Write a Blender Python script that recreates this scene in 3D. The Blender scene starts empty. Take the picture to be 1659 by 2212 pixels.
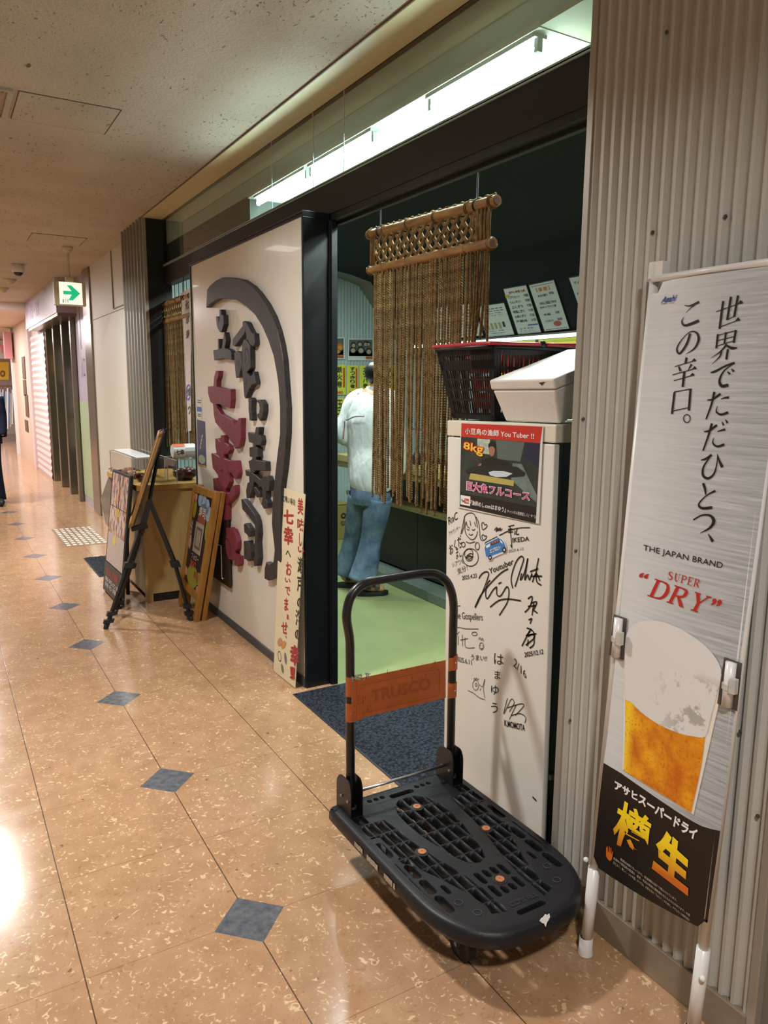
import bpy, bmesh, math, random
import numpy as np
from mathutils import Vector, Matrix
random.seed(7)
SC = bpy.context.scene
COL = SC.collection
# ---------------------------------------------------------------- camera
CC = np.array([829.5, 1106.0])
_v1 = np.array([-145., 828.]) - CC
_vz = np.array([-90., 9800.])
FPX = math.sqrt(-(_v1 @ _vz))
_Y = np.array([*_v1, FPX]); _Y /= np.linalg.norm(_Y)
_D = np.array([*_vz, FPX]); _D -= _Y * (_Y @ _D); _D /= np.linalg.norm(_D)
RW = np.stack([np.cross(_Y, -_D), _Y, -_D])      # world <- lens axes
EYE = np.array([0., 0., 1.52])
cam_d = bpy.data.cameras.new('camera')
cam_d.sensor_fit = 'HORIZONTAL'; cam_d.sensor_width = 36.0
cam_d.lens = FPX / 1659 * 36.0
cam_d.clip_start = .05; cam_d.clip_end = 100
cam = bpy.data.objects.new('camera', cam_d); COL.objects.link(cam)
_m = Matrix(((RW[0,0], -RW[0,1], -RW[0,2], 0), (RW[1,0], -RW[1,1], -RW[1,2], 0), (RW[2,0], -RW[2,1], -RW[2,2], 1.52), (0,0,0,1)))
cam.matrix_world = _m
SC.camera = cam
# ---------------------------------------------------------------- world, exposure
SC.view_settings.view_transform = 'Standard'
SC.view_settings.look = 'None'
SC.view_settings.exposure = 0.30
SC.view_settings.gamma = 1.0
SC.view_settings.use_curve_mapping = False
w = bpy.data.worlds.new('world'); SC.world = w; w.use_nodes = True
w.node_tree.nodes['Background'].inputs[0].default_value = (1.0, .93, .84, 1)
w.node_tree.nodes['Background'].inputs[1].default_value = 0.12
SC.cycles.max_bounces = 8; SC.cycles.transparent_max_bounces = 16
SC.cycles.sample_clamp_indirect = 6.0
SC.cycles.caustics_reflective = False; SC.cycles.caustics_refractive = False
SC.cycles.use_denoising = True
# lamp powers (W)
P_CORR, P_SHOP, P_FAR, P_TUBE, P_LED = 51, 44, 115, 16, 1.5

# ---------------------------------------------------------------- measuring helpers
def X(v): return ((v, 0, 0), (1, 0, 0))
def Yp(v): return ((0, v, 0), (0, 1, 0))
def Z(v): return ((0, 0, v), (0, 0, 1))
def on(p, pl):
    """the point of plane pl (point, normal) that a photo measurement p refers to"""
    d = RW @ np.array([p[0]-CC[0], p[1]-CC[1], FPX])
    o, n = np.array(pl[0], float), np.array(pl[1], float)
    t = ((o - EYE) @ n) / (d @ n)
    return EYE + t * d
def ons(ps, pl, k=1.0, ox=0, oy=0): return [on((ox + a / k, oy + b / k), pl) for a, b in ps]
def off(ps, pl, d):
    n = np.array(pl[1], float); n = n / np.linalg.norm(n)
    return [np.array(p) + n * d for p in ps]

# ---------------------------------------------------------------- materials
def lin(h):
    if not isinstance(h, str): return (*h[:3], 1)
    h = h.lstrip('#'); c = [int(h[i:i+2], 16) / 255 for i in (0, 2, 4)]
    return (*[x / 12.92 if x <= .04045 else ((x + .055) / 1.055) ** 2.4 for x in c], 1)
MATS = {}
class NT:
    def __init__(s, name):
        s.m = bpy.data.materials.new(name); s.m.use_nodes = True; s.t = s.m.node_tree
        s.b = s.t.nodes['Principled BSDF']; s.out = s.t.nodes['Material Output']
    def n(s, typ, **kw):
        nd = s.t.nodes.new(typ)
        for k, v in kw.items():
            if k.startswith('i_'):
                key = k[2:]; key = int(key) if key.isdigit() else key.replace('_', ' ')
                nd.inputs[key].default_value = v
            else: setattr(nd, k, v)
        return nd
    def l(s, a, b): s.t.links.new(a, b)
    def math(s, op, a, b=None, c=None):
        nd = s.t.nodes.new('ShaderNodeMath'); nd.operation = op
        for i, v in enumerate((a, b, c)):
            if v is None: continue
            if isinstance(v, (int, float)): nd.inputs[i].default_value = v
            else: s.l(v, nd.inputs[i])
        return nd.outputs[0]
    def mix(s, f, a, b):
        nd = s.t.nodes.new('ShaderNodeMix'); nd.data_type = 'RGBA'
        for i, v in ((0, f), (6, a), (7, b)):
            if isinstance(v, (int, float)): nd.inputs[i].default_value = v
            elif isinstance(v, (tuple, str)): nd.inputs[i].default_value = lin(v) if isinstance(v, str) else v
            else: s.l(v, nd.inputs[i])
        return nd.outputs[2]
    def coord(s, sc=(1, 1, 1), kind='Object'):
        tc = s.n('ShaderNodeTexCoord'); mp = s.n('ShaderNodeMapping'); mp.inputs['Scale'].default_value = sc
        s.l(tc.outputs[kind], mp.inputs[0]); return mp.outputs[0]
    def noise(s, vec, scale, detail=3, rough=.5):
        nd = s.n('ShaderNodeTexNoise'); nd.inputs['Scale'].default_value = scale; nd.inputs['Detail'].default_value = detail
        nd.inputs['Roughness'].default_value = rough
        s.l(vec, nd.inputs['Vector']); return nd.outputs[0]
    def ramp(s, f, a, b):
        nd = s.n('ShaderNodeMapRange'); nd.inputs[1].default_value = a; nd.inputs[2].default_value = b
        s.l(f, nd.inputs[0]); return nd.outputs[0]
    def bump(s, h, strength=.3, dist=.01):
        nd = s.n('ShaderNodeBump'); nd.inputs['Strength'].default_value = strength; nd.inputs['Distance'].default_value = dist
        s.l(h, nd.inputs['Height']); s.l(nd.outputs[0], s.b.inputs['Normal'])
    def col(s, c):
        if isinstance(c, str): s.b.inputs['Base Color'].default_value = lin(c)
        else: s.l(c, s.b.inputs['Base Color'])
def mat(name, col='#808080', rough=.5, metal=0, spec=.5, emit=None, es=1.0, var=0, vs=20, bump=0, bs=60, bsc=(1,1,1), coat=0, alpha=1, trans=0):
    if name in MATS: return MATS[name]
    t = NT(name); b = t.b
    b.inputs['Roughness'].default_value = rough; b.inputs['Metallic'].default_value = metal
    b.inputs['Specular IOR Level'].default_value = spec
    b.inputs['Coat Weight'].default_value = coat
    if var:
        v = t.noise(t.coord(), vs, 4)
        c = lin(col); dk = tuple(x * (1 - var) for x in c[:3]) + (1,); lt = tuple(min(1, x * (1 + var)) for x in c[:3]) + (1,)
        t.col(t.mix(t.ramp(v, .3, .7), dk, lt))
    else: t.col(col)
    if bump: t.bump(t.noise(t.coord(bsc), bs, 3), bump, .004)
    if emit is not None:
        b.inputs['Emission Color'].default_value = lin(emit); b.inputs['Emission Strength'].default_value = es
    if alpha < 1: b.inputs['Alpha'].default_value = alpha
    if trans: b.inputs['Transmission Weight'].default_value = trans
    MATS[name] = t.m
    return t.m

# ---------------------------------------------------------------- mesh helpers
class M:
    def __init__(s): s.v = []; s.f = []; s.k = []; s.cur = 0
    def add(s, vs, fs):
        o = len(s.v); s.v += [tuple(map(float, p)) for p in vs]
        s.f += [tuple(i + o for i in f) for f in fs]; s.k += [s.cur] * len(fs); return s
    def box(s, x0, x1, y0, y1, z0, z1):
        v = [(x, y, z) for x in (x0, x1) for y in (y0, y1) for z in (z0, z1)]
        return s.add(v, [(0,1,3,2), (4,6,7,5), (0,4,5,1), (2,3,7,6), (0,2,6,4), (1,5,7,3)])
    def hexa(s, a, b):
        """two matching quads joined into a closed block"""
        return s.prism(a, b)
    def prism(s, a, b):
        n = len(a)
        return s.add(list(a) + list(b), [tuple(range(n))[::-1], tuple(range(n, 2*n))] + [(i, (i+1) % n, n + (i+1) % n, n + i) for i in range(n)])
    def ext(s, pts, d):
        d = np.array(d, float); return s.prism([np.array(p, float) for p in pts], [np.array(p, float) + d for p in pts])
    def poly(s, pts): return s.add(pts, [tuple(range(len(pts)))])
    def obox(s, c, ax, ay, az):
        c, ax, ay, az = (np.array(q, float) for q in (c, ax, ay, az))
        v = [c + i*ax + j*ay + k*az for i in (-1, 1) for j in (-1, 1) for k in (-1, 1)]
        return s.add(v, [(0,1,3,2), (4,6,7,5), (0,4,5,1), (2,3,7,6), (0,2,6,4), (1,5,7,3)])
    def bar(s, a, b, wdt, hgt, up=(0, 0, 1)):
        a, b = np.array(a, float), np.array(b, float); d = b - a; L = np.linalg.norm(d); d = d / L
        u = np.array(up, float); sd = np.cross(d, u)
        if np.linalg.norm(sd) < 1e-4: sd = np.cross(d, (1, 0, 0))
        sd /= np.linalg.norm(sd); u = np.cross(sd, d)
        return s.obox((a + b) / 2, d * L / 2, sd * wdt / 2, u * hgt / 2)
    def tube(s, path, r, n=10, cap=True, closed=False, flat=1.0, up=None):
        P = [np.array(p, float) for p in path]; m = len(P)
        rs = r if isinstance(r, (list, tuple)) else [r] * m
        T = []
        for i in range(m):
            a = P[(i - 1) % m] if closed else P[max(i - 1, 0)]; b = P[(i + 1) % m] if closed else P[min(i + 1, m - 1)]
            t = b - a; T.append(t / (np.linalg.norm(t) + 1e-12))
        u = np.array(up, float) if up is not None else (np.array([0, 0, 1.]) if abs(T[0][2]) < .9 else np.array([1., 0, 0]))
        vs = []
        for i in range(m):
            u = u - T[i] * (u @ T[i]); u /= np.linalg.norm(u) + 1e-12; w_ = np.cross(T[i], u)
            rr = rs[i]; ra, rb = rr if isinstance(rr, (list, tuple)) else (rr, rr * flat)
            for k in range(n):
                a = 2 * math.pi * k / n; vs.append(P[i] + u * math.cos(a) * ra + w_ * math.sin(a) * rb)
        fs = []
        for i in range(m if closed else m - 1):
            j = (i + 1) % m
            for k in range(n):
                k2 = (k + 1) % n; fs.append((i*n + k, i*n + k2, j*n + k2, j*n + k))
        if cap and not closed: fs += [tuple(range(n))[::-1], tuple((m-1)*n + k for k in range(n))]
        return s.add(vs, fs)
    def cyl(s, a, b, r, n=16, r2=None): return s.tube([a, b], [r, r2 if r2 is not None else r], n)
    def lathe(s, c, prof, n=20, axis='z', a0=0, a1=2*math.pi):
        c = np.array(c, float); vs = []; m = len(prof); full = abs(a1 - a0 - 2*math.pi) < 1e-6
        for r, h in prof:
            for k in range(n):
                a = a0 + (a1 - a0) * k / (n if full else n - 1); q = (r*math.cos(a), r*math.sin(a), h)
                if axis == 'x': q = (h, q[0], q[1])
                if axis == 'y': q = (q[0], h, q[1])
                vs.append(c + np.array(q))
        fs = []
        for i in range(m - 1):
            for k in range(n if full else n - 1):
                k2 = (k + 1) % n; fs.append((i*n + k, i*n + k2, (i+1)*n + k2, (i+1)*n + k))
        return s.add(vs, fs)
    def sph(s, c, rx, ry=None, rz=None, n=14, m=9):
        ry = ry or rx; rz = rz or rx; c = np.array(c, float); vs = []; fs = []
        for i in range(m + 1):
            t = math.pi * i / m
            for k in range(n):
                a = 2 * math.pi * k / n; vs.append(c + np.array([rx*math.sin(t)*math.cos(a), ry*math.sin(t)*math.sin(a), rz*math.cos(t)]))
        for i in range(m):
            for k in range(n): fs.append((i*n + k, (i+1)*n + k, (i+1)*n + (k+1) % n, i*n + (k+1) % n))
        return s.add(vs, fs)
    def mesh(s, name, mats, o=(0, 0, 0), smooth=False, weld=False):
        me = bpy.data.meshes.new(name); o = np.array(o, float)
        me.from_pydata([tuple(np.array(p) - o) for p in s.v], [], s.f)
        for m_ in (mats if isinstance(mats, (list, tuple)) else [mats]): me.materials.append(m_)
        me.polygons.foreach_set('material_index', s.k)
        bm = bmesh.new(); bm.from_mesh(me)
        if weld: bmesh.ops.remove_doubles(bm, verts=bm.verts, dist=1e-5)
        bmesh.ops.recalc_face_normals(bm, faces=bm.faces)
        bm.to_mesh(me); bm.free()
        if smooth:
            me.polygons.foreach_set('use_smooth', [True] * len(me.polygons))
        return me
    def build(s, name, mats, parent=None, bev=0, seg=2, smooth=False, local=False, origin=None, weld=False, auto=None):
        if parent is not None: o = (0, 0, 0) if local else wloc(parent)
        elif origin is not None: o = origin
        else:
            a = np.array(s.v); lo, hi = a.min(0), a.max(0); o = ((lo[0]+hi[0])/2, (lo[1]+hi[1])/2, lo[2])
        ob = bpy.data.objects.new(name, s.mesh(name, mats, o, smooth, weld)); COL.objects.link(ob)
        if parent is not None: ob.parent = parent
        else: ob.location = o
        if bev:
            md = ob.modifiers.new('bevel', 'BEVEL'); md.width = bev; md.segments = seg; md.limit_method = 'ANGLE'; md.angle_limit = math.radians(40)
        if auto: smooth_by_angle(ob, auto)
        return ob
def smooth_by_angle(ob, deg=40):
    me = ob.data
    bm = bmesh.new(); bm.from_mesh(me)
    for f in bm.faces: f.smooth = True
    for e in bm.edges:
        if len(e.link_faces) == 2: e.smooth = e.calc_face_angle() < math.radians(deg)
    bm.to_mesh(me); bm.free()
def wloc(o):
    l = np.zeros(3)
    while o is not None: l += np.array(o.location); o = o.parent
    return l
def tag(o, label=None, cat=None, group=None, kind=None):
    if label: o['label'] = label
    if cat: o['category'] = cat
    if group: o['group'] = group
    if kind: o['kind'] = kind
    return o
def thing(name, label, cat, loc=(0, 0, 0), rz=0, group=None):
    o = bpy.data.objects.new(name, None); COL.objects.link(o); o.location = loc; o.rotation_euler = (0, 0, rz)
    o.empty_display_size = .1
    return tag(o, label, cat, group)
def struct(m, name, mats, label=None, **kw):
    return tag(m.build(name, mats, **kw), label, 'room', None, 'structure')
def copy_tree(o, parent=None):
    c = o.copy(); COL.objects.link(c); c.parent = parent
    for ch in list(o.children): copy_tree(ch, c)
    return c
def light_area(name, loc, rot, sx, sy, power, col=(1, 1, 1), parent=None, spread=None):
    d = bpy.data.lights.new(name, 'AREA'); d.shape = 'RECTANGLE'; d.size = sx; d.size_y = sy; d.energy = power; d.color = col
    o = bpy.data.objects.new(name, d); COL.objects.link(o); o.location = loc; o.rotation_euler = rot
    if spread: d.spread = math.radians(spread)
    if parent: o.parent = parent; o.location = np.array(loc) - wloc(parent)
    return o

# ---------------------------------------------------------------- lettering
_txt = bpy.data.curves.new('lettering', 'FONT'); _txo = bpy.data.objects.new('lettering', _txt); COL.objects.link(_txo)
_GC = {}
def glyph(body, offset=0.0, res=3):
    key = (body, offset, res)
    if key in _GC: return _GC[key]
    _txt.body = body; _txt.offset = offset; _txt.resolution_u = res; _txt.size = 1
    bpy.context.view_layer.update()
    dg = bpy.context.evaluated_depsgraph_get()
    me = bpy.data.meshes.new_from_object(_txo.evaluated_get(dg))
    v = np.array([p.co[:2] for p in me.vertices]) if len(me.vertices) else np.zeros((0, 2))
    f = [tuple(p.vertices) for p in me.polygons]
    bpy.data.meshes.remove(me)
    _GC[key] = (v, f); return v, f
def text_quad(m, body, q, bold=0.0, em=False, shear=0.0, lift=None, sx=0.0):
    """map lettering into the quad q = (top-left, top-right, bottom-right, bottom-left) of world points"""
    v, f = glyph(body, bold)
    if not len(v): return m
    lo, hi = v.min(0), v.max(0)
    if em: lo = np.array([0.03, -.09]); hi = np.array([.97, .83])
    q = [np.array(p, float) for p in q]
    for dx in ([0.0] if not sx else [-sx, 0.0, sx]):
        a = (v[:, 0] + dx - lo[0]) / max(hi[0] - lo[0], 1e-6); b = (v[:, 1] - lo[1]) / max(hi[1] - lo[1], 1e-6)
        a = a + shear * (b - .5)
        P = [q[3]*(1-s)*(1-t) + q[2]*s*(1-t) + q[1]*s*t + q[0]*(1-s)*t for s, t in zip(a, b)]
        if lift is not None: P = [p + np.array(lift) for p in P]
        m.add(P, f)
    return m
def stroke(m, pts, w0, nrm, w1=None, lift=0.0, taper=True):
    """a flat brush stroke of varying width along pts on a surface with normal nrm"""
    P = [np.array(p, float) for p in pts]; n = np.array(nrm, float); n /= np.linalg.norm(n)
    P = [p + n * lift for p in P]; w1 = w0 if w1 is None else w1
    L = []; R = []
    for i, p in enumerate(P):
        t = P[min(i+1, len(P)-1)] - P[max(i-1, 0)]; t /= np.linalg.norm(t) + 1e-12; sd = np.cross(n, t)
        s = i / max(1, len(P) - 1); wd = (w0 * (1 - s) + w1 * s) / 2
        L.append(p + sd * wd); R.append(p - sd * wd)
    k = len(P)
    return m.add(L + R, [(i, i+1, k+i+1, k+i) for i in range(k-1)])
def smooth_path(pts, n=6, closed=False):
    """Catmull-Rom through the points"""
    P = [np.array(p, float) for p in pts]; out = []; m = len(P)
    rng = range(m) if closed else range(m - 1)
    for i in rng:
        g = (lambda j: P[j % m]) if closed else (lambda j: P[min(max(j, 0), m-1)])
        p0, p1, p2, p3 = g(i-1), g(i), g(i+1), g(i+2)
        for k in range(n):
            t = k / n
            out.append(.5*((2*p1) + (-p0+p2)*t + (2*p0-5*p1+4*p2-p3)*t*t + (-p0+3*p1-3*p2+p3)*t**3))
    if not closed: out.append(P[-1])
    return out
def bil(q, s, t):
    """point of quad q (tl,tr,br,bl) at s across, t down"""
    q = [np.array(p, float) for p in q]
    return q[0]*(1-s)*(1-t) + q[1]*s*(1-t) + q[2]*s*t + q[3]*(1-s)*t
def sub(q, s0, s1, t0, t1): return [bil(q, s0, t0), bil(q, s1, t0), bil(q, s1, t1), bil(q, s0, t1)]
# ================================================================ materials of the setting
def floor_mat():
    t = NT('waxed_vinyl_tile'); p = t.coord()
    sp = t.n('ShaderNodeSeparateXYZ'); t.l(p, sp.inputs[0]); x, y = sp.outputs[0], sp.outputs[1]
    big = t.noise(p, 1.2, 4); mid = t.noise(p, 9, 5, .6)
    c = t.mix(t.ramp(mid, .3, .7), '#a27c5c', '#b7906f')
    c = t.mix(t.math('MULTIPLY', t.ramp(big, .45, .75), .35), c, '#a08452')
    st = t.n('ShaderNodeMapping'); st.inputs['Scale'].default_value = (26, 26, 26); st.inputs['Rotation'].default_value = (0, 0, .7); t.l(p, st.inputs[0])
    wv = t.n('ShaderNodeTexNoise'); wv.inputs['Scale'].default_value = 1.6; wv.inputs['Detail'].default_value = 2; wv.inputs['Distortion'].default_value = 1.6; t.l(st.outputs[0], wv.inputs['Vector'])
    c = t.mix(t.math('MULTIPLY', t.ramp(wv.outputs[0], .61, .68), .75), c, '#e0c49a')
    c = t.mix(t.math('MULTIPLY', t.ramp(wv.outputs[0], .36, .30), .5), c, '#94663f')
    dk = t.noise(p, 34, 2)
    c = t.mix(t.math('MULTIPLY', t.ramp(dk, .70, .76), .7), c, '#5a4632')
    # joints every 0.449 m, corner inserts on every second joint of one row
    def grid(u, o, s): return t.math('MULTIPLY', t.math('SUBTRACT', t.math('FRACT', t.math('ADD', t.math('DIVIDE', t.math('SUBTRACT', u, o), s), .5)), .5), s)
    gx = t.math('ABSOLUTE', grid(x, .672, .449)); gy = t.math('ABSOLUTE', grid(y, 1.871, .449))
    lx = t.math('LESS_THAN', gx, .0017); ly = t.math('LESS_THAN', gy, .0011)
    c = t.mix(t.math('MULTIPLY', ly, .55), c, '#5a4028')
    c = t.mix(t.math('MULTIPLY', lx, .9), c, '#43342a')
    ax = t.math('ABSOLUTE', t.math('SUBTRACT', x, .672)); ay = t.math('ABSOLUTE', grid(y, 1.871, .898))
    dia = t.math('LESS_THAN', t.math('ADD', ax, ay), .106)
    dc = t.mix(t.ramp(t.noise(p, 40, 4), .3, .7), '#4c5058', '#6c6e72')
    c = t.mix(dia, c, dc)
    t.col(c)
    t.l(t.math('ADD', t.math('MULTIPLY', t.noise(p, 6, 3), .12), .10), t.b.inputs['Roughness'])
    t.b.inputs['Specular IOR Level'].default_value = .55
    h = t.math('ADD', t.math('MULTIPLY', t.noise(p, 5, 2), .5), t.math('MULTIPLY', t.math('MAXIMUM', lx, ly), -.25))
    t.bump(h, .10, .01)
    return t.m
def plaster_mat(name, c1, c2, marks=True):
    t = NT(name); p = t.coord()
    n1 = t.noise(p, 70, 4, .6); n2 = t.noise(p, 2.2, 3)
    c = t.mix(t.ramp(n2, .3, .7), c1, c2)
    if marks:
        mp = t.n('ShaderNodeMapping'); mp.inputs['Scale'].default_value = (30, 17, 1); t.l(p, mp.inputs[0])
        v = t.n('ShaderNodeTexNoise'); v.inputs['Scale'].default_value = 2.2; v.inputs['Detail'].default_value = 3; v.inputs['Distortion'].default_value = .8; t.l(mp.outputs[0], v.inputs['Vector'])
        pit = t.math('MULTIPLY', t.ramp(v.outputs[0], .63, .68), t.ramp(t.noise(p, 3.1, 2), .38, .55))
        c = t.mix(t.math('MULTIPLY', pit, .8), c, '#5f5140')
        t.bump(t.math('SUBTRACT', n1, t.math('MULTIPLY', pit, 1.5)), .6, .006)
    t.col(c); t.b.inputs['Roughness'].default_value = .9; t.b.inputs['Specular IOR Level'].default_value = .2
    return t.m
def sheet_mat(name, c, rough=.4, metal=.0):
    t = NT(name); p = t.coord()
    t.col(t.mix(t.ramp(t.noise(p, 3, 4), .3, .75), c, tuple(x * .86 for x in lin(c)[:3]) + (1,)))
    t.bump(t.noise(p, 160, 2), .35, .0015)
    t.b.inputs['Roughness'].default_value = rough; t.b.inputs['Metallic'].default_value = metal
    return t.m
def glass_mat(name, tint=(.85, .93, .92, 1), base=.06, ior=1.45):
    t = NT(name); t.t.nodes.remove(t.b)
    tr = t.n('ShaderNodeBsdfTransparent'); tr.inputs[0].default_value = tint
    gl = t.n('ShaderNodeBsdfGlossy'); gl.inputs['Roughness'].default_value = .02
    fr = t.n('ShaderNodeFresnel'); fr.inputs[0].default_value = ior
    mx = t.n('ShaderNodeMixShader'); geo = t.n('ShaderNodeNewGeometry'); t.l(t.math('MULTIPLY', t.math('ADD', fr.outputs[0], base), t.math('SUBTRACT', 1.0, geo.outputs['Backfacing'])), mx.inputs[0]); t.l(tr.outputs[0], mx.inputs[1]); t.l(gl.outputs[0], mx.inputs[2])
    t.l(mx.outputs[0], t.out.inputs[0]); return t.m
FLOOR = floor_mat()
CEIL = plaster_mat('rough_plaster', '#b8ab9b', '#ada092')
CEIL2 = mat('pink_plaster', '#cdbdb0', .9)
SOFF = mat('soffit_paint', '#d0bf98', .5)
SHEET = sheet_mat('grey_corrugated_sheet', '#bcb9b1', .42)
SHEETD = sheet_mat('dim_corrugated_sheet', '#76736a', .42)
SHEETS = sheet_mat('shop_corrugated_sheet', '#a9bcba', .35)
TRIMG = mat('grey_metal_trim', '#9c958a', .4, .2)
KICK = mat('worn_kick_plate', '#857765', .45, .1, var=.25, vs=6)
BEAM = mat('dark_brown_steel', '#1a181a', .5, .0, spec=.35)
BLK = mat('black_steel', '#11151a', .4, .2, var=.2, vs=8)
BLK2 = mat('black_paint', '#0b0c0e', .55)
CREAM = mat('cream_board', '#c3c0b2', .5, bump=.1, bs=14, bsc=(20, 20, .5))
WHITEP = mat('white_paint', '#d8d6d2', .5)
LAV = mat('lavender_panel', '#a79fae', .35)
STEEL = mat('brushed_steel', '#8d8478', .28, .9)
SHOPC = mat('dark_teal_paint', '#12171a', .75, spec=.3)
OLIVE = mat('olive_plaster', '#85857a', .8)
GREENF = mat('green_vinyl_floor', '#929d6b', .28, var=.08, vs=5)
TROUGH = mat('cream_gloss_paint', '#ebe9d6', .6)
GLASS = glass_mat('clear_glass', base=.13)

# ================================================================ corridor shell
m = M(); m.box(-2.6, 1.69, -2.0, 26, -.06, 0); m.box(1.69, 3.2, 7.1, 26, -.06, 0); struct(m, 'floor', FLOOR, 'waxed orange-beige vinyl tile floor with dark corner inserts', origin=(0, 0, 0))
m = M(); m.box(1.69, 5.2, .9, 7.1, -.06, -.001); struct(m, 'floor', GREENF, 'pale green sheet floor inside the shop', origin=(0, 0, 0))
m = M(); m.box(-2.6, 1.5, -2.0, 13.8, 2.82, 2.9); m.box(1.5, 1.9, 7.0, 13.8, 2.82, 2.9); struct(m, 'ceiling', CEIL, 'rough beige plaster corridor ceiling', origin=(0, 0, 0))
m = M(); m.box(-2.6, 3.2, 13.8, 26, 2.70, 2.9); struct(m, 'ceiling', CEIL2, 'smooth pinkish ceiling further down the corridor', origin=(0, 0, 0))
m = M(); m.box(1.5, 1.66, 1.54, 7.0, 2.815, 2.9); struct(m, 'ceiling', SOFF, 'tan soffit strip above the shop glass', origin=(0, 0, 0))
m = M(); m.box(1.496, 1.502, 1.54, 6.3, 2.812, 2.822); struct(m, 'trim_1', mat('brown_bead', '#6a5a44', .5))
m = M(); m.box(-2.7, -2.6, -2, 26, 0, 2.9); struct(m, 'wall_left', CREAM)
m = M(); m.box(-2.7, 3.2, 26, 26.1, 0, 2.9); struct(m, 'wall_far', mat('far_wall_paint', '#e6dcd8', .8))
m = M(); m.box(-2.7, 3.0, -2.1, -2.0, 0, 2.9); struct(m, 'wall_near', CREAM)

def corr(m, axis, c, a0, a1, z0, z1, pitch, dep, sgn=-1, n=8):
    """corrugated sheet; flat-topped ribs standing dep out of plane c"""
    k = int(round((a1 - a0) / pitch * n)); top = []; bot = []
    for i in range(k + 1):
        a = a0 + (a1 - a0) * i / k; ph = (a - a0) / pitch * 2 * math.pi
        h = max(-1, min(1, 1.5 * math.sin(ph))) * .5 + .5
        q = c + sgn * h * dep
        for z, L in ((z0, bot), (z1, top)): L.append((q, a, z) if axis == 'x' else (a, q, z))
    m.add(bot + top, [(i, i+1, k+2+i, k+1+i) for i in range(k)]); return m
# near pier of grey corrugated sheet
def pier(y0, y1, nm, label, mt, side, pitch=.0325, dep=.011):
    m = M(); m.box(1.52, 1.72, y0 + .005, y1 - .005, 0, 2.9); struct(m, nm, side, label + ' core')
    m = M(); corr(m, 'x', 1.519, y0 + .02, y1 - .02, .097, 2.82, pitch, dep); struct(m, nm, mt, label)
    m = M(); m.box(1.503, 1.53, y1 - .022, y1, .0, 2.82); m.box(1.503, 1.53, y0, y0 + .022, 0, 2.82); struct(m, 'trim_2', TRIMG, bev=.002)
    m = M(); m.box(1.5, 1.522, y0 + .02, y1 - .02, 0, .097); struct(m, 'baseboard_right', KICK, bev=.002)
pier(.856, 1.526, 'wall_right', 'grey corrugated metal pier beside the banner', SHEET, BLK)
pier(6.28, 7.02, 'wall_right', 'grey corrugated metal pier beyond the display counter', SHEETD, BLK2, .11, .03)
# rivets on the near pier
rv = M()
for px in ((1440, 70), (1410, 502), (1260, 905), (1244, 1190), (1232, 1556), (1600, 1580), (1637, 1763), (1497, 1955), (1541, 1620), (1567, 468)):
    p = on(px, X(1.509)); rv.sph(p, .004, .005, .005, 8, 5)
struct(rv, 'wall_right', mat('rivet_grey', '#57524a', .4, .6), 'rivets in the corrugated pier')
m = M(); m.box(1.53, 1.6, -2, .866, 0, 2.9); struct(m, 'wall_right', mat('neighbour_shutter', '#7d776c', .5), 'dull metal wall past the near pier')

# ================================================================ shop front
m = M(); m.box(1.66, 1.74, 1.545, 6.3, 2.318, 2.462); struct(m, 'trim_3', BEAM, 'dark steel lintel beam over the shop doors', bev=.004)
m = M(); m.box(1.665, 1.73, 1.545, 3.32, 2.29, 2.318); m.box(1.70, 1.72, 1.545, 3.32, 2.275, 2.29); struct(m, 'trim_3', BLK2, 'black sliding door rail')
m = M(); m.box(1.655, 1.665, 1.545, 6.3, 2.462, 2.472); m.box(1.655, 1.70, 1.545, 6.3, 2.456, 2.466); struct(m, 'trim_3', mat('pale_glazing_bead', '#a9bfc0', .3, .3), 'pale glazing bead under the glass')
# glass transom
m = M(); ys = [1.55, 2.03, 3.54, 4.02, 6.28]
m.box(1.662, 1.668, 1.55, 6.28, 2.472, 2.815)
win = struct(m, 'window_1', GLASS, 'long glass transom over the shop entrance')
m = M()
for y in (3.50, 4.02, 3.18): m.box(1.6605, 1.6625, y - .003, y + .003, 2.472, 2.815)
m.build('window_seam', mat('seam_sealant', '#b9c4c0', .4), win)
# lamp trough behind the glass
m = M(); m.box(1.676, 2.05, 1.92, 4.43, 2.61, 2.63); m.box(1.90, 1.96, 1.92, 4.43, 2.60, 2.612); struct(m, 'ceiling', TROUGH, 'white lit soffit behind the transom glass')
m = M(); m.box(1.676, 2.05, 1.56, 1.918, 2.612, 2.63); struct(m, 'ceiling', mat('cream_flat', '#cfcf9f', .6), 'cream soffit end beside the pier')
m = M(); m.box(1.69, 1.70, 1.55, 6.28, 2.63, 2.815); struct(m, 'wall_right', mat('grey_olive_board', '#dddccf', .45), 'grey board behind the upper glass')
m = M(); m.box(1.69, 1.70, 4.45, 6.28, 2.47, 2.63); m.box(1.69, 2.05, 4.43, 4.45, 2.45, 2.63); struct(m, 'wall_right', mat('unlit_void_paint', '#3c4442', .6), 'dark boards painted as the unlit void behind the far transom glass')  # boards coloured dark to stand for the unlit space
m = M(); m.box(2.05, 2.07, 1.55, 6.28, 2.45, 2.9); struct(m, 'wall_right', SHOPC, 'dark bulkhead behind the lamps'); m = M(); m.box(2.035, 2.049, 1.56, 4.43, 2.47, 2.63); struct(m, 'wall_right', TROUGH, 'pale reflector board added to brighten the lamp trough')  # pale board added out of sight to bounce the lamp light
tm = mat('fluorescent_tube', '#ffffff', .4, emit=(.84, 1.0, .97), es=85)
fx = mat('lamp_housing', '#dfe5df', .4)
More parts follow.
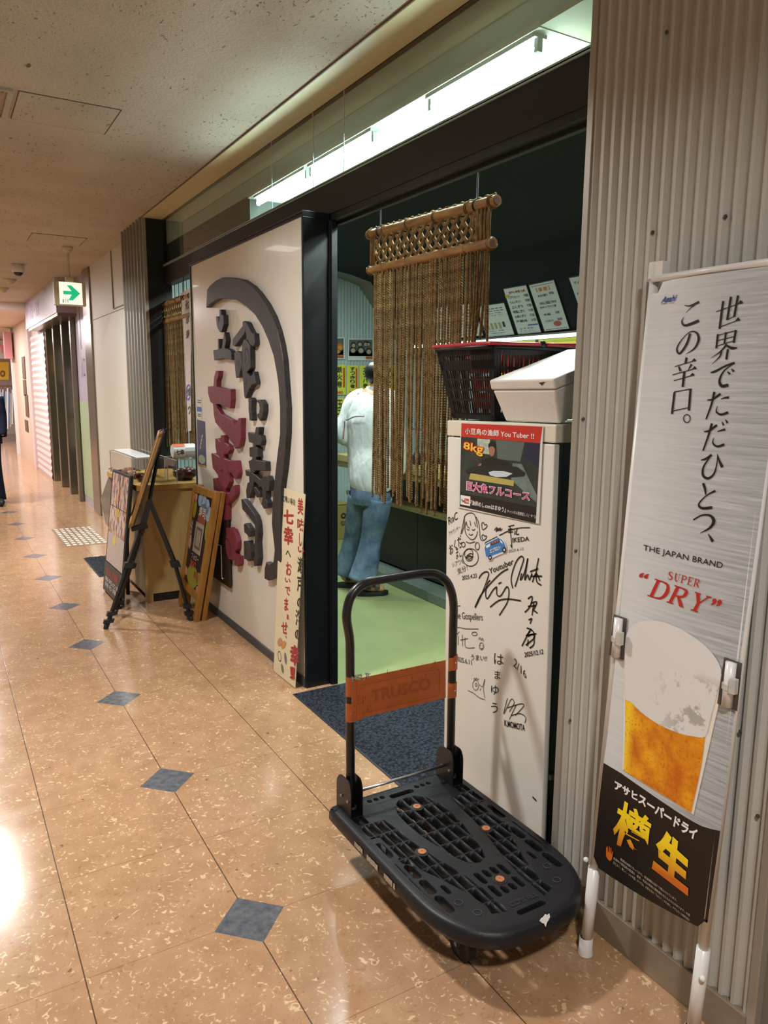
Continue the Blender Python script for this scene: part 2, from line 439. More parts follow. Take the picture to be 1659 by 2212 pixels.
for i, (y0, y1) in enumerate(((1.95, 2.56), (2.98, 3.62), (3.66, 4.36))):
    t = thing('fluorescent_lamp', ['fluorescent lamp behind the transom glass nearest the corrugated pier', 'middle fluorescent lamp behind the transom glass', 'fluorescent lamp behind the transom glass above the white sign wall'][i], 'lamp', (1.70, (y0+y1)/2, 2.55), group='lamps behind the transom')
    m = M(); m.box(1.685, 1.735, y0, y1, 2.598, 2.61); m.box(1.698, 1.718, y0, y0 + .018, 2.558, 2.6); m.box(1.698, 1.718, y1 - .018, y1, 2.558, 2.6); m.build('housing', fx, t)
    m = M(); m.cyl((1.708, y0 + .018, 2.57), (1.708, y1 - .018, 2.57), .011, 12); m.build('tube', tm, t)

t = thing('fluorescent_lamp', 'long rear fluorescent lamp deep in the trough behind the lintel', 'lamp', (1.985, 3.2, 2.47))
m = M(); m.box(1.99, 2.034, 2.0, 4.36, 2.48, 2.53); m.build('housing', fx, t); m = M(); m.cyl((1.975, 2.02, 2.505), (1.975, 4.34, 2.505), .013, 12); m.build('tube', tm, t)
# wall block behind the sign and door jambs
m = M(); m.box(1.68, 1.70, 3.33, 5.12, 0, 2.318); struct(m, 'wall_right', BLK2, 'dark wall behind the white sign panel')
m = M(); m.box(1.660, 1.692, 3.302, 3.33, 0, 2.29); m.box(1.655, 1.66, 3.31, 3.33, 0, 2.29); struct(m, 'trim_4', BLK, 'black jamb of the main door', bev=.003)
m = M(); m.box(1.66, 1.70, 5.12, 5.15, 0, 2.318); struct(m, 'trim_4', BLK2, 'black jamb of the far door')

# ================================================================ shop interior shell
Y0, Y1 = .95, 6.95
m = M(); corr(m, 'y', Y1, 1.60, 5.1, 0, 2.9, .036, .011); struct(m, 'wall_back', SHEETS, 'pale corrugated end wall of the shop')
m = M(); m.box(1.55, 5.2, Y1 + .002, 7.1, 0, 2.9); struct(m, 'wall_back', BLK2)
PR = [(2.07, 2.80), (2.9, 2.70), (3.585, 2.592), (3.79, 2.541), (4.29, 1.955)]
m = M(); q = [(x, Y0, z) for x, z in PR]; q2 = [(x, 6.68, z) for x, z in PR]
m.add(q + q2, [(i, i+1, i+6, i+5) for i in range(4)]); struct(m, 'ceiling', SHOPC, 'dark ceiling and sloping hood inside the shop')
m = M(); P2 = [(x, z - (.0 if i < 3 else 0)) for i, (x, z) in enumerate(PR)]
q = [(x, 6.68, z) for x, z in PR]; q2 = [(x, 6.95, z) for x, z in PR]
m.add(q + q2, [(i, i+1, i+6, i+5) for i in range(4)]); struct(m, 'ceiling', OLIVE, 'olive end band of the shop ceiling')
m = M(); m.box(4.6, 4.7, Y0, 7.0, 0, 2.9); struct(m, 'wall_back', mat('kitchen_tile', '#c2d2cd', .35), 'pale mint kitchen wall behind the counter')
m = M(); m.box(1.7, 4.7, Y0 - .1, Y0, 0, 2.9); struct(m, 'wall_near', mat('shop_side_wall', '#6d7674', .6))
m = M(); m.box(1.55, 5.2, .9, 7.1, 2.9, 2.95); struct(m, 'ceiling', BLK2)
# ================================================================ corridor beyond the shop
m = M(); m.box(1.60, 1.75, 7.02, 9.18, 0, 2.9); struct(m, 'wall_right', CREAM, 'cream panelled wall beyond the shop')
m = M(); m.box(1.596, 1.601, 7.02, 9.18, 2.232, 2.238); m.box(1.590, 1.601, 7.97, 7.98, 2.26, 2.82); m.box(1.590, 1.601, 7.02, 7.98, 2.26, 2.268); struct(m, 'trim_5', mat('cream_panel_joint', '#8c8778', .6))  # darker strips along the seams of the cream wall
m = M(); m.box(1.575, 1.605, 7.03, 7.12, 0, 2.82); struct(m, 'trim_5', mat('pinkish_edge_trim', '#cdb9b4', .4), bev=.004)
# ================================================================ the white sign panel with carved letters
PF = X(1.528)
sign = thing('shop_sign', 'large white sign panel with carved black and crimson brush characters and a black arc', 'sign', (1.6, 4.2, 0))
WPAN = mat('sign_white_board', '#d3cdc2', .22, var=.05, vs=3, coat=.15)
WOODB = None
def carved_mat(name, c, c2):
    t = NT(name); p = t.coord((1, 9, 1.1))
    n = t.noise(p, 16, 4, .6); t.col(t.mix(t.ramp(n, .35, .7), c, c2)); t.bump(n, .35, .004)
    t.b.inputs['Roughness'].default_value = .5; return t.m
CARB = carved_mat('charred_black_wood', '#1b191b', '#343134'); CARR = carved_mat('crimson_painted_wood', '#64202f', '#7c293d')
m = M(); m.box(1.528, 1.68, 3.345, 5.105, .05, 2.297); m.build('board', WPAN, sign)
m = M(); m.box(1.524, 1.68, 3.332, 5.125, 2.297, 2.325); m.box(1.516, 1.53, 3.332, 5.125, 2.312, 2.318); m.build('top_frame', BEAM, sign, bev=.003)
m = M(); m.box(1.522, 1.68, 5.105, 5.125, 0, 2.297); m.build('frame_strip', BLK2, sign, bev=.002)
m = M(); m.box(1.524, 1.655, 3.325, 3.345, 0, 2.297); m.build('corner_post', BLK, sign, bev=.003)
m = M(); m.box(1.518, 1.68, 3.34, 5.12, 0, .05); m.build('base_strip', mat('grey_base_strip', '#3a3f44', .45), sign, bev=.004)
c1o = dict(k=10.369, ox=440, oy=650); c2o = dict(k=10.369, ox=440, oy=790); c3o = dict(k=10.369, ox=440, oy=920)
c4o = dict(k=8.295, ox=440, oy=1050); c5o = dict(k=7.541, ox=430, oy=580)
FRONT = X(1.497); DEP = (.031, 0, 0)
def carve(name, polys, mt, ko, grooves=(), smooth=True):
    m = M()
    for p in polys: m.ext(ons(p, FRONT, **ko), DEP)
    o = m.build(name, mt, sign, bev=.0025, seg=1)
    if grooves:
        g = M()
        for q in grooves: stroke(g, smooth_path(ons(q, X(1.496), **ko), 4), .006, (-1, 0, 0), .003)
        g.build('groove_shade_line', BLK2, o)  # flat dark strokes on the face, painted as the shade in grooves
        # sub-part sits under the character
    return o
carve('character', [[(350,195),(385,190),(395,300),(440,310),(450,520),(400,690),(360,700),(310,620),(285,520),(272,345),(325,345),(338,470),(352,400)],
  [(210,1105),(318,1085),(312,850),(345,848),(352,1070),(400,1060),(432,850),(462,690),(500,880),(468,1055),(560,1082),(608,1120),(622,1325),(420,1285),(235,1330)]], CARB, c1o)
carve('character', [[(865,465),(900,448),(960,480),(945,620),(910,735),(690,1020),(645,1000),(645,850),(760,700),(870,550)],
  [(960,480),(1060,690),(1100,730),(1125,720),(1145,960),(1100,1025),(1035,975),(960,830),(930,680)],
  [(890,860),(960,870),(1040,990),(1045,1500),(965,1600),(1045,1685),(1095,1640),(1108,1570),(1165,1850),(1100,1880),(1085,1880),(1030,1950),(930,2190),(905,2130),(880,1800),(850,1500),(845,1150),(870,950)],
  [(680,1160),(750,1120),(835,1160),(850,1460),(790,1700),(720,1725),(690,1400)]], CARB, c1o,
  grooves=[[(925,1390),(915,1120),(960,1080),(1000,1200),(995,1390),(960,1420)],[(735,1330),(740,1440)],[(780,1330),(785,1450)],[(865,1130),(858,1300),(872,1600)],[(940,1880),(945,1700)]])
carve('character', [[(1005,740),(1045,710),(1075,760),(1065,1000),(1085,1200),(1070,1235),(1025,1225),(1000,950)],
  [(1180,810),(1195,765),(1270,760),(1330,860),(1335,1000),(1310,1150),(1260,1240),(1195,1150),(1190,1080),(1235,1060),(1250,950),(1235,850)]], CARB, c2o)
carve('character', [[(985,140),(1140,180),(1165,25),(1240,25),(1225,195),(1270,215),(1290,340),(1270,440),(1160,430),(1160,480),(1205,490),(1220,700),(1170,700),(1160,760),(1380,800),(1390,1010),(1150,1000),(1130,1050),(1060,1055),(1030,950),(1000,790),(1080,740),(1085,700),(1025,690),(1020,480),(1110,460),(1110,390),(1010,365)],
  [(925,980),(1030,1010),(1190,1130),(1270,1200),(1340,1120),(1430,1120),(1470,1220),(1460,1450),(1390,1470),(1390,1640),(1430,1720),(1420,1840),(1340,1860),(1285,1750),(1320,1600),(1305,1400),(1130,1250),(1090,1400),(1020,1620),(960,1620),(945,1450),(980,1270),(1020,1260),(1010,1130),(945,1120)],
  [(1115,1380),(1160,1370),(1250,1500),(1260,1600),(1180,1605)]], CARB, c3o)
carve('character', [[(670,235),(705,230),(810,370),(915,520),(945,600),(965,700),(975,850),(960,1000),(970,1150),(975,1290),(955,1430),(900,1440),(890,1290),(915,1250),(905,1050),(920,850),(915,700),(800,540),(690,420)],
  [(715,680),(760,665),(820,750),(835,800),(830,910),(800,915),(780,880),(725,830)],
  [(715,985),(785,975),(825,1060),(845,1180),(840,1290),(810,1345),(775,1340),(765,1315),(720,1310)]], CARB, c4o, grooves=[[(755,1195),(745,1165),(760,1150)]])
carve('character', [[(90,460),(215,455),(235,240),(270,110),(330,115),(320,250),(290,340),(285,465),(480,520),(570,535),(605,520),(612,750),(590,960),(340,860),(270,870),(300,960),(380,1080),(560,1180),(640,1220),(690,1340),(780,1170),(840,1170),(835,1400),(835,1620),(800,1800),(700,1860),(600,1650),(440,1480),(260,1280),(225,1100),(205,850),(145,815),(95,620)]], CARR, c2o,
  grooves=[[(500,1200),(515,1225)],[(460,1270),(480,1280)],[(570,1350),(590,1360)],[(825,1270),(830,1380)],[(635,1440),(640,1450)]])
carve('character', [[(255,280),(300,275),(365,355),(385,205),(455,205),(460,375),(510,400),(560,440),(580,540),(530,630),(440,640),(440,720),(560,770),(725,775),(745,900),(765,1050),(740,1180),(690,1190),(610,1050),(560,1050),(560,1150),(570,1250),(520,1380),(480,1430),(480,1500),(560,1500),(650,1330),(705,1325),(710,1520),(640,1640),(520,1760),(520,2110),(435,2113),(420,2000),(410,1700),(320,1500),(225,1450),(205,1170),(260,1165),(320,1350),(325,1250),(320,1100),(200,950),(165,610),(230,620),(350,700),(375,650),(290,630),(262,480)]], CARR, c3o,
  grooves=[[(365,1020),(410,980),(415,1100)],[(535,1000),(550,1090)]])
carve('character', [[(395,745),(475,740),(490,770),(520,770),(570,880),(595,1000),(590,1130),(550,1190),(590,1250),(630,1255),(635,1400),(610,1440),(545,1410),(550,1330),(450,1320),(400,1180),(385,980),(405,860)]], CARR, c4o,
  grooves=[[(395,950),(430,960),(470,1060),(490,1220),(475,1240),(450,1150)]])
arc_out = [(430+x/7.541, 580+y/7.541) for x, y in [(115,640),(130,340),(180,270),(270,195),(380,145),(470,142),(560,150),(720,185),(860,280),(960,390),(1080,560),(1190,770),(1270,1000),(1330,1250),(1370,1500)]] + [(616,840),(619,880),(618.6,936),(613,1006),(606.5,1053),(606,1160),(608.8,1210),(601.8,1241),(579,1254),(571,1250),(571.5,1227),(575,1213.5),(582,1220),(590.6,1213),(593,1188),(587,1132),(587.8,1090),(596,1006),(604.6,936),(604.5,880),(601,830)] + \
  [(430+x/7.541, 580+y/7.541) for x, y in [(1255,1659),(1210,1420),(1130,1180),(1030,950),(900,740),(760,610),(600,510),(430,485),(320,490),(200,560)]]
m = M(); m.ext(ons(arc_out, FRONT), DEP); m.build('brush_arc', CARB, sign, bev=.0025, seg=1)
# two notices stuck on the left edge of the panel
def sheet_on(name, label, cat, quad, mt, d=(-.0012, 0, 0), group=None):
    m = M(); m.ext([np.array(p) + np.array(d) * .5 for p in quad], d); return tag(m.build(name, mt), label, cat, group)
q = [on(p, PF) for p in ((426,906),(443,911),(446,1010),(428,1006))]
s1 = sheet_on('notice', 'dark blue notice stuck on the far edge of the white sign panel', 'notice', q, mat('blue_notice', '#22335c', .4))
g = M(); qq = off(q, PF, -.002)
for i, (a, b) in enumerate(((.30, .36), (.38, .45), (.47, .53), (.55, .62))): stroke(g, [bil(qq, .7 - .1*i, a), bil(qq, .55 - .08*i, b)], .012, (-1, 0, 0))
g.build('lettering', mat('notice_gold', '#c9bd8a', .5), s1)
g = M(); g.poly([bil(qq, .5 + .42*math.cos(t), .84 + .1*math.sin(t)) for t in np.linspace(0, 6.2, 14)]); g.build('round_picture', mat('notice_moon', '#8f9a86', .5), s1)
g = M(); g.poly(sub(qq, 0, 1, .96, 1)); g.build('footer', mat('notice_foot', '#b98f3a', .5), s1)
q = [on(p, PF) for p in ((425,857),(436,859),(437,905),(426,903))]
s2 = sheet_on('notice', 'small white notice with a blue label above the dark blue one', 'notice', q, mat('notice_white', '#cfcfc6', .4))
g = M(); qq = off(q, PF, -.002); g.poly(sub(qq, .05, .95, .45, .68)); g.build('blue_label', mat('notice_blue', '#3a62a8', .4), s2)
g = M()
for a in (.15, .25, .8, .88): stroke(g, [bil(qq, .15, a), bil(qq, .85, a)], .006, (-1, 0, 0))
g.build('lettering', mat('ink_grey', '#3c3c40', .6), s2)

# ================================================================ hand-lettered leaning board
BL_, BR_ = on((591,1449), Z(0.004)), on((637,1486), Z(0.004)); TLx, TRx = on((606,1052), X(1.516)), on((659,1068), X(1.517))
lb = thing('hand_lettered_board', 'narrow cream board hand-lettered in red and black leaning beside the dark post', 'sign board', (1.49, 3.5, 0))
IV = mat('ivory_board', '#d8ccac', .5, var=.05, vs=4)
Q = [TLx, TRx, BR_, BL_]; nrm = np.cross(Q[1]-Q[0], Q[3]-Q[0]); nrm /= np.linalg.norm(nrm); nrm = nrm if nrm[0] < 0 else -nrm
PB = (Q[0], nrm)
m = M(); m.ext(Q, -nrm * .004); m.build('board', IV, lb)
PBf = (Q[0] + nrm * .0012, nrm)
RED = mat('red_brush_paint', '#a3292c', .5); INK = mat('black_brush_ink', '#2a2622', .5)
k6 = (585, 1050, 9.21); k7 = (585, 1270, 9.61)
def bq(k, x0, y0, x1, y1, sl=.22):
    s = lambda x, y: on((k[0] + x / k[2], k[1] + y / k[2]), PBf)
    return [s(x0, y0), s(x1, y0 + (x1-x0)*sl), s(x1, y1 + (x1-x0)*sl), s(x0, y1)]
mr, mk = M(), M()
for ch, k, b, mm, bd in (('美',k6,(530,220,645,560),mr,.02),('味',k6,(525,630,655,880),mr,.02),('し',k6,(560,930,612,1190),mr,.02),('い',k6,(535,1200,665,1310),mr,.025),
  ('瀬',k6,(525,1400,668,1720),mk,.012),('戸',k6,(520,1800,632,2090),mk,.02),('の',k7,(545,195,652,400),mk,.02),('海',k7,(508,440,652,770),mk,.015),('の',k7,(500,855,605,1060),mk,.02),
  ('幸',k7,(400,1165,585,1590),mr,.03),('！',k7,(395,1630,500,1880),mr,.03),('七',k6,(250,450,455,730),mr,.04),('幸',k6,(258,785,440,1150),mr,.04),('へ',k6,(295,1270,400,1400),mk,.02),
  ('お',k6,(300,1500,410,1770),mr,.02),('い',k6,(280,1820,390,1910),mr,.025),('で',k6,(285,1990,385,2160),mr,.02),('ま',k7,(280,205,358,470),mr,.025),('ぁ',k7,(328,540,370,650),mr,.02),('せ',k7,(218,690,345,940),mr,.02),('、',k7,(300,990,328,1040),mk,.02)):
    text_quad(mm, ch, bq(k, *b), bold=bd)
text_quad(mk, '立喰い寿司', bq(k6, 235, 165, 480, 300, .42), bold=.01)
mr.build('red_lettering', RED, lb); mk.build('black_lettering', INK, lb)
def blob(m, k, cx, cy, rx, ry, rot=0, n=16, pl=PBf):
    pts = []
    for i in range(n):
        a = 2*math.pi*i/n; x, y = rx*math.cos(a), ry*math.sin(a)
        pts.append(on((k[0] + (cx + x*math.cos(rot) - y*math.sin(rot)) / k[2], k[1] + (cy + x*math.sin(rot) + y*math.cos(rot)) / k[2]), pl))
    m.poly(pts); return pts
PBg = (Q[0] + nrm * .0016, nrm)
g = M(); blob(g, k7, 185, 1120, 48, 88, .15); g.build('painted_prawn', mat('pink_paint', '#b98a72', .6), lb)
g = M(); blob(g, k7, 262, 1180, 42, 85, .35); g.build('painted_sushi', mat('orange_paint', '#c98a4a', .6), lb)
g = M(); blob(g, k7, 300, 1460, 20, 120, -.08); g.build('painted_fish', mat('slate_paint', '#6f6c78', .6), lb)
g = M(); blob(g, k7, 235, 1670, 20, 100, -.15); g.build('painted_leaf', mat('olive_paint', '#7c7440', .6), lb)
g = M(); pts = blob(M(), k7, 180, 1420, 30, 105, -.1); stroke(g, pts + [pts[0]], .004, nrm); g.build('painted_outline', INK, lb)

# ================================================================ door mats
def mat_mat():
    t = NT('navy_loop_mat'); p = t.coord()
    v = t.n('ShaderNodeTexVoronoi'); v.inputs['Scale'].default_value = 75; t.l(p, v.inputs['Vector'])
    n = t.noise(p, 40, 3)
    t.col(t.mix(t.ramp(v.outputs[0], .2, .75), '#363c49', '#11141b'))
    t.bump(t.math('ADD', t.math('MULTIPLY', v.outputs[0], -1.0), n), .9, .012)
    t.b.inputs['Roughness'].default_value = .85; t.b.inputs['Specular IOR Level'].default_value = .25; return t.m
NAVY = mat_mat(); NEDGE = mat('mat_rubber_edge', '#22252c', .6)
def door_mat(x0, x1, y0, y1, label):
    t = thing('door_mat', label, 'mat', ((x0+x1)/2, (y0+y1)/2, 0))
    m = M(); m.box(x0, x1, y0, y1, 0.0005, .004); m.build('rubber_backing', NEDGE, t)
    nx, ny = int((x1-x0)/.0125), int((y1-y0)/.0125); m = M(); rng = random.Random(3)
    vs = [(x0 + .008 + (x1-x0-.016)*i/nx, y0 + .008 + (y1-y0-.016)*j/ny, .007 + (rng.random()*.007 if 0 < i < nx and 0 < j < ny else -.003)) for i in range(nx+1) for j in range(ny+1)]
    m.add(vs, [(i*(ny+1)+j, (i+1)*(ny+1)+j, (i+1)*(ny+1)+j+1, i*(ny+1)+j+1) for i in range(nx) for j in range(ny)])
    m.build('pile', NAVY, t, smooth=True)
door_mat(1.432, 2.42, 2.21, 3.288, 'navy looped door mat in the main shop entrance behind the trolley')
door_mat(1.03, 1.59, 6.20, 6.95, 'navy door mat on the floor beyond the display counter')
# ================================================================ platform trolley
CX, ZT = 1.2435, .182
tro = thing('platform_trolley', 'black plastic platform trolley with bent tube handle and orange name plate', 'trolley', (CX, 1.65, 0))
PLA = mat('black_resin', '#16171b', .45, var=.2, vs=9, bump=.12, bs=220, spec=.4)
PLD = mat('black_resin_dark', '#1b1c20', .5)
TUBE = mat('black_enamel_tube', '#121113', .32, .0, coat=.2)
ORA = mat('orange_painted_steel', '#ad5a2a', .42, var=.10, vs=14)
COP = mat('orange_washer', '#b5734a', .5, var=.12, vs=90)
ZINC = mat('zinc_rod', '#a9adb0', .3, .9)
W = .247
half = [(.0, 1.263), (.055, 1.266), (.11, 1.275), (.155, 1.297), (.195, 1.335), (.223, 1.385), (.239, 1.44), (.245, 1.50), (W, 1.58), (W, 1.72), (W, 1.98), (.243, 2.008), (.232, 2.018), (.20, 2.02), (.1, 2.02), (.02, 2.02)]
outl = half[1:] + [(-u, v) for u, v in reversed(half[1:])] + [half[0]]
outl = [(p[0], p[1]) for p in smooth_path([np.array((u, v, 0)) for u, v in outl], 3, closed=True)]
def inset(ol, d):
    n = len(ol); r = []
    for i in range(n):
        a, b = np.array(ol[i-1]), np.array(ol[(i+1) % n]); t = b - a; t /= np.linalg.norm(t) + 1e-9
        r.append((ol[i][0] - t[1]*d, ol[i][1] + t[0]*d))
    return r
s_ = sum(outl[i][0]*outl[(i+1) % len(outl)][1] - outl[(i+1) % len(outl)][0]*outl[i][1] for i in range(len(outl)))
if s_ < 0: outl = outl[::-1]
# rim
m = M(); prof = [(.030, ZT - .002), (.030, ZT + .001), (.012, ZT), (.004, ZT - .005), (-.001, ZT - .016), (-.002, ZT - .036), (.002, ZT - .045), (.012, ZT - .046), (.012, ZT - .02)]
n = len(outl); vs = []
for d, z in prof: vs += [(CX + u, v, z) for u, v in inset(outl, d)]
m.add(vs, [(k*n + i, k*n + (i+1) % n, (k+1)*n + (i+1) % n, (k+1)*n + i) for k in range(len(prof)-1) for i in range(n)])
m.build('bumper_rim', PLA, tro, auto=50)
# deck plate with cut-outs
def clip(poly, x0, x1, y0, y1):
    for ax, lim, sg in ((0, x0, 1), (0, x1, -1), (1, y0, 1), (1, y1, -1)):
        out = []
        for i in range(len(poly)):
            a, b = poly[i-1], poly[i]; ia = sg*(a[ax]-lim) >= 0; ib = sg*(b[ax]-lim) >= 0
            if ia != ib:
                t = (lim - a[ax]) / (b[ax] - a[ax]); out.append((a[0] + t*(b[0]-a[0]), a[1] + t*(b[1]-a[1])))
            if ib: out.append(b)
        poly = out
        if len(poly) < 3: return []
    return poly
def area(p): return abs(sum(p[i-1][0]*p[i][1] - p[i][0]*p[i-1][1] for i in range(len(p)))) / 2
def pill(u0, u1, v0, v1, n=6):
    r = min(u1-u0, v1-v0) / 2; pts = []
    for (cu, cv, a0) in ((u1-r, v1-r, 0), (u0+r, v1-r, 90), (u0+r, v0+r, 180), (u1-r, v0+r, 270)):
        for k in range(n): a = math.radians(a0 + 90*k/(n-1)); pts.append((cu + r*math.cos(a), cv + r*math.sin(a)))
    return pts
holes = [pill(-.046, .048, 1.951, 1.975), pill(-.048, .048, 1.311, 1.330)]
for s in (-1, 1):
    for u in (.068, .092, .116): holes.append(pill(s*u - .009, s*u + .009, 1.965, 1.985))
    holes += [pill(*sorted((s*.196, s*.224)), 1.682, 1.764), pill(*sorted((s*.145, s*.161)), 1.470, 1.512)]
    for v0, v1 in ((1.59, 1.655), (1.517, 1.582), (1.455, 1.509)): holes.append(pill(*sorted((s*.213, s*.219)), v0, v1))
    for v0, v1 in ((1.565, 1.635), (1.49, 1.558), (1.408, 1.483)): holes.append(pill(*sorted((s*.176, s*.203)), v0, v1))
for u, v0, v1 in ((-.042, 1.455, 1.509), (-.014, 1.472, 1.508), (.013, 1.472, 1.508), (.040, 1.455, 1.508), (-.041, 1.394, 1.447), (-.014, 1.395, 1.428), (.013, 1.395, 1.428), (.040, 1.394, 1.445)): holes.append(pill(u - .0095, u + .0095, v0, v1))
cen = [(0, 1.935), (.034, 1.931), (.062, 1.905), (.076, 1.865), (.079, 1.80), (.074, 1.72), (.060, 1.65), (.046, 1.587), (.029, 1.550), (0, 1.538)]
cen = cen + [(-u, v) for u, v in reversed(cen[1:-1])]
side = [(.128, 1.86), (.176, 1.862), (.178, 1.928), (.214, 1.930), (.222, 1.86), (.223, 1.79), (.188, 1.785), (.188, 1.672), (.206, 1.662), (.168, 1.60), (.140, 1.533), (.113, 1.451), (.099, 1.385), (.106, 1.353), (.060, 1.338), (.062, 1.445), (.070, 1.505), (.088, 1.584), (.102, 1.64), (.114, 1.72), (.121, 1.80)]
vc = [1.33, 1.395, 1.46, 1.527, 1.593, 1.66, 1.73, 1.797, 1.865, 1.94]
rb = .0016
def cells(poly, us):
    for i in range(len(us)-1):
        for j in range(len(vc)-1):
            c = clip(poly, us[i]+rb, us[i+1]-rb, vc[j]+rb, vc[j+1]-rb)
            if len(c) >= 3 and area(c) > 6e-5: yield c
boss = [(0, 1.869), (-.118, 1.661), (.118, 1.661), (0, 1.450)]
for c in list(cells(cen, [-.09, -.054, -.018, .018, .054, .09])): holes.append(c)
for s in (-1, 1):
    for c in list(cells(side, [.055, .0775, .108, .138, .168, .198, .23])): holes.append([(s*u, v) for u, v in c])
cu = bpy.data.curves.new('deck', 'CURVE'); cu.dimensions = '2D'; cu.fill_mode = 'BOTH'; cu.extrude = .016; cu.bevel_depth = .0012; cu.bevel_resolution = 0
for pl_ in [inset(outl, .022)] + holes:
    sp = cu.splines.new('POLY'); sp.points.add(len(pl_) - 1); sp.use_cyclic_u = True
    for i, p in enumerate(pl_): sp.points[i].co = (p[0], p[1], 0, 1)
co = bpy.data.objects.new('deck', cu); COL.objects.link(co); bpy.context.view_layer.update()
me = bpy.data.meshes.new_from_object(co.evaluated_get(bpy.context.evaluated_depsgraph_get()))
bpy.data.objects.remove(co); me.materials.clear(); me.materials.append(PLA)
dk = bpy.data.objects.new('deck', me); COL.objects.link(dk); dk.parent = tro; dk.location = (0, -1.65, ZT - .0165)
# bosses, washers
for u, v in boss:
    m = M(); m.lathe((CX+u, v, 0), [(.0001, ZT - .03), (.021, ZT - .03), (.021, ZT + .0015), (.0185, ZT + .002), (.0001, ZT + .002)], 24); b = m.build('boss', PLA, tro)
    m = M(); m.lathe((CX+u, v, 0), [(.0001, ZT + .002), (.0125, ZT + .002), (.0125, ZT + .0045), (.0030, ZT + .005), (.0025, ZT + .003), (.0001, ZT + .003)], 24); m.build('washer', COP, b)
# moulded name on the deck (reads from the front end) and round marks
def moulded(body, u0, u1, v0, v1, name, par, z=ZT + .001, flip=True):
    m = M(); q = [(CX+u1, v0, z), (CX+u0, v0, z), (CX+u0, v1, z), (CX+u1, v1, z)] if flip else [(CX+u0, v1, z), (CX+u1, v1, z), (CX+u1, v0, z), (CX+u0, v0, z)]
    text_quad(m, body, q, bold=.01); m2 = M(); zz = np.array((0, 0, .0018))
    m2.add(list(np.array(m.v) + zz), m.f); m2.add(m.v, [])
    return m2.build(name, mat('resin_raised', '#26282d', .5), par)
moulded('TRUSCO', -.046, .046, 1.345, 1.362, 'moulded_name', dk.parent)
m = M()
for u, v in ((-.155, 1.43), (.155, 1.43), (-.135, 1.375), (.135, 1.37)):
    pts = [(CX + u + .011*math.cos(a), v + .011*math.sin(a), ZT + .0022) for a in np.linspace(0, 2*math.pi, 22)]; m.tube(pts, .0007, 5, closed=False)
m.build('mould_mark', mat('resin_mark', '#4a4c52', .5), tro)
# worn label patches on the long side and a torn scrap on the nose
m = M(); rg = random.Random(5)
for v0, v1 in ((1.78, 1.83), (1.69, 1.755), (1.61, 1.655), (1.595, 1.605)):
    k = 9; top = [(CX - W - .0035, v1 + (v0-v1)*i/k, ZT - .014 - .003*rg.random()) for i in range(k+1)]; bt = [(CX - W - .0035, v1 + (v0-v1)*i/k, ZT - .030 - .005*rg.random()) for i in range(k+1)]
    m.add(top + bt, [(i, i+1, k+2+i, k+1+i) for i in range(k)])
m.build('worn_label', mat('worn_label_paper', '#a69a88', .7, var=.3, vs=120), tro)
m = M(); sc = [(1055,1745),(1075,1715),(1098,1700),(1118,1672),(1140,1682),(1160,1664),(1168,1700),(1150,1740),(1135,1760),(1120,1810),(1105,1775),(1080,1768)]
pts = [on((960 + x/5.144, 1650 + y/5.144), ((0, 1.262, ZT - .01), (0, -1, .7))) for x, y in sc]
m.ext(pts, (0, -.002, .0015)); m.build('torn_label_scrap', mat('white_paper_scrap', '#e6e4e4', .7), tro)
# handle
HY = 1.955
hp = [(1.046, HY, .20), (1.045, HY, .45), (1.042, HY - .003, .70), (1.036, HY - .01, .765), (1.022, HY - .02, .82), (1.021, HY - .022, .855), (1.032, HY - .022, .893), (1.058, HY - .022, .922), (1.098, HY - .022, .936), (1.19, HY - .022, .939), (1.30, HY - .022, .938), (1.352, HY - .022, .927), (1.388, HY - .022, .898), (1.409, HY - .022, .855), (1.418, HY - .020, .81), (1.426, HY - .01, .76), (1.431, HY - .003, .70), (1.434, HY, .45), (1.436, HY, .20)]
m = M(); m.tube(smooth_path(hp, 5), .0142, 16); m.build('handle', TUBE, tro, smooth=True)
for xc, s in ((1.045, -1), (1.436, 1)):
    m = M()
    for dx in (-.021, .019):
        pr = [(HY + .055, ZT - .004)] + [(HY + .012 + .043*math.cos(a), .262 + .043*math.sin(a)) for a in np.linspace(0, math.pi/2, 7)] + [(HY - .022 - .022*math.sin(a), .262 + .043*math.cos(a)) for a in np.linspace(0, math.pi/2, 7)] + [(HY - .044, ZT - .004)]
        m.ext([(xc + dx, y, z) for y, z in pr], (.0035, 0, 0))
    m.box(xc - .021, xc + .0225, HY - .044, HY + .055, ZT - .004, ZT + .002)
    m.box(xc - .021, xc + .0225, HY + .052, HY + .055, ZT, .25)
    br = m.build('bracket', mat('bracket_black', '#1a191b', .38, .3), tro, bev=.001, seg=1)
    m = M(); m.tube([(xc - .0145*math.cos(a), HY - .018*math.sin(a) - .004, ZT + .02) for a in np.linspace(0, math.pi, 9)], .004, 6); m.build('foot_collar', mat('collar_grey', '#4a4a4e', .4, .4), br)
    m = M()
    for y, z in ((HY - .026, .235), (HY + .018, .235)): m.lathe((xc - .024, y, z), [(.0001, -.002), (.005, -.001), (.005, .003)], 10, 'x')
    m.build('rivet', ZINC, br)
m = M(); m.cyl((1.06, HY + .012, .236), (1.42, HY + .012, .236), .005, 12); m.build('locking_rod', ZINC, tro, smooth=True)
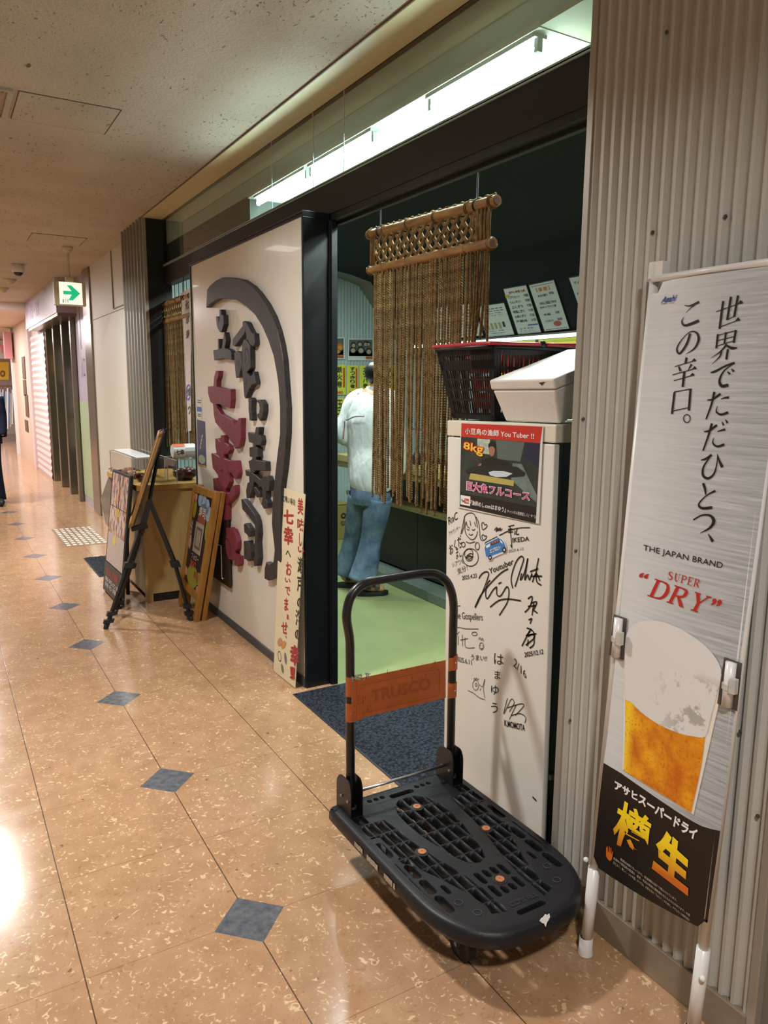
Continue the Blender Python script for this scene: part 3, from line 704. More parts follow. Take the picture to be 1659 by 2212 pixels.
# orange plate, tabs and screws
PY = Yp(HY - .018)
qo = [on(p, PY) for p in ((759,1469),(963,1426),(963,1508),(760,1556))]
pl_ = M(); pl_.ext(qo, (0, .003, 0)); op = pl_.build('name_plate', ORA, tro, bev=.001)
m = M(); ol = [bil(qo, s, t) for s, t in ((.07,.16),(.90,.15),(.93,.24),(.93,.78),(.90,.86),(.10,.86),(.07,.78))]
m.tube([p + np.array((0, -.0012, 0)) for p in ol], .0022, 6, closed=True); m.build('pressed_border', ORA, op)
m = M(); text_quad(m, 'TRUSCO', sub([p + np.array((0, -.0018, 0)) for p in qo], .20, .83, .36, .66), bold=.02); m.build('pressed_name', mat('orange_paint_dim', '#9a4e24', .5), op)
m = M(); rg = random.Random(9)
for i in range(26):
    s, t = rg.choice(((rg.uniform(.02,.2), rg.uniform(.5,.95)), (rg.uniform(.3,.9), rg.uniform(.3,.9)), (rg.uniform(.02,.98), rg.uniform(.0,.06))))
    p = bil(qo, s, t) + np.array((0, -.0015, 0)); d = bil(qo, s + rg.uniform(.0,.012), t - rg.uniform(.02,.09)) + np.array((0, -.0015, 0)); stroke(m, [p, d], rg.uniform(.0006, .002), (0, -1, 0))
m.build('scuff_mark', mat('scuff_dark', '#5a2a14', .7), op)
for px, s in (((752,1467),(770,1505)), 0), (((752,1525),(770,1560)), 0), (((957,1424),(978,1451)), 1), (((957,1484),(978,1510)), 1):
    a, b = on(px[0], Yp(HY - .021)), on(px[1], Yp(HY - .021))
    m = M(); xs = 1.0445 if s == 0 else 1.4345
    arc = [(xs + .0165*math.cos(t), HY - .0 + .0165*math.sin(t)) for t in np.linspace(-math.pi, 0, 9)]
    zz0, zz1 = b[2], a[2]; z0, z1 = zz0, zz1
    m.add([(x, y, z0) for x, y in arc] + [(x, y, z1) for x, y in arc], [(i, i+1, 10+i, 9+i) for i in range(8)])
    sgn = 1 if s == 0 else -1
    m.box(*sorted((xs + sgn*.012, xs + sgn*.03)), HY - .021, HY - .0175, z0 + .004, z1 - .004)
    md = m.build('clamp', ORA, op); sm = md.modifiers.new('thickness', 'SOLIDIFY'); sm.thickness = .002
    m = M(); m.lathe((xs, HY - .019, (z0+z1)/2), [(.0001, -.0022), (.0032, -.0016), (.0036, .0)], 12, 'y'); m.build('screw', ZINC, md)
m = M(); rg = random.Random(2)   # crumpled clear tape on the plate's upper left corner
for i in range(34):
    s = rg.uniform(.0, .17); p = bil(qo, s, rg.uniform(-.10, .03)) + np.array((rg.uniform(-.002,.002), -.003, 0)); m.tube([p, p + np.array((rg.uniform(-.008,.008), -.002, rg.uniform(-.004,.01))), p + np.array((rg.uniform(-.012,.012), -.001, rg.uniform(-.006,.006)))], .0012, 5)
m.build('crumpled_tape', mat('tape_grey', '#9a9a94', .3), op)
# castors
RUB = mat('black_rubber', '#17171a', .55)
for u, v, rear in ((-.128, 1.445, 0), (.128, 1.445, 0), (-.095, 1.87, 1), (.095, 1.87, 1)):
    c = bpy.data.objects.new('castor', None); COL.objects.link(c); c.parent = tro; c.location = (u, v - 1.65, 0)
    x, y, r = CX + u, v, .048
    m = M(); m.lathe((x, y, r), [(.0001, -.012), (.026, -.012), (.034, -.016), (r, -.012), (r, .012), (.034, .016), (.026, .012), (.0001, .012)], 28, 'x'); m.build('wheel', RUB, c, auto=50)
    m = M()
    for dx in (-.019, .017): m.prism([(x + dx, y - .014, r), (x + dx, y + .014, r), (x + dx, y + .026, ZT - .046), (x + dx, y - .026, ZT - .046)], [(x + dx + .002, y - .014, r), (x + dx + .002, y + .014, r), (x + dx + .002, y + .026, ZT - .046), (x + dx + .002, y - .026, ZT - .046)])
    m.box(x - .03, x + .03, y - .03, y + .03, ZT - .05, ZT - .03); m.build('fork', mat('castor_fork', '#3a3a3e', .4, .5), c)
    m = M(); m.cyl((x - .023, y, r), (x + .023, y, r), .006, 10); m.build('axle', ZINC, c)
# ================================================================ white freezer cabinet in the doorway
FO = np.array((1.561, 2.197, 1.407)); RL = .018
FU = np.array((0, -math.cos(RL), math.sin(RL))); FV = np.array((0, math.sin(RL), math.cos(RL))); FN = np.array((-1., 0, 0))
def fq(a0, a1, b0, b1, x=0.0):   # quad on the cabinet front: a across from the left, b down from the top, x towards the corridor
    return [FO + FU*a0 - FV*b0 + FN*x, FO + FU*a1 - FV*b0 + FN*x, FO + FU*a1 - FV*b1 + FN*x, FO + FU*a0 - FV*b1 + FN*x]
fr = thing('freezer_cabinet', 'tall white freezer cabinet covered in black marker drawings at the doorway', 'freezer', (1.8, 1.92, 0))
FW = mat('white_enamel', '#dcd8cf', .35, var=.03, vs=4); FCAP = mat('cream_cap', '#d6cfbd', .45); FSIDE = mat('dark_slate_side', '#2b3031', .5, var=.2, vs=5)
m = M(); m.ext(fq(.004, .546, .058, 1.388), (.022, 0, 0)); m.build('door', FW, fr, bev=.004)
m = M(); m.ext(fq(0, .55, 0, .054), (.56, 0, 0)); m.build('top_cap', FCAP, fr, bev=.004)
m = M(); m.ext([p + np.array((.026, 0, 0)) for p in fq(.006, .544, .054, 1.10)], (.53, 0, 0)); m.build('body', FSIDE, fr, bev=.002)
m = M(); m.ext([p + np.array((.026, 0, 0)) for p in fq(.006, .544, 1.115, 1.395)], (.53, 0, 0)); m.build('base', FSIDE, fr, bev=.002)
m = M(); m.ext([p + np.array((.022, 0, 0)) for p in fq(.53, .556, 1.10, 1.116)], (.035, 0, 0)); m.build('hinge', mat('hinge_grey', '#8d8f88', .4, .5), fr)
m = M(); m.ext([p + np.array((.03, 0, 0)) for p in fq(-.012, .006, .70, .82)], (.03, 0, 0)); m.build('door_handle', FCAP, fr, bev=.003)
PFZ = X(1.5595)
MK = mat('marker_ink', '#1d1c1c', .5); MKG = mat('faded_marker_ink', '#55534f', .6)
def ink(strokes, k, w, mt, name, pl=PFZ, par=None, lift=0, w1=None):
    m = M()
    for s in strokes:
        P = ons(s, pl, k[2], k[0], k[1])
        if len(P) > 2: P = smooth_path(P, 4)
        stroke(m, P, w, pl[1] if pl[1][0] < 0 else (-1, 0, 0), w1, lift)
    return m.build(name, mt, par if par is not None else fr)
def ring(cx, cy, rx, ry, a0=0, a1=360, n=14): return [(cx + rx*math.cos(math.radians(a0 + (a1-a0)*i/n)), cy + ry*math.sin(math.radians(a0 + (a1-a0)*i/n))) for i in range(n+1)]
k6c = (720, 750, 3.072); k7c = (940, 880, 2.404)
# announcer's drawing: long-haired girl, hearts, bowl
girl = [[(850,1240),(868,1180),(872,1120),(905,1100),(935,1110),(950,1160),(955,1200)], [(880,1160),(872,1200),(880,1240),(905,1270),(930,1275),(950,1250),(955,1220)],
  [(880,1155),(890,1190),(905,1200)], [(905,1150),(912,1185)], [(935,1160),(945,1190)], [(886,1205),(893,1213),(902,1210)], [(918,1208),(928,1215),(940,1206)], [(898,1238),(912,1248),(926,1240)],
  [(945,1125),(962,1160),(970,1220),(975,1270),(990,1285)], [(870,1120),(858,1180),(845,1240)], ring(862,1310,12,16), ring(955,1320,14,24), [(880,1290),(905,1300),(940,1290)], ring(910,1395,52,58),
  ring(898,1372,28,34,20,380), [(885,1385),(905,1370),(925,1372)], [(880,1400),(900,1390),(930,1392)], ring(900,1400,22,18), [(985,1190),(985,1168),(998,1165),(1003,1180),(1015,1175),(1018,1192),(992,1212),(985,1190)],
  [(988,1268),(985,1250),(997,1245),(1003,1255),(1013,1250),(1016,1264),(996,1282),(988,1268)]]
ink(girl, k6c, .0030, MK, 'girl_drawing')
def hand(body, q6, k, mt, name, bold=0, pl=PFZ):
    m = M(); text_quad(m, body, [on((k[0] + x/k[2], k[1] + y/k[2]), pl) for x, y in q6], bold=bold); return m.build(name, mt, fr)
hand('RnC', [(760,1130),(822,1090),(826,1140),(766,1180)], k6c, MK, 'handwriting', .002)
hand('アナウンサー', [(765,1225),(838,1180),(842,1205),(770,1255)], k6c, MK, 'handwriting')
hand('おくだ', [(765,1320),(845,1240),(855,1300),(775,1385)], k6c, MK, 'handwriting', .01)
hand('まこ', [(812,1330),(850,1310),(850,1390),(815,1410)], k6c, MK, 'handwriting')
hand('シアワも', [(785,1430),(862,1400),(868,1432),(790,1462)], k6c, MK, 'handwriting')
hand('気分！', [(820,1470),(885,1440),(892,1480),(826,1512)], k6c, MK, 'handwriting')
hand('2025.4.23', [(852,1518),(950,1500),(952,1528),(854,1546)], k6c, MK, 'handwriting', .01)
ink([[(1068,1215),(1085,1195),(1080,1225),(1095,1200),(1092,1220),(1108,1198),(1105,1218),(1120,1205)], [(1100,1250),(1160,1220),(1230,1200),(1305,1198)], [(1172,1185),(1178,1260),(1185,1330),(1175,1310)], [(1160,1190),(1200,1180)], [(1158,1210),(1190,1205)], [(1160,1230),(1192,1225)],[(1205,1215),(1202,1245)],[(1220,1205),(1212,1240),(1232,1240)]], k6c, .0035, MK, 'signature')
hand('IKEDA', [(1186,1265),(1298,1255),(1300,1285),(1190,1298)], k6c, MK, 'handwriting', .015)
hand('2025.6.12', [(1160,1345),(1262,1328),(1262,1345),(1160,1364)], k6c, MKG, 'handwriting')
hand('Youtuber', [(1030,1470),(1190,1400),(1198,1440),(1036,1506)], k6c, MK, 'handwriting', .012)
ink([[(965,1535),(985,1505),(1015,1490),(1030,1510),(1000,1600),(965,1680),(940,1730)], [(1040,1545),(1020,1575),(1010,1640),(1022,1668),(1060,1610),(1085,1590)], [(940,1725),(975,1650),(1040,1570),(1110,1500),(1160,1470)], [(1085,1590),(1085,1640),(1110,1650),(1150,1590),(1165,1620),(1155,1690),(1120,1750),(1100,1780)], [(1040,1725),(1100,1680),(1170,1672),(1245,1683)],[(1095,1570),(1115,1560)],
  [(1190,1600),(1180,1530),(1210,1430),(1245,1388),(1262,1410),(1240,1480),(1215,1560),(1205,1590)], [(1250,1500),(1240,1545),(1258,1520),(1275,1470),(1290,1400),(1275,1500),(1270,1545),(1290,1510),(1300,1545),(1318,1500)], [(1362,1400),(1350,1460),(1345,1520),(1352,1560),(1380,1580)], [(1305,1490),(1360,1470)], [(1310,1520),(1385,1520)], [(1320,1560),(1345,1500),(1370,1550)]], k6c, .0052, MK, 'signature')
ink([[(1290,1670),(1320,1655),(1305,1720),(1270,1760)], [(1310,1700),(1350,1690),(1330,1740)], [(1330,1700),(1318,1780)], [(1320,1740),(1355,1765)], [(1290,1720),(1345,1715)], [(1318,1800),(1305,1835)],[(1295,1810),(1318,1800)]], k6c, .005, MK, 'signature')
ink([[(475,1145),(505,1160),(515,1195),(470,1235)], [(490,1160),(450,1240)], [(480,1190),(510,1180),(512,1230),(490,1250)], [(470,1185),(525,1175)], [(482,1205),(480,1240)], [(500,1150),(478,1180)]], k7c, .005, MK, 'signature')
hand('2025/12.12', [(462,1272),(560,1255),(562,1280),(464,1298)], k7c, MK, 'handwriting', .02)
hand('The Gospellers', [(92,1058),(245,1072),(248,1118),(96,1108)], k7c, MKG, 'handwriting', .004)
ink([[(85,1035),(130,1030)], [(95,1150),(120,1142),(160,1150),(225,1150)], [(100,1228),(105,1190),(125,1165)], [(120,1185),(118,1235)], [(130,1208),(170,1200)], [(140,1180),(142,1240)],[(155,1195),(158,1245),(205,1248)], ring(204,1176,14,9), ring(240,1240,11,18), [(225,1205),(232,1195),(238,1210),(245,1198),(250,1215)], [(232,1236),(236,1238)],[(244,1236),(248,1237)],[(234,1248),(240,1253),(247,1247)]], k7c, .0026, MKG, 'signature')
hand('うまい!!', [(185,1282),(268,1290),(268,1318),(186,1312)], k7c, MKG, 'handwriting', .01)
hand('2025.6.11', [(104,1290),(188,1312),(190,1338),(106,1316)], k7c, MKG, 'handwriting', .01)
ink([ring(210,1442,16,26), ring(212,1440,5,8), [(200,1415),(205,1405),(210,1415),(215,1405),(220,1415),(226,1408)], [(230,1440),(245,1450),(258,1410),(250,1460),(258,1510)], [(170,1470),(200,1485),(230,1508),(258,1518)], [(238,1460),(232,1470)], [(192,1390),(192,1393)], [(191,1408),(191,1411)]], k7c, .0024, MKG, 'fish_drawing')
hand('は', [(305,1275),(355,1285),(355,1340),(306,1332)], k7c, MK, 'handwriting'); hand('ま', [(308,1365),(338,1370),(338,1415),(308,1410)], k7c, MK, 'handwriting')
hand('ゆ', [(290,1440),(330,1445),(330,1495),(290,1490)], k7c, MK, 'handwriting'); hand('う', [(290,1532),(325,1536),(325,1590),(290,1585)], k7c, MK, 'handwriting')
hand('2/16', [(412,1300),(470,1370),(475,1412),(405,1342)], k7c, MK, 'handwriting')
ink([[(375,1510),(355,1590),(372,1560),(395,1515),(410,1535),(385,1580)], [(375,1560),(440,1540),(460,1550),(415,1600)], [(420,1545),(385,1620)], [(395,1600),(440,1590),(470,1610),(465,1640)]], k7c, .0028, MK, 'signature')
hand('K.MOMOTA', [(358,1622),(465,1648),(466,1682),(360,1655)], k7c, MK, 'handwriting', .02)
ink([[(505,2022),(525,2043)]], k7c, .006, MK, 'scratch')
# ---------------------------------------------------------------- poster
pz = X(1.557)
PQ = [on(p, pz) for p in ((996,914),(1174,919.5),(1164.6,1131.7),(989,1096))]
po = sheet_on('poster', 'fisherman poster with a red heading and a big fish on the white freezer', 'poster', [p + np.array((.0008, 0, 0)) for p in PQ], mat('poster_white', '#d8d6d2', .3))
def pk(pts, d=.001): return [on((720 + x/3.072, 750 + y/3.072), X(1.5555 - d)) for x, y in pts]
def flat(name, pts, mt, d=.001, par=po, fn=pk):
    m = M(); m.poly(fn(pts, d)); return m.build(name, mt, par)
flat('heading_band', [(850,505),(1387,527),(1372,637),(848,594)], mat('poster_red', '#bd2f22', .35), .0002)
flat('photograph', [(848,594),(1372,637),(1348,1062),(840,965)], mat('photo_dark', '#2c3431', .35, var=.35, vs=14), .0002)
flat('footer_band', [(840,965),(1348,1062),(1342,1168),(838,1055)], mat('poster_black', '#161415', .35), .0002)
flat('photo_wall', [(1080,615),(1270,632),(1240,760),(1090,740)], mat('photo_grey', '#59635f', .4), .0006)
flat('photo_window', [(955,606),(1040,612),(1034,712),(955,700)], mat('photo_window', '#a9b2a6', .4, var=.3, vs=60), .0006)
flat('photo_screen', [(1275,632),(1370,642),(1358,800),(1262,726)], mat('photo_navy', '#20243e', .4), .0006)
flat('photo_bench', [(1190,770),(1250,775),(1352,985),(1345,1030),(1180,880)], mat('photo_steel', '#6c7a76', .35, var=.2, vs=30), .0006)
flat('photo_person', [(975,780),(985,745),(1035,730),(1070,735),(1120,748),(1180,775),(1120,800),(1000,795)], mat('photo_shirt', '#14130f', .4), .001)
flat('photo_person', ring(1052,682,21,42)[:-1], mat('photo_skin', '#9a7156', .4), .0012)
flat('photo_person', [(1030,672),(1028,645),(1045,625),(1068,630),(1077,655),(1072,672),(1060,658),(1042,658)], mat('photo_hair', '#171410', .4), .0014)
flat('photo_person', [(965,775),(985,770),(975,800),(955,800)], mat('photo_skin', '#9a7156', .4), .0012)
flat('photo_board', [(912,836),(1200,885),(1196,922),(900,876)], mat('photo_wood', '#b3a45c', .4), .0016)
flat('photo_fish', [(878,818),(935,790),(1010,784),(1130,782),(1220,795),(1275,835),(1265,855),(1200,862),(1100,860),(1000,840),(930,832),(885,838)], mat('photo_fish_back', '#1c2022', .25), .002)
flat('photo_fish', [(1030,830),(1060,820),(1130,822),(1190,838),(1150,860),(1080,862),(1040,850)], mat('photo_fish_belly', '#c4d2da', .25), .0024)
PWHT = mat('print_white', '#e8e5e0', .4)
def ptext(body, q, mt, name, bold=0, d=.0026, par=po, fn=pk):
    m = M(); text_quad(m, body, fn(q, d), bold=bold); return m.build(name, mt, par)
ptext('小豆島の漁師 You Tuber !!', [(875,535),(1332,566),(1330,612),(874,576)], PWHT, 'heading', .015, .001)
ptext('8kg', [(862,622),(1000,640),(994,742),(858,690)], mat('print_red', '#c02a1a', .4), 'lettering', .055)
ptext('8kg', [(866,630),(996,648),(990,730),(862,684)], mat('print_yellow', '#e8c63c', .4), 'lettering', .015, .003)
ptext('巨大魚フルコース', [(884,885),(1308,958),(1306,1026),(882,952)], PWHT, 'lettering', .06)
ptext('巨大魚フルコース', [(888,889),(1304,962),(1302,1022),(886,948)], mat('print_pink', '#c83c7c', .4), 'lettering', .022, .003)
ptext('『漁師めし.comはまゆう』', [(912,1014),(1146,1062),(1144,1098),(910,1046)], PWHT, 'lettering', .012, .001)
ptext('チャンネル登録宜しく(´･∀･`)ﾉ', [(1155,1078),(1346,1112),(1344,1142),(1153,1100)], PWHT, 'lettering', .0, .001)
flat('logo_card', [(845,980),(910,992),(908,1056),(843,1042)], PWHT, .0008)
flat('logo_badge', [(870,1003),(899,1008),(898,1040),(869,1035)], mat('print_red', '#c02a1a', .4), .0014)
ptext('You', [(848,1006),(869,1010),(868,1030),(847,1026)], MK, 'lettering', .02, .0014); ptext('Tube', [(872,1010),(898,1015),(897,1034),(871,1029)], PWHT, 'lettering', .02, .002)
# ---------------------------------------------------------------- van sticker
vz = lambda pts, d=0: [on((720 + x/3.072, 750 + y/3.072), X(1.559 - d)) for x, y in pts]
vo = [(998,1330),(1002,1300),(1095,1255),(1118,1268),(1140,1290),(1150,1325),(1148,1360),(1128,1368),(1060,1398),(1052,1415),(1030,1418),(1018,1400),(1010,1395)]
m = M(); m.ext(vz(vo, .0004), (-.0008, 0, 0)); van = tag(m.build('van_sticker', mat('sticker_white', '#d9dce0', .35)), 'small blue van sticker among the marker drawings on the white freezer', 'sticker')
flat('van_body', [(1004,1332),(1012,1306),(1094,1265),(1115,1276),(1134,1298),(1143,1330),(1138,1352),(1020,1395),(1012,1385)], mat('van_blue', '#3d79b8', .35), .0016, van, vz)
flat('van_window', [(1012,1318),(1040,1302),(1040,1322),(1016,1334)], PWHT, .002, van, vz); flat('van_window', [(1046,1298),(1098,1276),(1104,1292),(1050,1316)], mat('van_glass', '#1d2b4c', .3), .002, van, vz)
flat('van_window', [(1105,1278),(1120,1290),(1126,1305),(1108,1294)], PWHT, .002, van, vz)
flat('van_wheel', ring(1040,1396,12,17)[:-1], INK, .0024, van, vz); flat('van_wheel', ring(1134,1345,13,20)[:-1], INK, .0024, van, vz)
flat('van_hub', ring(1040,1396,5,7)[:-1], PWHT, .0028, van, vz); flat('van_hub', ring(1134,1345,5,8)[:-1], PWHT, .0028, van, vz)
ptext('定置漁', [(1050,1296),(1098,1276),(1100,1290),(1052,1310)], mat('print_redorange', '#d06a4a', .4), 'lettering', .02, .0024, van, vz)
ptext('エプロン', [(1036,1342),(1108,1312),(1110,1340),(1040,1370)], PWHT, 'lettering', .03, .0024, van, vz)
m = M(); stroke(m, vz([(1005,1306),(1010,1295),(1085,1258),(1090,1262)], .002), .003, (-1, 0, 0)); m.build('roof_rack', INK, van)
# ---------------------------------------------------------------- shopping basket with red handles
TOPZ = 1.4085
def ftop(x, y): return FO[2] + (FO[1] - y) * .018 + .0005
bs = thing('shopping_basket', 'black slotted shopping basket with a red handle on top of the freezer', 'basket', (1.8, 2.1, TOPZ))
BPL = mat('basket_black', '#0e0d10', .4, spec=.35); BRD = mat('basket_red_handle', '#a5222a', .35)
b0 = [(1.605, 2.225), (1.605, 1.985), (1.955, 1.985), (1.955, 2.225)]; b1 = [(1.575, 2.295), (1.575, 1.965), (2.02, 1.965), (2.02, 2.295)]
zb = 1.4135; zt = 1.655
def bw(i, s, t):   # wall i, s along, t up
    j = (i + 1) % 4; a = np.array((*b0[i], zb)); b = np.array((*b0[j], zb)); c = np.array((*b1[j], zt)); d = np.array((*b1[i], zt))
    return a*(1-s)*(1-t) + b*s*(1-t) + c*s*t + d*(1-s)*t
def slotted(m, i, wid, rows, solid=()):
    """a wall of uprights and horizontal bands leaving slots"""
    nst = int(wid / .0125); h = .0025
    for t0, t1 in ((0, .07), (.255, .285), (.40, .43), (.55, .575), (.70, .83 if i in (0, 2) else .74), (.90, 1.0)):
        q = [bw(i, 0, t0), bw(i, 1, t0), bw(i, 1, t1), bw(i, 0, t1)]; n = np.cross(q[1]-q[0], q[3]-q[0]); n /= np.linalg.norm(n); m.ext(q, -n*.003)
    for k in range(nst + 1):
        s = k / nst; wd = .022 if k in (0, nst) else .0052 / wid
        s0, s1 = max(0, s - wd/2), min(1, s + wd/2)
        q = [bw(i, s0, 0), bw(i, s1, 0), bw(i, s1, 1), bw(i, s0, 1)]; n = np.cross(q[1]-q[0], q[3]-q[0]); n /= np.linalg.norm(n); m.ext(q, -n*.003)
    for s0, s1 in ((0, .07), (.93, 1)):
        q = [bw(i, s0, 0), bw(i, s1, 0), bw(i, s1, 1), bw(i, s0, 1)]; n = np.cross(q[1]-q[0], q[3]-q[0]); n /= np.linalg.norm(n); m.ext(q, -n*.004)
    if i in (0, 2):
        q = [bw(i, .62, .70), bw(i, 1, .70), bw(i, 1, 1), bw(i, .62, 1)]; n = np.cross(q[1]-q[0], q[3]-q[0]); n /= np.linalg.norm(n); m.ext(q, -n*.003)
m = M()
for i in range(4): slotted(m, i, [.3, .4, .3, .4][i], 5)
m.add([(*p, zb) for p in b0] + [(*p, zb + .004) for p in b0], [(0,1,2,3), (7,6,5,4), (0,4,5,1), (1,5,6,2), (2,6,7,3), (3,7,4,0)])
m.build('basket_wall', BPL, bs)
m = M(); rim = [np.array((*p, zt)) for p in b1]; ce = sum(rim) / 4
ro = [p + (p - ce) * .05 for p in rim]; m.tube([p * .9 + q_ * .1 for p, q_ in zip(ro, ro[1:] + ro[:1])] and sum([[a * .92 + b * .08, a * .08 + b * .92] for a, b in zip(ro, ro[1:] + ro[:1])], []), .008, 8, closed=True); m.build('rim', BPL, bs, smooth=True)
for s in (0, 1):
    m = M(); xx = 1.562 if s == 0 else 2.035; zz = zt + .010 + .006*s
    m.tube(smooth_path([(1.76 + .03*s, 1.952, zt + .012), (1.64, 1.952, zz), (1.575, 1.958, zz), (xx, 1.99, zz), (xx, 2.13, zz), (xx, 2.27, zz), (1.575, 2.302, zz), (1.64, 2.308, zz), (1.76 + .03*s, 2.308, zt + .012)] if s == 0 else
      [(1.79, 1.952, zt + .012), (1.95, 1.952, zz), (2.025, 1.96, zz), (xx, 1.99, zz), (xx, 2.27, zz), (2.025, 2.3, zz), (1.95, 2.308, zz), (1.79, 2.308, zt + .012)], 4), .0065, 8); m.build('handle', BRD, bs, smooth=True)
m = M()
for y in (1.955, 2.305): m.sph((1.775, y, zt + .012), .014, .008, .014)
m.build('handle_pivot', BPL, bs)
# a red basket nested inside, glimpsed through the slots
rb_ = thing('shopping_basket', 'red basket nested inside the black one on top of the freezer', 'basket', (1.8, 2.1, TOPZ + .03))
m = M(); c0 = [(1.66, 2.16), (1.66, 2.005), (1.93, 2.005), (1.93, 2.16)]; c1 = [(1.64, 2.20), (1.64, 1.995), (1.98, 1.995), (1.98, 2.20)]
for i in range(4):
    j = (i+1) % 4
    for k in range(15):
        for t0, t1 in ((0, .3), (.36, .62), (.68, .96)):
            s0, s1 = k/15 + .012, (k+1)/15 - .012
            f = lambda s, t: (np.array((*c0[i], 1.45))*(1-s) + np.array((*c0[j], 1.45))*s)*(1-t) + (np.array((*c1[i], 1.63))*(1-s) + np.array((*c1[j], 1.63))*s)*t
            m.add([f(s0, t0), f(s1, t0), f(s1, t1), f(s0, t1)], [(0,1,2,3)])
o = m.build('slatted_wall', mat('basket_red', '#b2452f', .45), rb_); sm = o.modifiers.new('thickness', 'SOLIDIFY'); sm.thickness = .003
m = M(); m.add([(*p, 1.45) for p in c0] + [(*p, 1.456) for p in c0], [(0,1,2,3), (7,6,5,4), (0,4,5,1), (1,5,6,2), (2,6,7,3), (3,7,4,0)]); m.build('bottom', mat('basket_red', '#b2452f', .45), rb_)
m = M()
for i in range(4): m.bar((*c1[i], 1.627), (*c1[(i+1) % 4], 1.627), .008, .01)
m.build('rim', mat('basket_red', '#b2452f', .45), rb_)
# ---------------------------------------------------------------- foam box tipped against the basket
FOAM = mat('white_foam', '#d9d3cd', .75, bump=.25, bs=260, var=.03, vs=7)
fb = thing('foam_box', 'white polystyrene box with lid tipped forward beside the black basket', 'box', (1.75, 1.80, TOPZ))
a_ = math.radians(18); fv = np.array((-math.sin(a_), 0, math.cos(a_))); fw = np.array((math.cos(a_), 0, math.sin(a_)))
BLp = np.array((1.594, 1.915, 1.4145)); BRp = np.array((1.594, 1.668, 1.4175)); fy = (BRp - BLp)
def fbq(h, fl): # ring of the body at height h; flare makes the top wider
    A = BLp - fy*fl*.5 - fw*fl*.06; B = BRp + fy*fl*.5 - fw*fl*.06; L = .34 + fl*.06
    return [A + fv*h, B + fv*h, B + fv*h + fw*L, A + fv*h + fw*L]
m = M(); m.prism(fbq(0, 0), fbq(.108, .16)); m.build('body', FOAM, fb, bev=.006)
m = M(); m.prism(fbq(.109, .20), fbq(.142, .20)); m.build('lid', FOAM, fb, bev=.006)
m = M(); q = fbq(.125, .205); p = q[0]*.22 + q[1]*.78 - fw*.001
m.poly([p + fv*.006, p + (q[1]-q[0])*.10 + fv*.009, p + (q[1]-q[0])*.03 - fv*.004, p + (q[1]-q[0])*.035 + fv*.0]); m.build('ink_mark', INK, fb)
# the block the raised back of the box rests on
# ================================================================ beer banner on its white stand
bn = thing('advertising_banner', 'tall silver and black beer banner on a white stand before the corrugated pier', 'banner', (1.41, 1.1, 0))
LX = .0226
BP = ((1.41, 1.0, 0), (1.0, 0, -LX)); BPN = np.array((-1.0, 0, LX)) / math.hypot(1, LX)
def bp(p, d=0.0): return on(p, (np.array(BP[0]) + BPN * d, BP[1]))
PVC = mat('white_pvc_pipe', '#dcdad8', .3)
def cam_d_(p): return np.linalg.norm(np.array(p) - EYE)
# edges of the cloth measured along the poles
Lp = [(1425,603), (1407,640), (1391,800), (1372,1000), (1340,1340), (1313,1600), (1296,1720), (1283,1866)]
Rp = [(1712,566), (1705,640), (1688,800), (1659,1006), (1628,1236), (1603,1410), (1578,1640), (1555,1820), (1528,2010)]
zs = np.linspace(.205, 1.765, 40)
def edge(pp):
    P = [bp(p) for p in pp]; z = np.array([q[2] for q in P])[::-1]; y = np.array([q[1] for q in P])[::-1]
    return lambda h: float(np.interp(h, z, y))
eL, eR = edge(Lp), edge(Rp)
ztl, ztr, zbl, zbr = bp((1445,606))[2], bp((1659,577))[2], bp((1283,1866))[2], bp((1528,2010))[2]
yl0, yr0 = 1.284, .934
def px_(z): return 1.41 + LX * z
def polept(s, z): y0, y1 = (1.287, eL(1.74) + .004) if s == 0 else (.937, eR(1.70) - .002); t = z / 1.74; return np.array((px_(z) + .006, y0 + (y1 - y0) * t + (.012 if s else 0), z))
for s in (0, 1):
    m = M(); m.tube([polept(s, 0.035), polept(s, .26)], .0155, 16); m.tube([polept(s, .26), polept(s, 1.78)], .011, 14)
    pole = m.build('pole', PVC, bn, smooth=True)
    m = M(); m.lathe(polept(s, 0), [(.0001, .0), (.021, .0), (.0215, .004), (.0185, .02), (.0185, .05), (.0165, .052)], 18); m.build('foot_cap', PVC, pole, smooth=True)
    m = M(); p = polept(s, 1.775); m.lathe(p, [(.0001, .035), (.014, .035), (.015, .028), (.015, -.002), (.012, -.004)], 14); m.box(p[0] - .012, p[0] + .012, p[1] - .03, p[1] + .004, p[2] + .004, p[2] + .034); m.build('top_socket', PVC, pole)
    m = M(); p = polept(s, .20 if s else .28) + np.array((-.016, -.018 if s else .016, 0)); m.sph(p, .007); m.build('push_button', PVC, pole)
m = M(); m.cyl(polept(0, 1.772) + np.array((-.012, -.005, 0)), polept(1, 1.772) + np.array((-.012, .005, 0)), .008, 12); m.build('top_crossbar', PVC, bn, smooth=True)
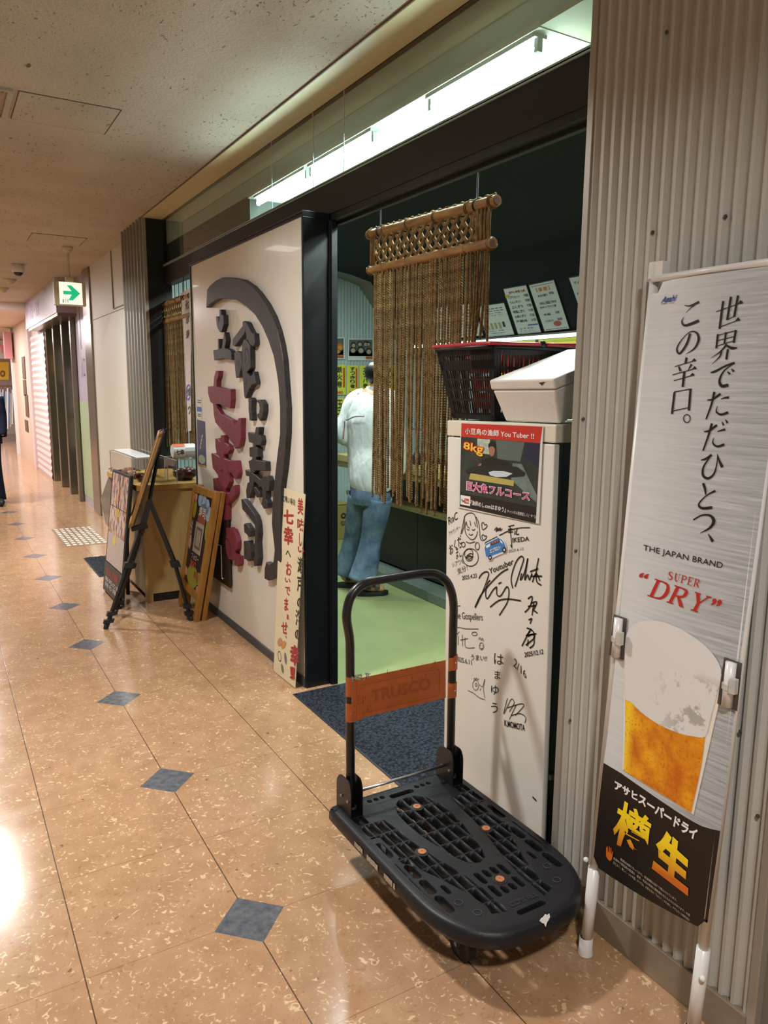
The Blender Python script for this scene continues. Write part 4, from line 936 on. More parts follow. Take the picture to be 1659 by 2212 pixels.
# cloth
def banner_mat():
    t = NT('brushed_silver_print'); p = t.coord((1, 1, 1))
    sp = t.n('ShaderNodeSeparateXYZ'); t.l(p, sp.inputs[0])
    mp = t.n('ShaderNodeMapping'); mp.inputs['Scale'].default_value = (1, 3.2, 95); t.l(p, mp.inputs[0])
    n = t.noise(mp.outputs[0], 1.6, 5, .65)
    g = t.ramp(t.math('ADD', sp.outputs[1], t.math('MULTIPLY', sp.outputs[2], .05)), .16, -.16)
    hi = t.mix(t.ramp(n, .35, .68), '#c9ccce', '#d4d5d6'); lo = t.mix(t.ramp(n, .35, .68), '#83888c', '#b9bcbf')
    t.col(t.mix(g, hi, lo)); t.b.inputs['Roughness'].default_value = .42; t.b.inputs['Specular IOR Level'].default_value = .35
    return t.m
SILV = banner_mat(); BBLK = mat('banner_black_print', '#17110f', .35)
nu = 16
def cl(s, t):
    """cloth point, s across 0-1, t up 0-1, with cut corners and a slightly bellied face"""
    zb_, zt_ = zbl + (zbr - zbl) * s, ztl + (ztr - ztl) * s
    z = zb_ + (zt_ - zb_) * t; yl, yr = eL(z), eR(z); y = yl + (yr - yl) * s
    return np.array((px_(z) - .004 - .010 * math.sin(math.pi * s), y, z))
bl_px = [(1297,1642), (1340,1664), (1390,1696), (1440,1730), (1490,1765), (1520,1782), (1557,1791)]
bz = [(bp(p)[1], bp(p)[2]) for p in bl_px]
def zblk(y): a = sorted(bz); return float(np.interp(y, [q[0] for q in a], [q[1] for q in a]))
ms, mb = M(), M(); nv = 60
grid = [[cl(i/nu, j/nv) for j in range(nv+1)] for i in range(nu+1)]
for i in range(nu):
    zb2 = [zblk(grid[i][0][1]), zblk(grid[i+1][0][1])]
    for mm, fn in ((mb, 0), (ms, 1)):
        col = []
        for c, zz in ((i, zb2[0]), (i+1, zb2[1])):
            s = c / nu; z0 = zbl + (zbr-zbl)*s; z1 = ztl + (ztr-ztl)*s; t0 = (zz - z0) / (z1 - z0); k = 12 if fn == 0 else 48
            col.append([cl(s, t0*j/k) if fn == 0 else cl(s, t0 + (1-t0)*j/k) for j in range(k+1)])
        a, b = col; k = len(a) - 1
        # cut corners
        if fn == 0 and i == 0: a[0] = a[0] + np.array((0, 0, .03))
        if fn == 1 and i == 0: a[-1] = a[-1] - np.array((0, 0, .055))
        if fn == 0 and i == nu-1: b[0] = b[0] + np.array((0, 0, .03))
        mm.add(a + b, [(j, j+1, k+2+j, k+1+j) for j in range(k)])
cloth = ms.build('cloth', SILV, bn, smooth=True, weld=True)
for o_, nm in ((cloth, 0),):
    pass
cb = mb.build('black_panel', BBLK, bn, smooth=True, weld=True)
def onc(p, d=.0012):
    """point of the bellied cloth behind a measured point, lifted by d"""
    q = bp(p)
    for _ in range(4):
        z = q[2]; yl, yr = eL(z), eR(z); s = min(1, max(0, (q[1] - yl) / (yr - yl)))
        q = on(p, (np.array((px_(z) - .004 - .010*math.sin(math.pi*s) - d, 0, z)), (1, 0, -LX)))
    return q
def ctext(m, body, q, bold=0, sx=0, shear=0, em=False, d=.0015):
    v, f = glyph(body, bold); lo, hi = v.min(0), v.max(0)
    if em: lo, hi = np.array([.03, -.09]), np.array([.97, .83])
    P2 = [np.array((*p, 0.)) for p in q]
    for dx in ([0] if not sx else [-sx, -sx/2, 0, sx/2, sx]):
        pts = []
        for a, b in v:
            s = (a + dx - lo[0]) / (hi[0]-lo[0]); t = (b - lo[1]) / (hi[1]-lo[1]); s += shear*(t-.5)
            pp = P2[3]*(1-s)*(1-t) + P2[2]*s*(1-t) + P2[1]*s*t + P2[0]*(1-s)*t
            pts.append(onc(pp[:2], d))
        m.add(pts, f)
BINK = mat('banner_black_ink', '#17120f', .4); BRED = mat('banner_red_ink', '#b5251f', .4); BWHT = mat('banner_white_ink', '#e9e6e2', .4)
kb = 2.988
def B1(pts): return [(1240 + x/kb, 560 + y/kb) for x, y in pts]
def vq(x0, x1, y0, y1, lean=.10, drop=-.16):
    """lettering cell in crop measure: slanted like italic, sides rising to the right"""
    w_ = x1 - x0; h_ = y1 - y0; e = h_ * .10; r = w_ * drop
    return B1([(x0 + e, y0 - r*0), (x1 + e, y0 + r), (x1 - e, y1 + r), (x0 - e, y1 - r*0)])
def cstroke(m, pts, ws, k, d=.0015, n=5):
    """brush stroke: pts and widths in crop measure k = (x0, y0, scale), laid on the cloth"""
    P = [np.array((*p, w_)) for p, w_ in zip(pts, [ws]*len(pts) if isinstance(ws, (int, float)) else ws)]
    P = smooth_path(P, n) if len(P) > 2 else [P[0] + (P[1]-P[0])*t for t in np.linspace(0, 1, 4)]
    L = []; R = []
    for i, p in enumerate(P):
        t = P[min(i+1, len(P)-1)][:2] - P[max(i-1, 0)][:2]; t = t / (np.linalg.norm(t) + 1e-9); sd = np.array((-t[1], t[0])) * max(p[2], 2) / 2
        f = lambda q: onc((k[0] + q[0]/k[2], k[1] + q[1]/k[2]), d)
        L.append(f(p[:2] + sd)); R.append(f(p[:2] - sd))
    q = len(P); m.add(L + R, [(i, i+1, q+i+1, q+i) for i in range(q-1)])
KF = (1360, 540, 5.548); KB = (1240, 560, 2.988)
def tri(m, x, y, k, s=24): m.add([onc((k[0] + a/k[2], k[1] + b/k[2]), .0015) for a, b in ((x - s*1.5, y + s*.25), (x - s*.55, y - s*.85), (x + s*.35, y + s*.15), (x - s*.3, y + s*.45))], [(0,1,2,3)])
m = M()
for p, w_ in ((((1035,740),(1340,632)),9), (((1122,612),(1078,945)),28), (((1090,918),(1310,838)),9), (((1215,560),(1170,838)),28), (((1300,545),(1254,798)),28), (((1172,832),(1262,792)),9)): cstroke(m, p, w_, KF)
tri(m, 1350, 628, KF, 34); tri(m, 1318, 834, KF, 34)
for p, w_ in ((((1058,1008),(1038,1178)),24), (((1050,1024),(1280,962)),9), (((1274,958),(1248,1112)),27), (((1156,985),(1136,1128)),24), (((1058,1084),(1262,1034)),9), (((1042,1150),(1250,1088)),9), (((1165,1130),(1085,1220),(972,1296)),(26,16,3)), (((1148,1128),(1215,1172),(1288,1172)),(8,34,14)), (((1100,1200),(1082,1275),(988,1366)),(22,18,3)), (((1178,1188),(1160,1312)),27)): cstroke(m, p, w_, KF)
for p, w_ in ((((970,1468),(1030,1452),(1150,1388),(1258,1352)),(14,26,20,28)), (((1238,1366),(1130,1450),(1078,1560),(1104,1628),(1184,1618)),(8,18,28,36,34)), (((1172,1456),(1204,1488)),(10,26)), (((1220,1424),(1250,1456)),(10,28)),
  (((658,662),(725,668),(832,622)),(8,16,30)), (((782,656),(730,695),(674,752)),(14,10,3)), (((652,800),(626,860),(672,904),(830,846)),(4,18,28,34)),
  (((726,1000),(682,1130),(600,1240),(566,1182),(622,1078),(722,982),(802,992),(828,1075),(775,1180),(674,1246)),(28,28,24,18,12,10,22,30,20,3))): cstroke(m, p, w_, KF)
for p, w_ in ((((682,1288),(670,1358)),27), (((540,1396),(780,1325)),9), (((588,1396),(612,1450)),(20,26)), (((742,1368),(702,1440)),(26,8)), (((512,1496),(785,1420)),9), (((656,1458),(636,1640)),29), (((528,1566),(760,1500)),9)): cstroke(m, p, w_, KF)
tri(m, 790, 1322, KF, 30); tri(m, 795, 1416, KF, 30); tri(m, 770, 1496, KF, 30)
for p, w_ in ((((648,858),(632,998)),14), (((645,856),(757,836)),5), (((752,836),(741,976)),15), (((640,978),(745,956)),5), (ring(728,1028,21,26),6),
  (((860,908),(895,903),(945,868)),(6,12,15)), (((906,855),(886,940),(852,1032)),(16,13,10)), (((948,902),(972,894),(1000,892)),(5,9,15)), (((926,948),(918,982),(948,1002),(995,988)),(4,9,13,16)),
  (((838,1112),(872,1106),(922,1070)),(6,12,15)), (((890,1060),(866,1142),(832,1236)),(16,13,10)), (((925,1112),(950,1104),(976,1098)),(5,9,15)), (((902,1152),(896,1186),(925,1208),(970,1195)),(4,9,13,16)), (((955,1048),(966,1072)),(5,12)), (((978,1034),(991,1058)),(5,12)),
  (((818,1296),(850,1288),(888,1262)),(5,13,15)), (((886,1266),(838,1335),(832,1392),(864,1414),(902,1386),(922,1320),(926,1268)),(6,12,15,16,12,8,5)), (((924,1256),(938,1300),(957,1342)),(4,12,20)),
  (((833,1446),(845,1480),(850,1520)),(16,15,7)), (((912,1494),(855,1525),(806,1578),(826,1606),(892,1602)),(14,8,11,16,18)),
  (((770,1682),(825,1652),(878,1654),(902,1690),(878,1732),(814,1768)),(9,9,14,22,15,3)), (((866,1772),(896,1822)),(4,20))): cstroke(m, p, w_, KB)
m.build('slogan', BINK, cloth)
m = M(); ctext(m, 'Asahi', B1([(572,242),(664,228),(656,268),(564,282)]), bold=.03, shear=.10); m.build('maker_name', mat('banner_blue_ink', '#23348f', .4), cloth)
m = M(); ctext(m, 'その感動を、わかちあう。', B1([(562,284),(652,276),(651,284),(561,292)]), bold=.01); m.build('small_print', BINK, cloth)
m = M(); ctext(m, 'THE JAPAN BRAND', B1([(448,1842),(962,1958),(956,2008),(446,1888)])); m.build('sub_heading', BINK, cloth)
def serif(m, ch, q, k, d=.0015):
    """roman letters of thick stems, hairlines and slab ends in the quad q of crop measure k"""
    Q4 = [np.array(p, float) for p in q]
    f = lambda s, t: tuple(Q4[0]*(1-s)*(1-t) + Q4[1]*s*(1-t) + Q4[2]*s*t + Q4[3]*(1-s)*t)
    wd = math.hypot(*(Q4[1]-Q4[0])); T, H = wd*.19, wd*.06
    st = {'D': [([(.22,0),(.22,1)],T), ([(0,.02),(.5,.02)],H), ([(0,.98),(.5,.98)],H), ([(.45,.025),(.78,.12),(.92,.5),(.78,.88),(.45,.975)],(H,T*.7,T*1.1,T*.7,H))],
      'R': [([(.2,0),(.2,1)],T), ([(0,.02),(.45,.02)],H), ([(0,.98),(.4,.98)],H), ([(.4,.025),(.7,.09),(.76,.27),(.66,.46),(.3,.52)],(H,T*.7,T,T*.6,H)), ([(.45,.52),(.66,.75),(.86,.98)],(T*.7,T,T)), ([(.76,.98),(1,.98)],H)],
      'Y': [([(.2,.02),(.5,.52)],T), ([(.84,.02),(.52,.52)],H*1.3), ([(.5,.5),(.5,1)],T), ([(.03,.02),(.38,.02)],H), ([(.68,.02),(1,.02)],H), ([(.28,.98),(.72,.98)],H)],
      'S': [([(.85,.25),(.7,.04),(.35,.05),(.2,.25),(.45,.45),(.75,.6),(.8,.8),(.55,.97),(.25,.94),(.12,.72)],(H,H,T*.6,T,T,T,T,T*.6,H,H))],
      'U': [([(.22,0),(.24,.7),(.48,.97),(.76,.75),(.8,0)],(T,T,T*.6,H*1.2,H*1.2)), ([(.02,.02),(.42,.02)],H), ([(.62,.02),(.98,.02)],H)],
      'P': [([(.25,0),(.25,1)],T), ([(.05,.02),(.5,.02)],H), ([(.05,.98),(.48,.98)],H), ([(.45,.025),(.8,.1),(.86,.28),(.74,.48),(.35,.52)],(H,T*.7,T,T*.6,H))],
      'E': [([(.25,0),(.25,1)],T), ([(.05,.02),(.85,.02)],H*1.2), ([(.05,.98),(.9,.98)],H*1.2), ([(.25,.5),(.65,.5)],H), ([(.85,.0),(.85,.25)],H), ([(.9,.74),(.9,1)],H), ([(.66,.38),(.66,.62)],H)]}
    for pts, w_ in st[ch]: cstroke(m, [f(*p) for p in pts], w_, k, d)
m = M(); sq = [(606,2012),(822,2070),(808,2120),(597,2062)]
for i, ch in enumerate('SUPER'): a = [np.array(p, float) for p in sq]; serif(m, ch, [a[0]+(a[1]-a[0])*(i/5+.01), a[0]+(a[1]-a[0])*((i+1)/5-.015), a[3]+(a[2]-a[3])*((i+1)/5-.015), a[3]+(a[2]-a[3])*(i/5+.01)], KB)
m.build('product_word', BRED, cloth)
def B2(pts): return [(1240 + x/2.3735, 1280 + y/2.3735) for x, y in pts]
m = M(); a = [np.array(p, float) for p in ((412,-72),(716,28),(668,112),(372,14))]; K2 = (1240, 1280, 2.3735)
for i, ch in enumerate('DRY'): serif(m, ch, [a[0]+(a[1]-a[0])*(i/3+.01), a[0]+(a[1]-a[0])*((i+1)/3-.03), a[3]+(a[2]-a[3])*((i+1)/3-.03), a[3]+(a[2]-a[3])*(i/3+.01)], K2)
ctext(m, '“', B2([(340,-105),(386,-95),(376,-70),(330,-80)]), bold=.03); ctext(m, '”', B2([(712,28),(762,40),(750,75),(700,64)]), bold=.03); m.build('product_word', BRED, cloth)
# printed glass of beer
def beer_mat():
    t = NT('beer_print'); p = t.coord(); sp = t.n('ShaderNodeSeparateXYZ'); t.l(p, sp.inputs[0])
    n1 = t.noise(p, 13, 4, .6); n2 = t.noise(p, 150, 2)
    c = t.mix(t.ramp(n1, .38, .66), '#c4650d', '#eda617'); band = t.math('ABSOLUTE', t.math('SUBTRACT', sp.outputs[1], .094))
    c = t.mix(t.math('MULTIPLY', t.ramp(band, .026, .004), .9), c, '#f6cd2c')
    c = t.mix(t.math('MULTIPLY', t.ramp(n2, .60, .66), .45), c, '#8a4a0c'); t.col(c); t.b.inputs['Roughness'].default_value = .35; return t.m
def foam_mat():
    t = NT('beer_foam_print'); p = t.coord(); n = t.noise(p, 16, 5, .65); n2 = t.noise(p, 4, 2)
    sp = t.n('ShaderNodeSeparateXYZ'); t.l(p, sp.inputs[0])
    scr = t.math('MULTIPLY', t.ramp(n, .54, .58), t.math('MULTIPLY', t.ramp(sp.outputs[2], .905, .87), t.ramp(t.math('ADD', sp.outputs[1], t.math('MULTIPLY', n2, .1)), .10, -.02)))
    t.col(t.mix(t.math('MULTIPLY', scr, .7), '#d9d8d6', '#8f8d84')); t.b.inputs['Roughness'].default_value = .4; return t.m
def cpoly(name, pts, mt, d, par):
    P = [onc(p, d) for p in pts]; c = sum(P) / len(P); c = c.copy(); n = len(P); m = M()
    # follow the bellied face: fan of strips between matching sides
    m.add(P, [tuple(range(n))]); return m.build(name, mt, par)
def cstrip(name, left, right, mt, d, par, k=10):
    """patch between two measured edge polylines, subdivided to follow the cloth"""
    L = smooth_path([np.array((*p, 0.)) for p in left], 5) if len(left) > 2 else [np.array((*left[0], 0.)) + (np.array((*left[1], 0.)) - np.array((*left[0], 0.)))*t for t in np.linspace(0, 1, 11)]
    R = smooth_path([np.array((*p, 0.)) for p in right], 5) if len(right) > 2 else [np.array((*right[0], 0.)) + (np.array((*right[1], 0.)) - np.array((*right[0], 0.)))*t for t in np.linspace(0, 1, 11)]
    n = min(len(L), len(R)); L = [L[int(round(i*(len(L)-1)/(n-1)))] for i in range(n)]; R = [R[int(round(i*(len(R)-1)/(n-1)))] for i in range(n)]
    m = M(); vs = []
    for i in range(n):
        for j in range(k+1): q = L[i]*(1-j/k) + R[i]*j/k; vs.append(onc(q[:2], d))
    m.add(vs, [(i*(k+1)+j, i*(k+1)+j+1, (i+1)*(k+1)+j+1, (i+1)*(k+1)+j) for i in range(n-1) for j in range(k)])
    return m.build(name, mt, par, smooth=True)
edge_w = mat('glass_outline_print', '#e2dcd2', .35)
cstrip('beer_glass', B2([(252,250),(252,330),(255,520),(252,700),(246,908)]), B2([(762,420),(752,520),(712,700),(672,880),(612,1140)]), edge_w, .0014, cloth)
gl_ = cstrip('beer', B2([(262,540),(262,700),(255,912)]), B2([(672,735),(650,900),(600,1128)]), beer_mat(), .0022, cloth, 14)
# foam: upper edge curves, lower edge dips
top = [(260,330),(262,240),(285,185),(330,152),(400,143),(470,155),(560,195),(650,255),(715,320),(752,390),(748,450),(735,500)]
bot = [(262,420),(262,540),(290,560),(340,610),(400,655),(460,690),(520,715),(560,728),(610,737),(672,737),(700,640),(722,560)]
T = smooth_path([np.array((*p, 0.)) for p in B2(top)], 4); Bq = smooth_path([np.array((*p, 0.)) for p in B2(bot)], 4)
m = M(); vs = []; k = 8
for a, b in zip(T, Bq):
    for j in range(k+1): q = a*(1-j/k) + b*j/k; vs.append(onc(q[:2], .0026))
m.add(vs, [(i*(k+1)+j, i*(k+1)+j+1, (i+1)*(k+1)+j+1, (i+1)*(k+1)+j) for i in range(len(T)-1) for j in range(k)]); m.build('foam', foam_mat(), gl_, smooth=True)
# black panel lettering
kk = (1260, 1620, 3.735)
def B3(pts): return [(kk[0] + x/kk[2], kk[1] + y/kk[2]) for x, y in pts]
m = M(); ctext(m, 'アサヒ', B3([(255,245),(440,350),(436,415),(250,315)]), bold=.045); ctext(m, 'スーパードライ', B3([(450,345),(926,645),(905,735),(440,425)]), bold=.045); m.build('white_lettering', BWHT, cb)
def gold_mat():
    t = NT('gold_gradient_ink'); p = t.coord(); sp = t.n('ShaderNodeSeparateXYZ'); t.l(p, sp.inputs[0])
    h = sp.outputs[2]
    t.col(t.mix(t.ramp(h, .385, .465), '#c8661c', '#f2d51f')); t.b.inputs['Roughness'].default_value = .35; return t.m
GOLD = gold_mat(); gm_ = []
m = M(); ctext(m, '樽', B3([(290,380),(555,560),(520,890),(220,740)]), bold=.02, d=.002); ctext(m, '生', B3([(620,600),(860,830),(845,1180),(545,950)]), bold=.055, d=.002); gm_.append(m)
m.build('gold_lettering', GOLD, cb)
m = M(); ctext(m, '飲酒は20歳になってから。飲酒運転は法律で禁止されています。', B3([(300,868),(756,1205),(754,1225),(298,890)]), bold=.004); ctext(m, '妊娠中や授乳期の飲酒は、胎児・乳児の発育に悪影響を与えるおそれがあります。お酒', B3([(244,860),(860,1325),(858,1345),(242,882)]), bold=.004)
ctext(m, 'ほどよく、楽しく、いいお酒。すべては、お客さまの「うまい！」のために。アサヒビール株式会社', B3([(244,895),(856,1362),(854,1382),(242,918)]), bold=.004); m.build('small_print', mat('banner_grey_ink', '#b9aa98', .5), cb)
m = M(); hq = [(190,780),(196,776),(199,825),(204,825),(207,778),(213,778),(214,828),(218,829),(220,788),(227,790),(227,840),(231,836),(234,818),(240,822),(236,860),(228,888),(212,895),(196,880),(184,855),(184,790)]
m.add([onc(p, .002) for p in B3(hq)], [tuple(range(len(hq)))]); m.build('hand_mark', GOLD, cb)
# spring clips holding the cloth
for pts, s in ((((1335,1330),(1349,1420)), 0), (((1566,1420),(1602,1532)), 1)):
    a, b = on(pts[0], BP), on(pts[1], BP); yc = (a[1] + b[1]) / 2; z0, z1 = min(a[2], b[2]), max(a[2], b[2])
    m = M(); p0 = np.array((px_(z0) - .014, yc, z0)); p1 = np.array((px_(z1) - .014, yc, z1)); m.tube([p0, p1], .0115, 12); cp = m.build('pole_clip', PVC, bn, smooth=True)
    m = M(); pm = (p0 + p1) / 2; m.lathe(pm - np.array((0, 0, .01)), [(.0118, 0), (.0145, 0), (.0145, .012), (.0118, .012)], 14); m.box(pm[0] - .016, pm[0] - .004, pm[1] - .024, pm[1] - .01, pm[2] - .012, pm[2] + .02); m.build('clip_ring', mat('clear_plastic', '#cfcfca', .15, alpha=.6), cp)
    m = M(); m.ext([np.array((px_(z) - .0055 - .004, y, z)) for y, z in ((yc + .026, z0 - .004), (yc - .022, z0 - .004), (yc - .022, z1 + .004), (yc + .020, z1 + .004))], (-.0005, 0, 0)); m.build('cut_shade_patch', mat('cut_shadow', '#4c463c', .8), cp)  # dark sheet on the cloth, painted as the shade inside the cut
# ================================================================ rope curtains on bamboo
BAM = None
def bamboo_mat():
    t = NT('bamboo'); p = t.coord((6, 1, 6)); n = t.noise(p, 9, 4)
    t.col(t.mix(t.ramp(n, .35, .7), '#76552f', '#a07848')); t.b.inputs['Roughness'].default_value = .38; return t.m
def rope_mat():
    t = NT('jute_rope'); p = t.coord(); n = t.noise(p, 35, 3)
    t.col(t.mix(t.ramp(n, .3, .7), '#584326', '#8a7049')); t.b.inputs['Roughness'].default_value = .85; t.b.inputs['Specular IOR Level'].default_value = .2; return t.m
BAM = bamboo_mat(); ROPE = rope_mat(); BEND = mat('bamboo_cut', '#5a3520', .7); WIRE = mat('black_cord', '#101012', .5)
def twisted(L, r=.0034, pitch=.021, rings=9, sway=0, ph=0):
    """two-ply rope hanging from the origin down to -L"""
    m = M(); k = int(L / pitch * rings)
    for ply in (0, math.pi):
        pts = []
        for i in range(k + 1):
            z = -L * i / k; a = ply + 2*math.pi*(-z)/pitch; f = (i / k) ** 2 * sway
            pts.append((r*.85*math.cos(a) + f*math.cos(ph), r*.85*math.sin(a) + f*math.sin(ph), z))
        m.tube(pts, r, 5)
    return m
rg = random.Random(11)
ROPES = [twisted(1.0, sway=s, ph=p).mesh('rope', ROPE, smooth=True) for s, p in ((0, 0), (.008, 1.2), (.012, 2.6), (.010, 4.4), (.016, 5.6))]
def hang(parent, mesh, x, y, z, L, rot):
    o = bpy.data.objects.new('rope', mesh); COL.objects.link(o); o.parent = parent
    o.location = np.array((x, y, z)) - wloc(parent); o.scale = (1, 1, L); o.rotation_euler = (0, 0, rot); return o
def bamboo(par, x, y0, y1, z0, z1, r):
    m = M(); L = y1 - y0; pts = []; rs = []; nodes = [.16, .40, .62, .83]
    ks = sorted(set([0, .004, 1, .996] + sum([[n_ - .012, n_ - .004, n_, n_ + .004, n_ + .012] for n_ in nodes], [])))
    for s in ks:
        b = max([math.exp(-((s - n_) / .006) ** 2) for n_ in nodes]); pts.append((x, y0 + L*s, z0 + (z1 - z0)*s)); rs.append(r * (1 + .10*b - .03*(s in (0, 1))))
    m.tube(pts, rs, 16); o = m.build('bamboo_rod', BAM, par, auto=60)
    for s, yy in ((-1, y0), (1, y1)):
        m = M(); zz = z0 if s < 0 else z1
        m.lathe((x, yy, zz), [(.0001, s*.0012), (r*.62, s*.0012), (r*.62, s*.0016), (.0001, s*.0016)], 14, 'y'); m.build('hollow_end', BEND, o)
    return o
def curtain(label, x, y0, y1, zt, zb, bot, n, cords, gaps, full=True):
    c = thing('rope_curtain', label, 'curtain', (x, (y0+y1)/2, bot))
    z00, z01 = zt; z10, z11 = zb
    bamboo(c, x, y0, y1, z00, z01, .0205); bamboo(c, x - .004, y0 + .012, y1 - .012, z10, z11, .0185)
    zz = lambda y, a, b: a + (b - a) * (y - y0) / (y1 - y0)
    # knotted net between the rods and dense bunches at both ends
    m = M(); ya, yb = y0 + .13, y1 - .09; cols = 12; w_ = (yb - ya) / cols
    for i in range(cols + 1):
        for d in (-1, 1):
            pts = []
            for k in range(25):
                t = k / 24; y = ya + w_*i + d * w_ * (2*abs(((t*1.5 + .25) % 1) - .5) - .5) * 1.02
                y = min(max(y, y0 + .02), y1 - .02); pts.append((x - .006 + .004*d*math.cos(t*4*math.pi), y, zz(y, z10, z11) + (zz(y, z00, z01) - zz(y, z10, z11)) * t))
            for o_ in (-.004, .004): m.tube([(p[0], p[1] + o_, p[2]) for p in pts], .0050, 6)
    m.build('knotted_net', ROPE, c, smooth=True)
    for a, b, k in ((y0 + .025, y0 + .115, 9), (y1 - .075, y1 - .03, 6)):
        m = M()
        for i in range(k):
            y = a + (b - a)*i/(k-1); m.tube([(x - .010 + .004*(i % 2), y, zz(y, z10, z11)), (x - .012 + .004*(i % 2), y + .003*math.sin(i), (zz(y, z00, z01) + zz(y, z10, z11))/2), (x - .010 + .004*(i % 2), y, zz(y, z00, z01))], .0054, 6)
        m.build('side_bunch', ROPE, c, smooth=True)
    m = M(); k = 60; pts = [(x + .004*math.sin(i*1.9), y0 + .01 + (y1-y0-.02)*i/k, zz(y0 + (y1-y0)*i/k, z00, z01) + .022 + .003*math.cos(i*1.9)) for i in range(k+1)]; m.tube(pts, .0055, 6)
    for s in (.02, .17, .40, .62, .83, .965):
        for z_, r_ in ((zt, .0215), (zb, .0195)):
            y = y0 + (y1-y0)*s; zc = zz(y, *z_); m.tube([(x + r_*1.06*math.cos(a), y + .004*math.sin(a*.5), zc + r_*1.06*math.sin(a)) for a in np.linspace(0, 2*math.pi, 13)], .0032, 5)
            m.tube([(x + r_*1.06*math.cos(a), y + .008 + .004*math.sin(a*.5), zc + r_*1.06*math.sin(a)) for a in np.linspace(0, 2*math.pi, 13)], .0032, 5)
    m.build('lashing', ROPE, c, smooth=True)
    for y in cords:
        m = M(); zc = zz(y, z00, z01); m.cyl((x, y, zc), (x, y, 2.32), .0032, 8); m.tube([(x + .0225*math.cos(a), y, zc + .0225*math.sin(a)) for a in np.linspace(0, 2*math.pi, 17)], .0035, 6); m.build('hanging_cord', WIRE, c)
    for i in range(n):
        s = (i + .5) / n; 
        if any(a < s < b for a, b in gaps): continue
        y = y0 + .03 + (y1 - y0 - .085)*s + rg.uniform(-.002, .002); z = zz(y, z10, z11) - .005
        bt = bot if y > (2.335 if x > 1.7 else 0) else 1.71
        hang(c, rg.choice(ROPES), x - .004 + rg.choice((-.007, 0, .007)) + rg.uniform(-.002, .002), y, z, z - bt + rg.uniform(-.035, .045), rg.uniform(0, 6.28))
    return c
def bt_(s): return 1.02 + .03*math.sin(s*9)
c_ = None
_cur = curtain
NX = 1.762
pA, pB, pC, pD = on((797,508), X(NX)), on((1074,433), X(NX)), on((798,585), X(NX)), on((1066,525), X(NX))
def mk_curtain():
    y0, y1 = pB[1], pA[1]
    return curtain('large jute rope curtain on two bamboo rods hanging in the main shop doorway', NX, y0, y1, (pB[2], pA[2]), (pD[2], pC[2]), 1.03, 66, (y0 + .115, y1 - .105), ((.155,.168), (.34,.352), (.455,.47), (.57,.58), (.80,.812), (.925,.935)))
mk_curtain()
qA, qB = on((346,662), X(1.66)), on((391,646), X(1.66)); qC, qD = on((351,698), X(1.66)), on((391,686), X(1.66))
curtain('far rope curtain on bamboo rods in the doorway behind the display counter', 1.66, 5.55, qA[1], (qB[2], qA[2]), (qD[2], qC[2]), 1.02, 52, (5.75, 6.25), ())
# white vinyl strip hanging at the inner side of the far doorway
m = M(); m.ext([on(p, X(1.645)) for p in ((391,634),(410,622),(413,930),(402,934),(398,770))], (.002, 0, 0)); vs_ = tag(m.build('vinyl_strip', mat('white_vinyl', '#c9c3c2', .15, var=.12, vs=30)), 'white printed vinyl strip hanging at the edge of the sign wall in the far doorway', 'strip')
m = M(); q = [on(p, X(1.643)) for p in ((396,640),(409,632),(413,920),(403,926))]
for i, t in enumerate((.04, .15, .26)): text_quad(m, '七幸寿'[i], sub(q, .3, .9, t, t + .07), bold=.02)
text_quad(m, 'つ', sub(q, .35, .9, .84, .90), bold=.02); text_quad(m, '船', sub(q, .2, .9, .70, .76), bold=.02)
m.build('lettering', mat('ink_grey', '#3c3c40', .6), vs_)
g = M(); stroke(g, [bil(q, .5 + .45*math.cos(a), .73 + .055*math.sin(a)) for a in np.linspace(0, 6.28, 16)], .012, (-1, 0, 0)); g.build('blue_ring', mat('ring_blue', '#5c58c8', .4), vs_)
# ================================================================ display counter and what stands round it
def ply_mat(name, a, b, sc=(7, 1, 1)):
    t = NT(name); p = t.coord(sc); n = t.noise(p, 5, 5, .6); t.col(t.mix(t.ramp(n, .3, .7), a, b)); t.b.inputs['Roughness'].default_value = .42; return t.m
PLY = ply_mat('pale_plywood', '#a98a58', '#bc9d68', (3, 3, .4)); PLYE = ply_mat('varnished_edge', '#a07a3a', '#b58d48'); ORW = ply_mat('orange_varnished_wood', '#8c6228', '#a87a3a', (6, 6, .6))
dc = thing('display_counter', 'plywood display counter box under the far rope curtain', 'counter', (1.42, 5.75, 0))
m = M(); m.box(1.185, 1.205, 5.275, 6.22, .06, .80); m.box(1.205, 1.62, 5.275, 5.295, .06, .80); m.box(1.205, 1.62, 6.20, 6.22, .06, .80); m.box(1.60, 1.62, 5.295, 6.2, .06, .8); m.build('cabinet', PLY, dc, bev=.002)
m = M(); m.box(1.14, 1.645, 5.245, 6.25, .802, .842); m.build('worktop', PLYE, dc, bev=.004)
m = M()
for x in (1.19, 1.57):
    for y in (5.28, 6.17): m.box(x, x + .045, y, y + .045, 0, .06)
m.build('foot', PLY, dc)
m = M(); m.box(1.235, 1.57, 5.285, 5.30, .005, .058); m.build('recess', BLK2, dc)
ACR = glass_mat('clear_acrylic', (.93, .95, .95, 1), .04, 1.4)
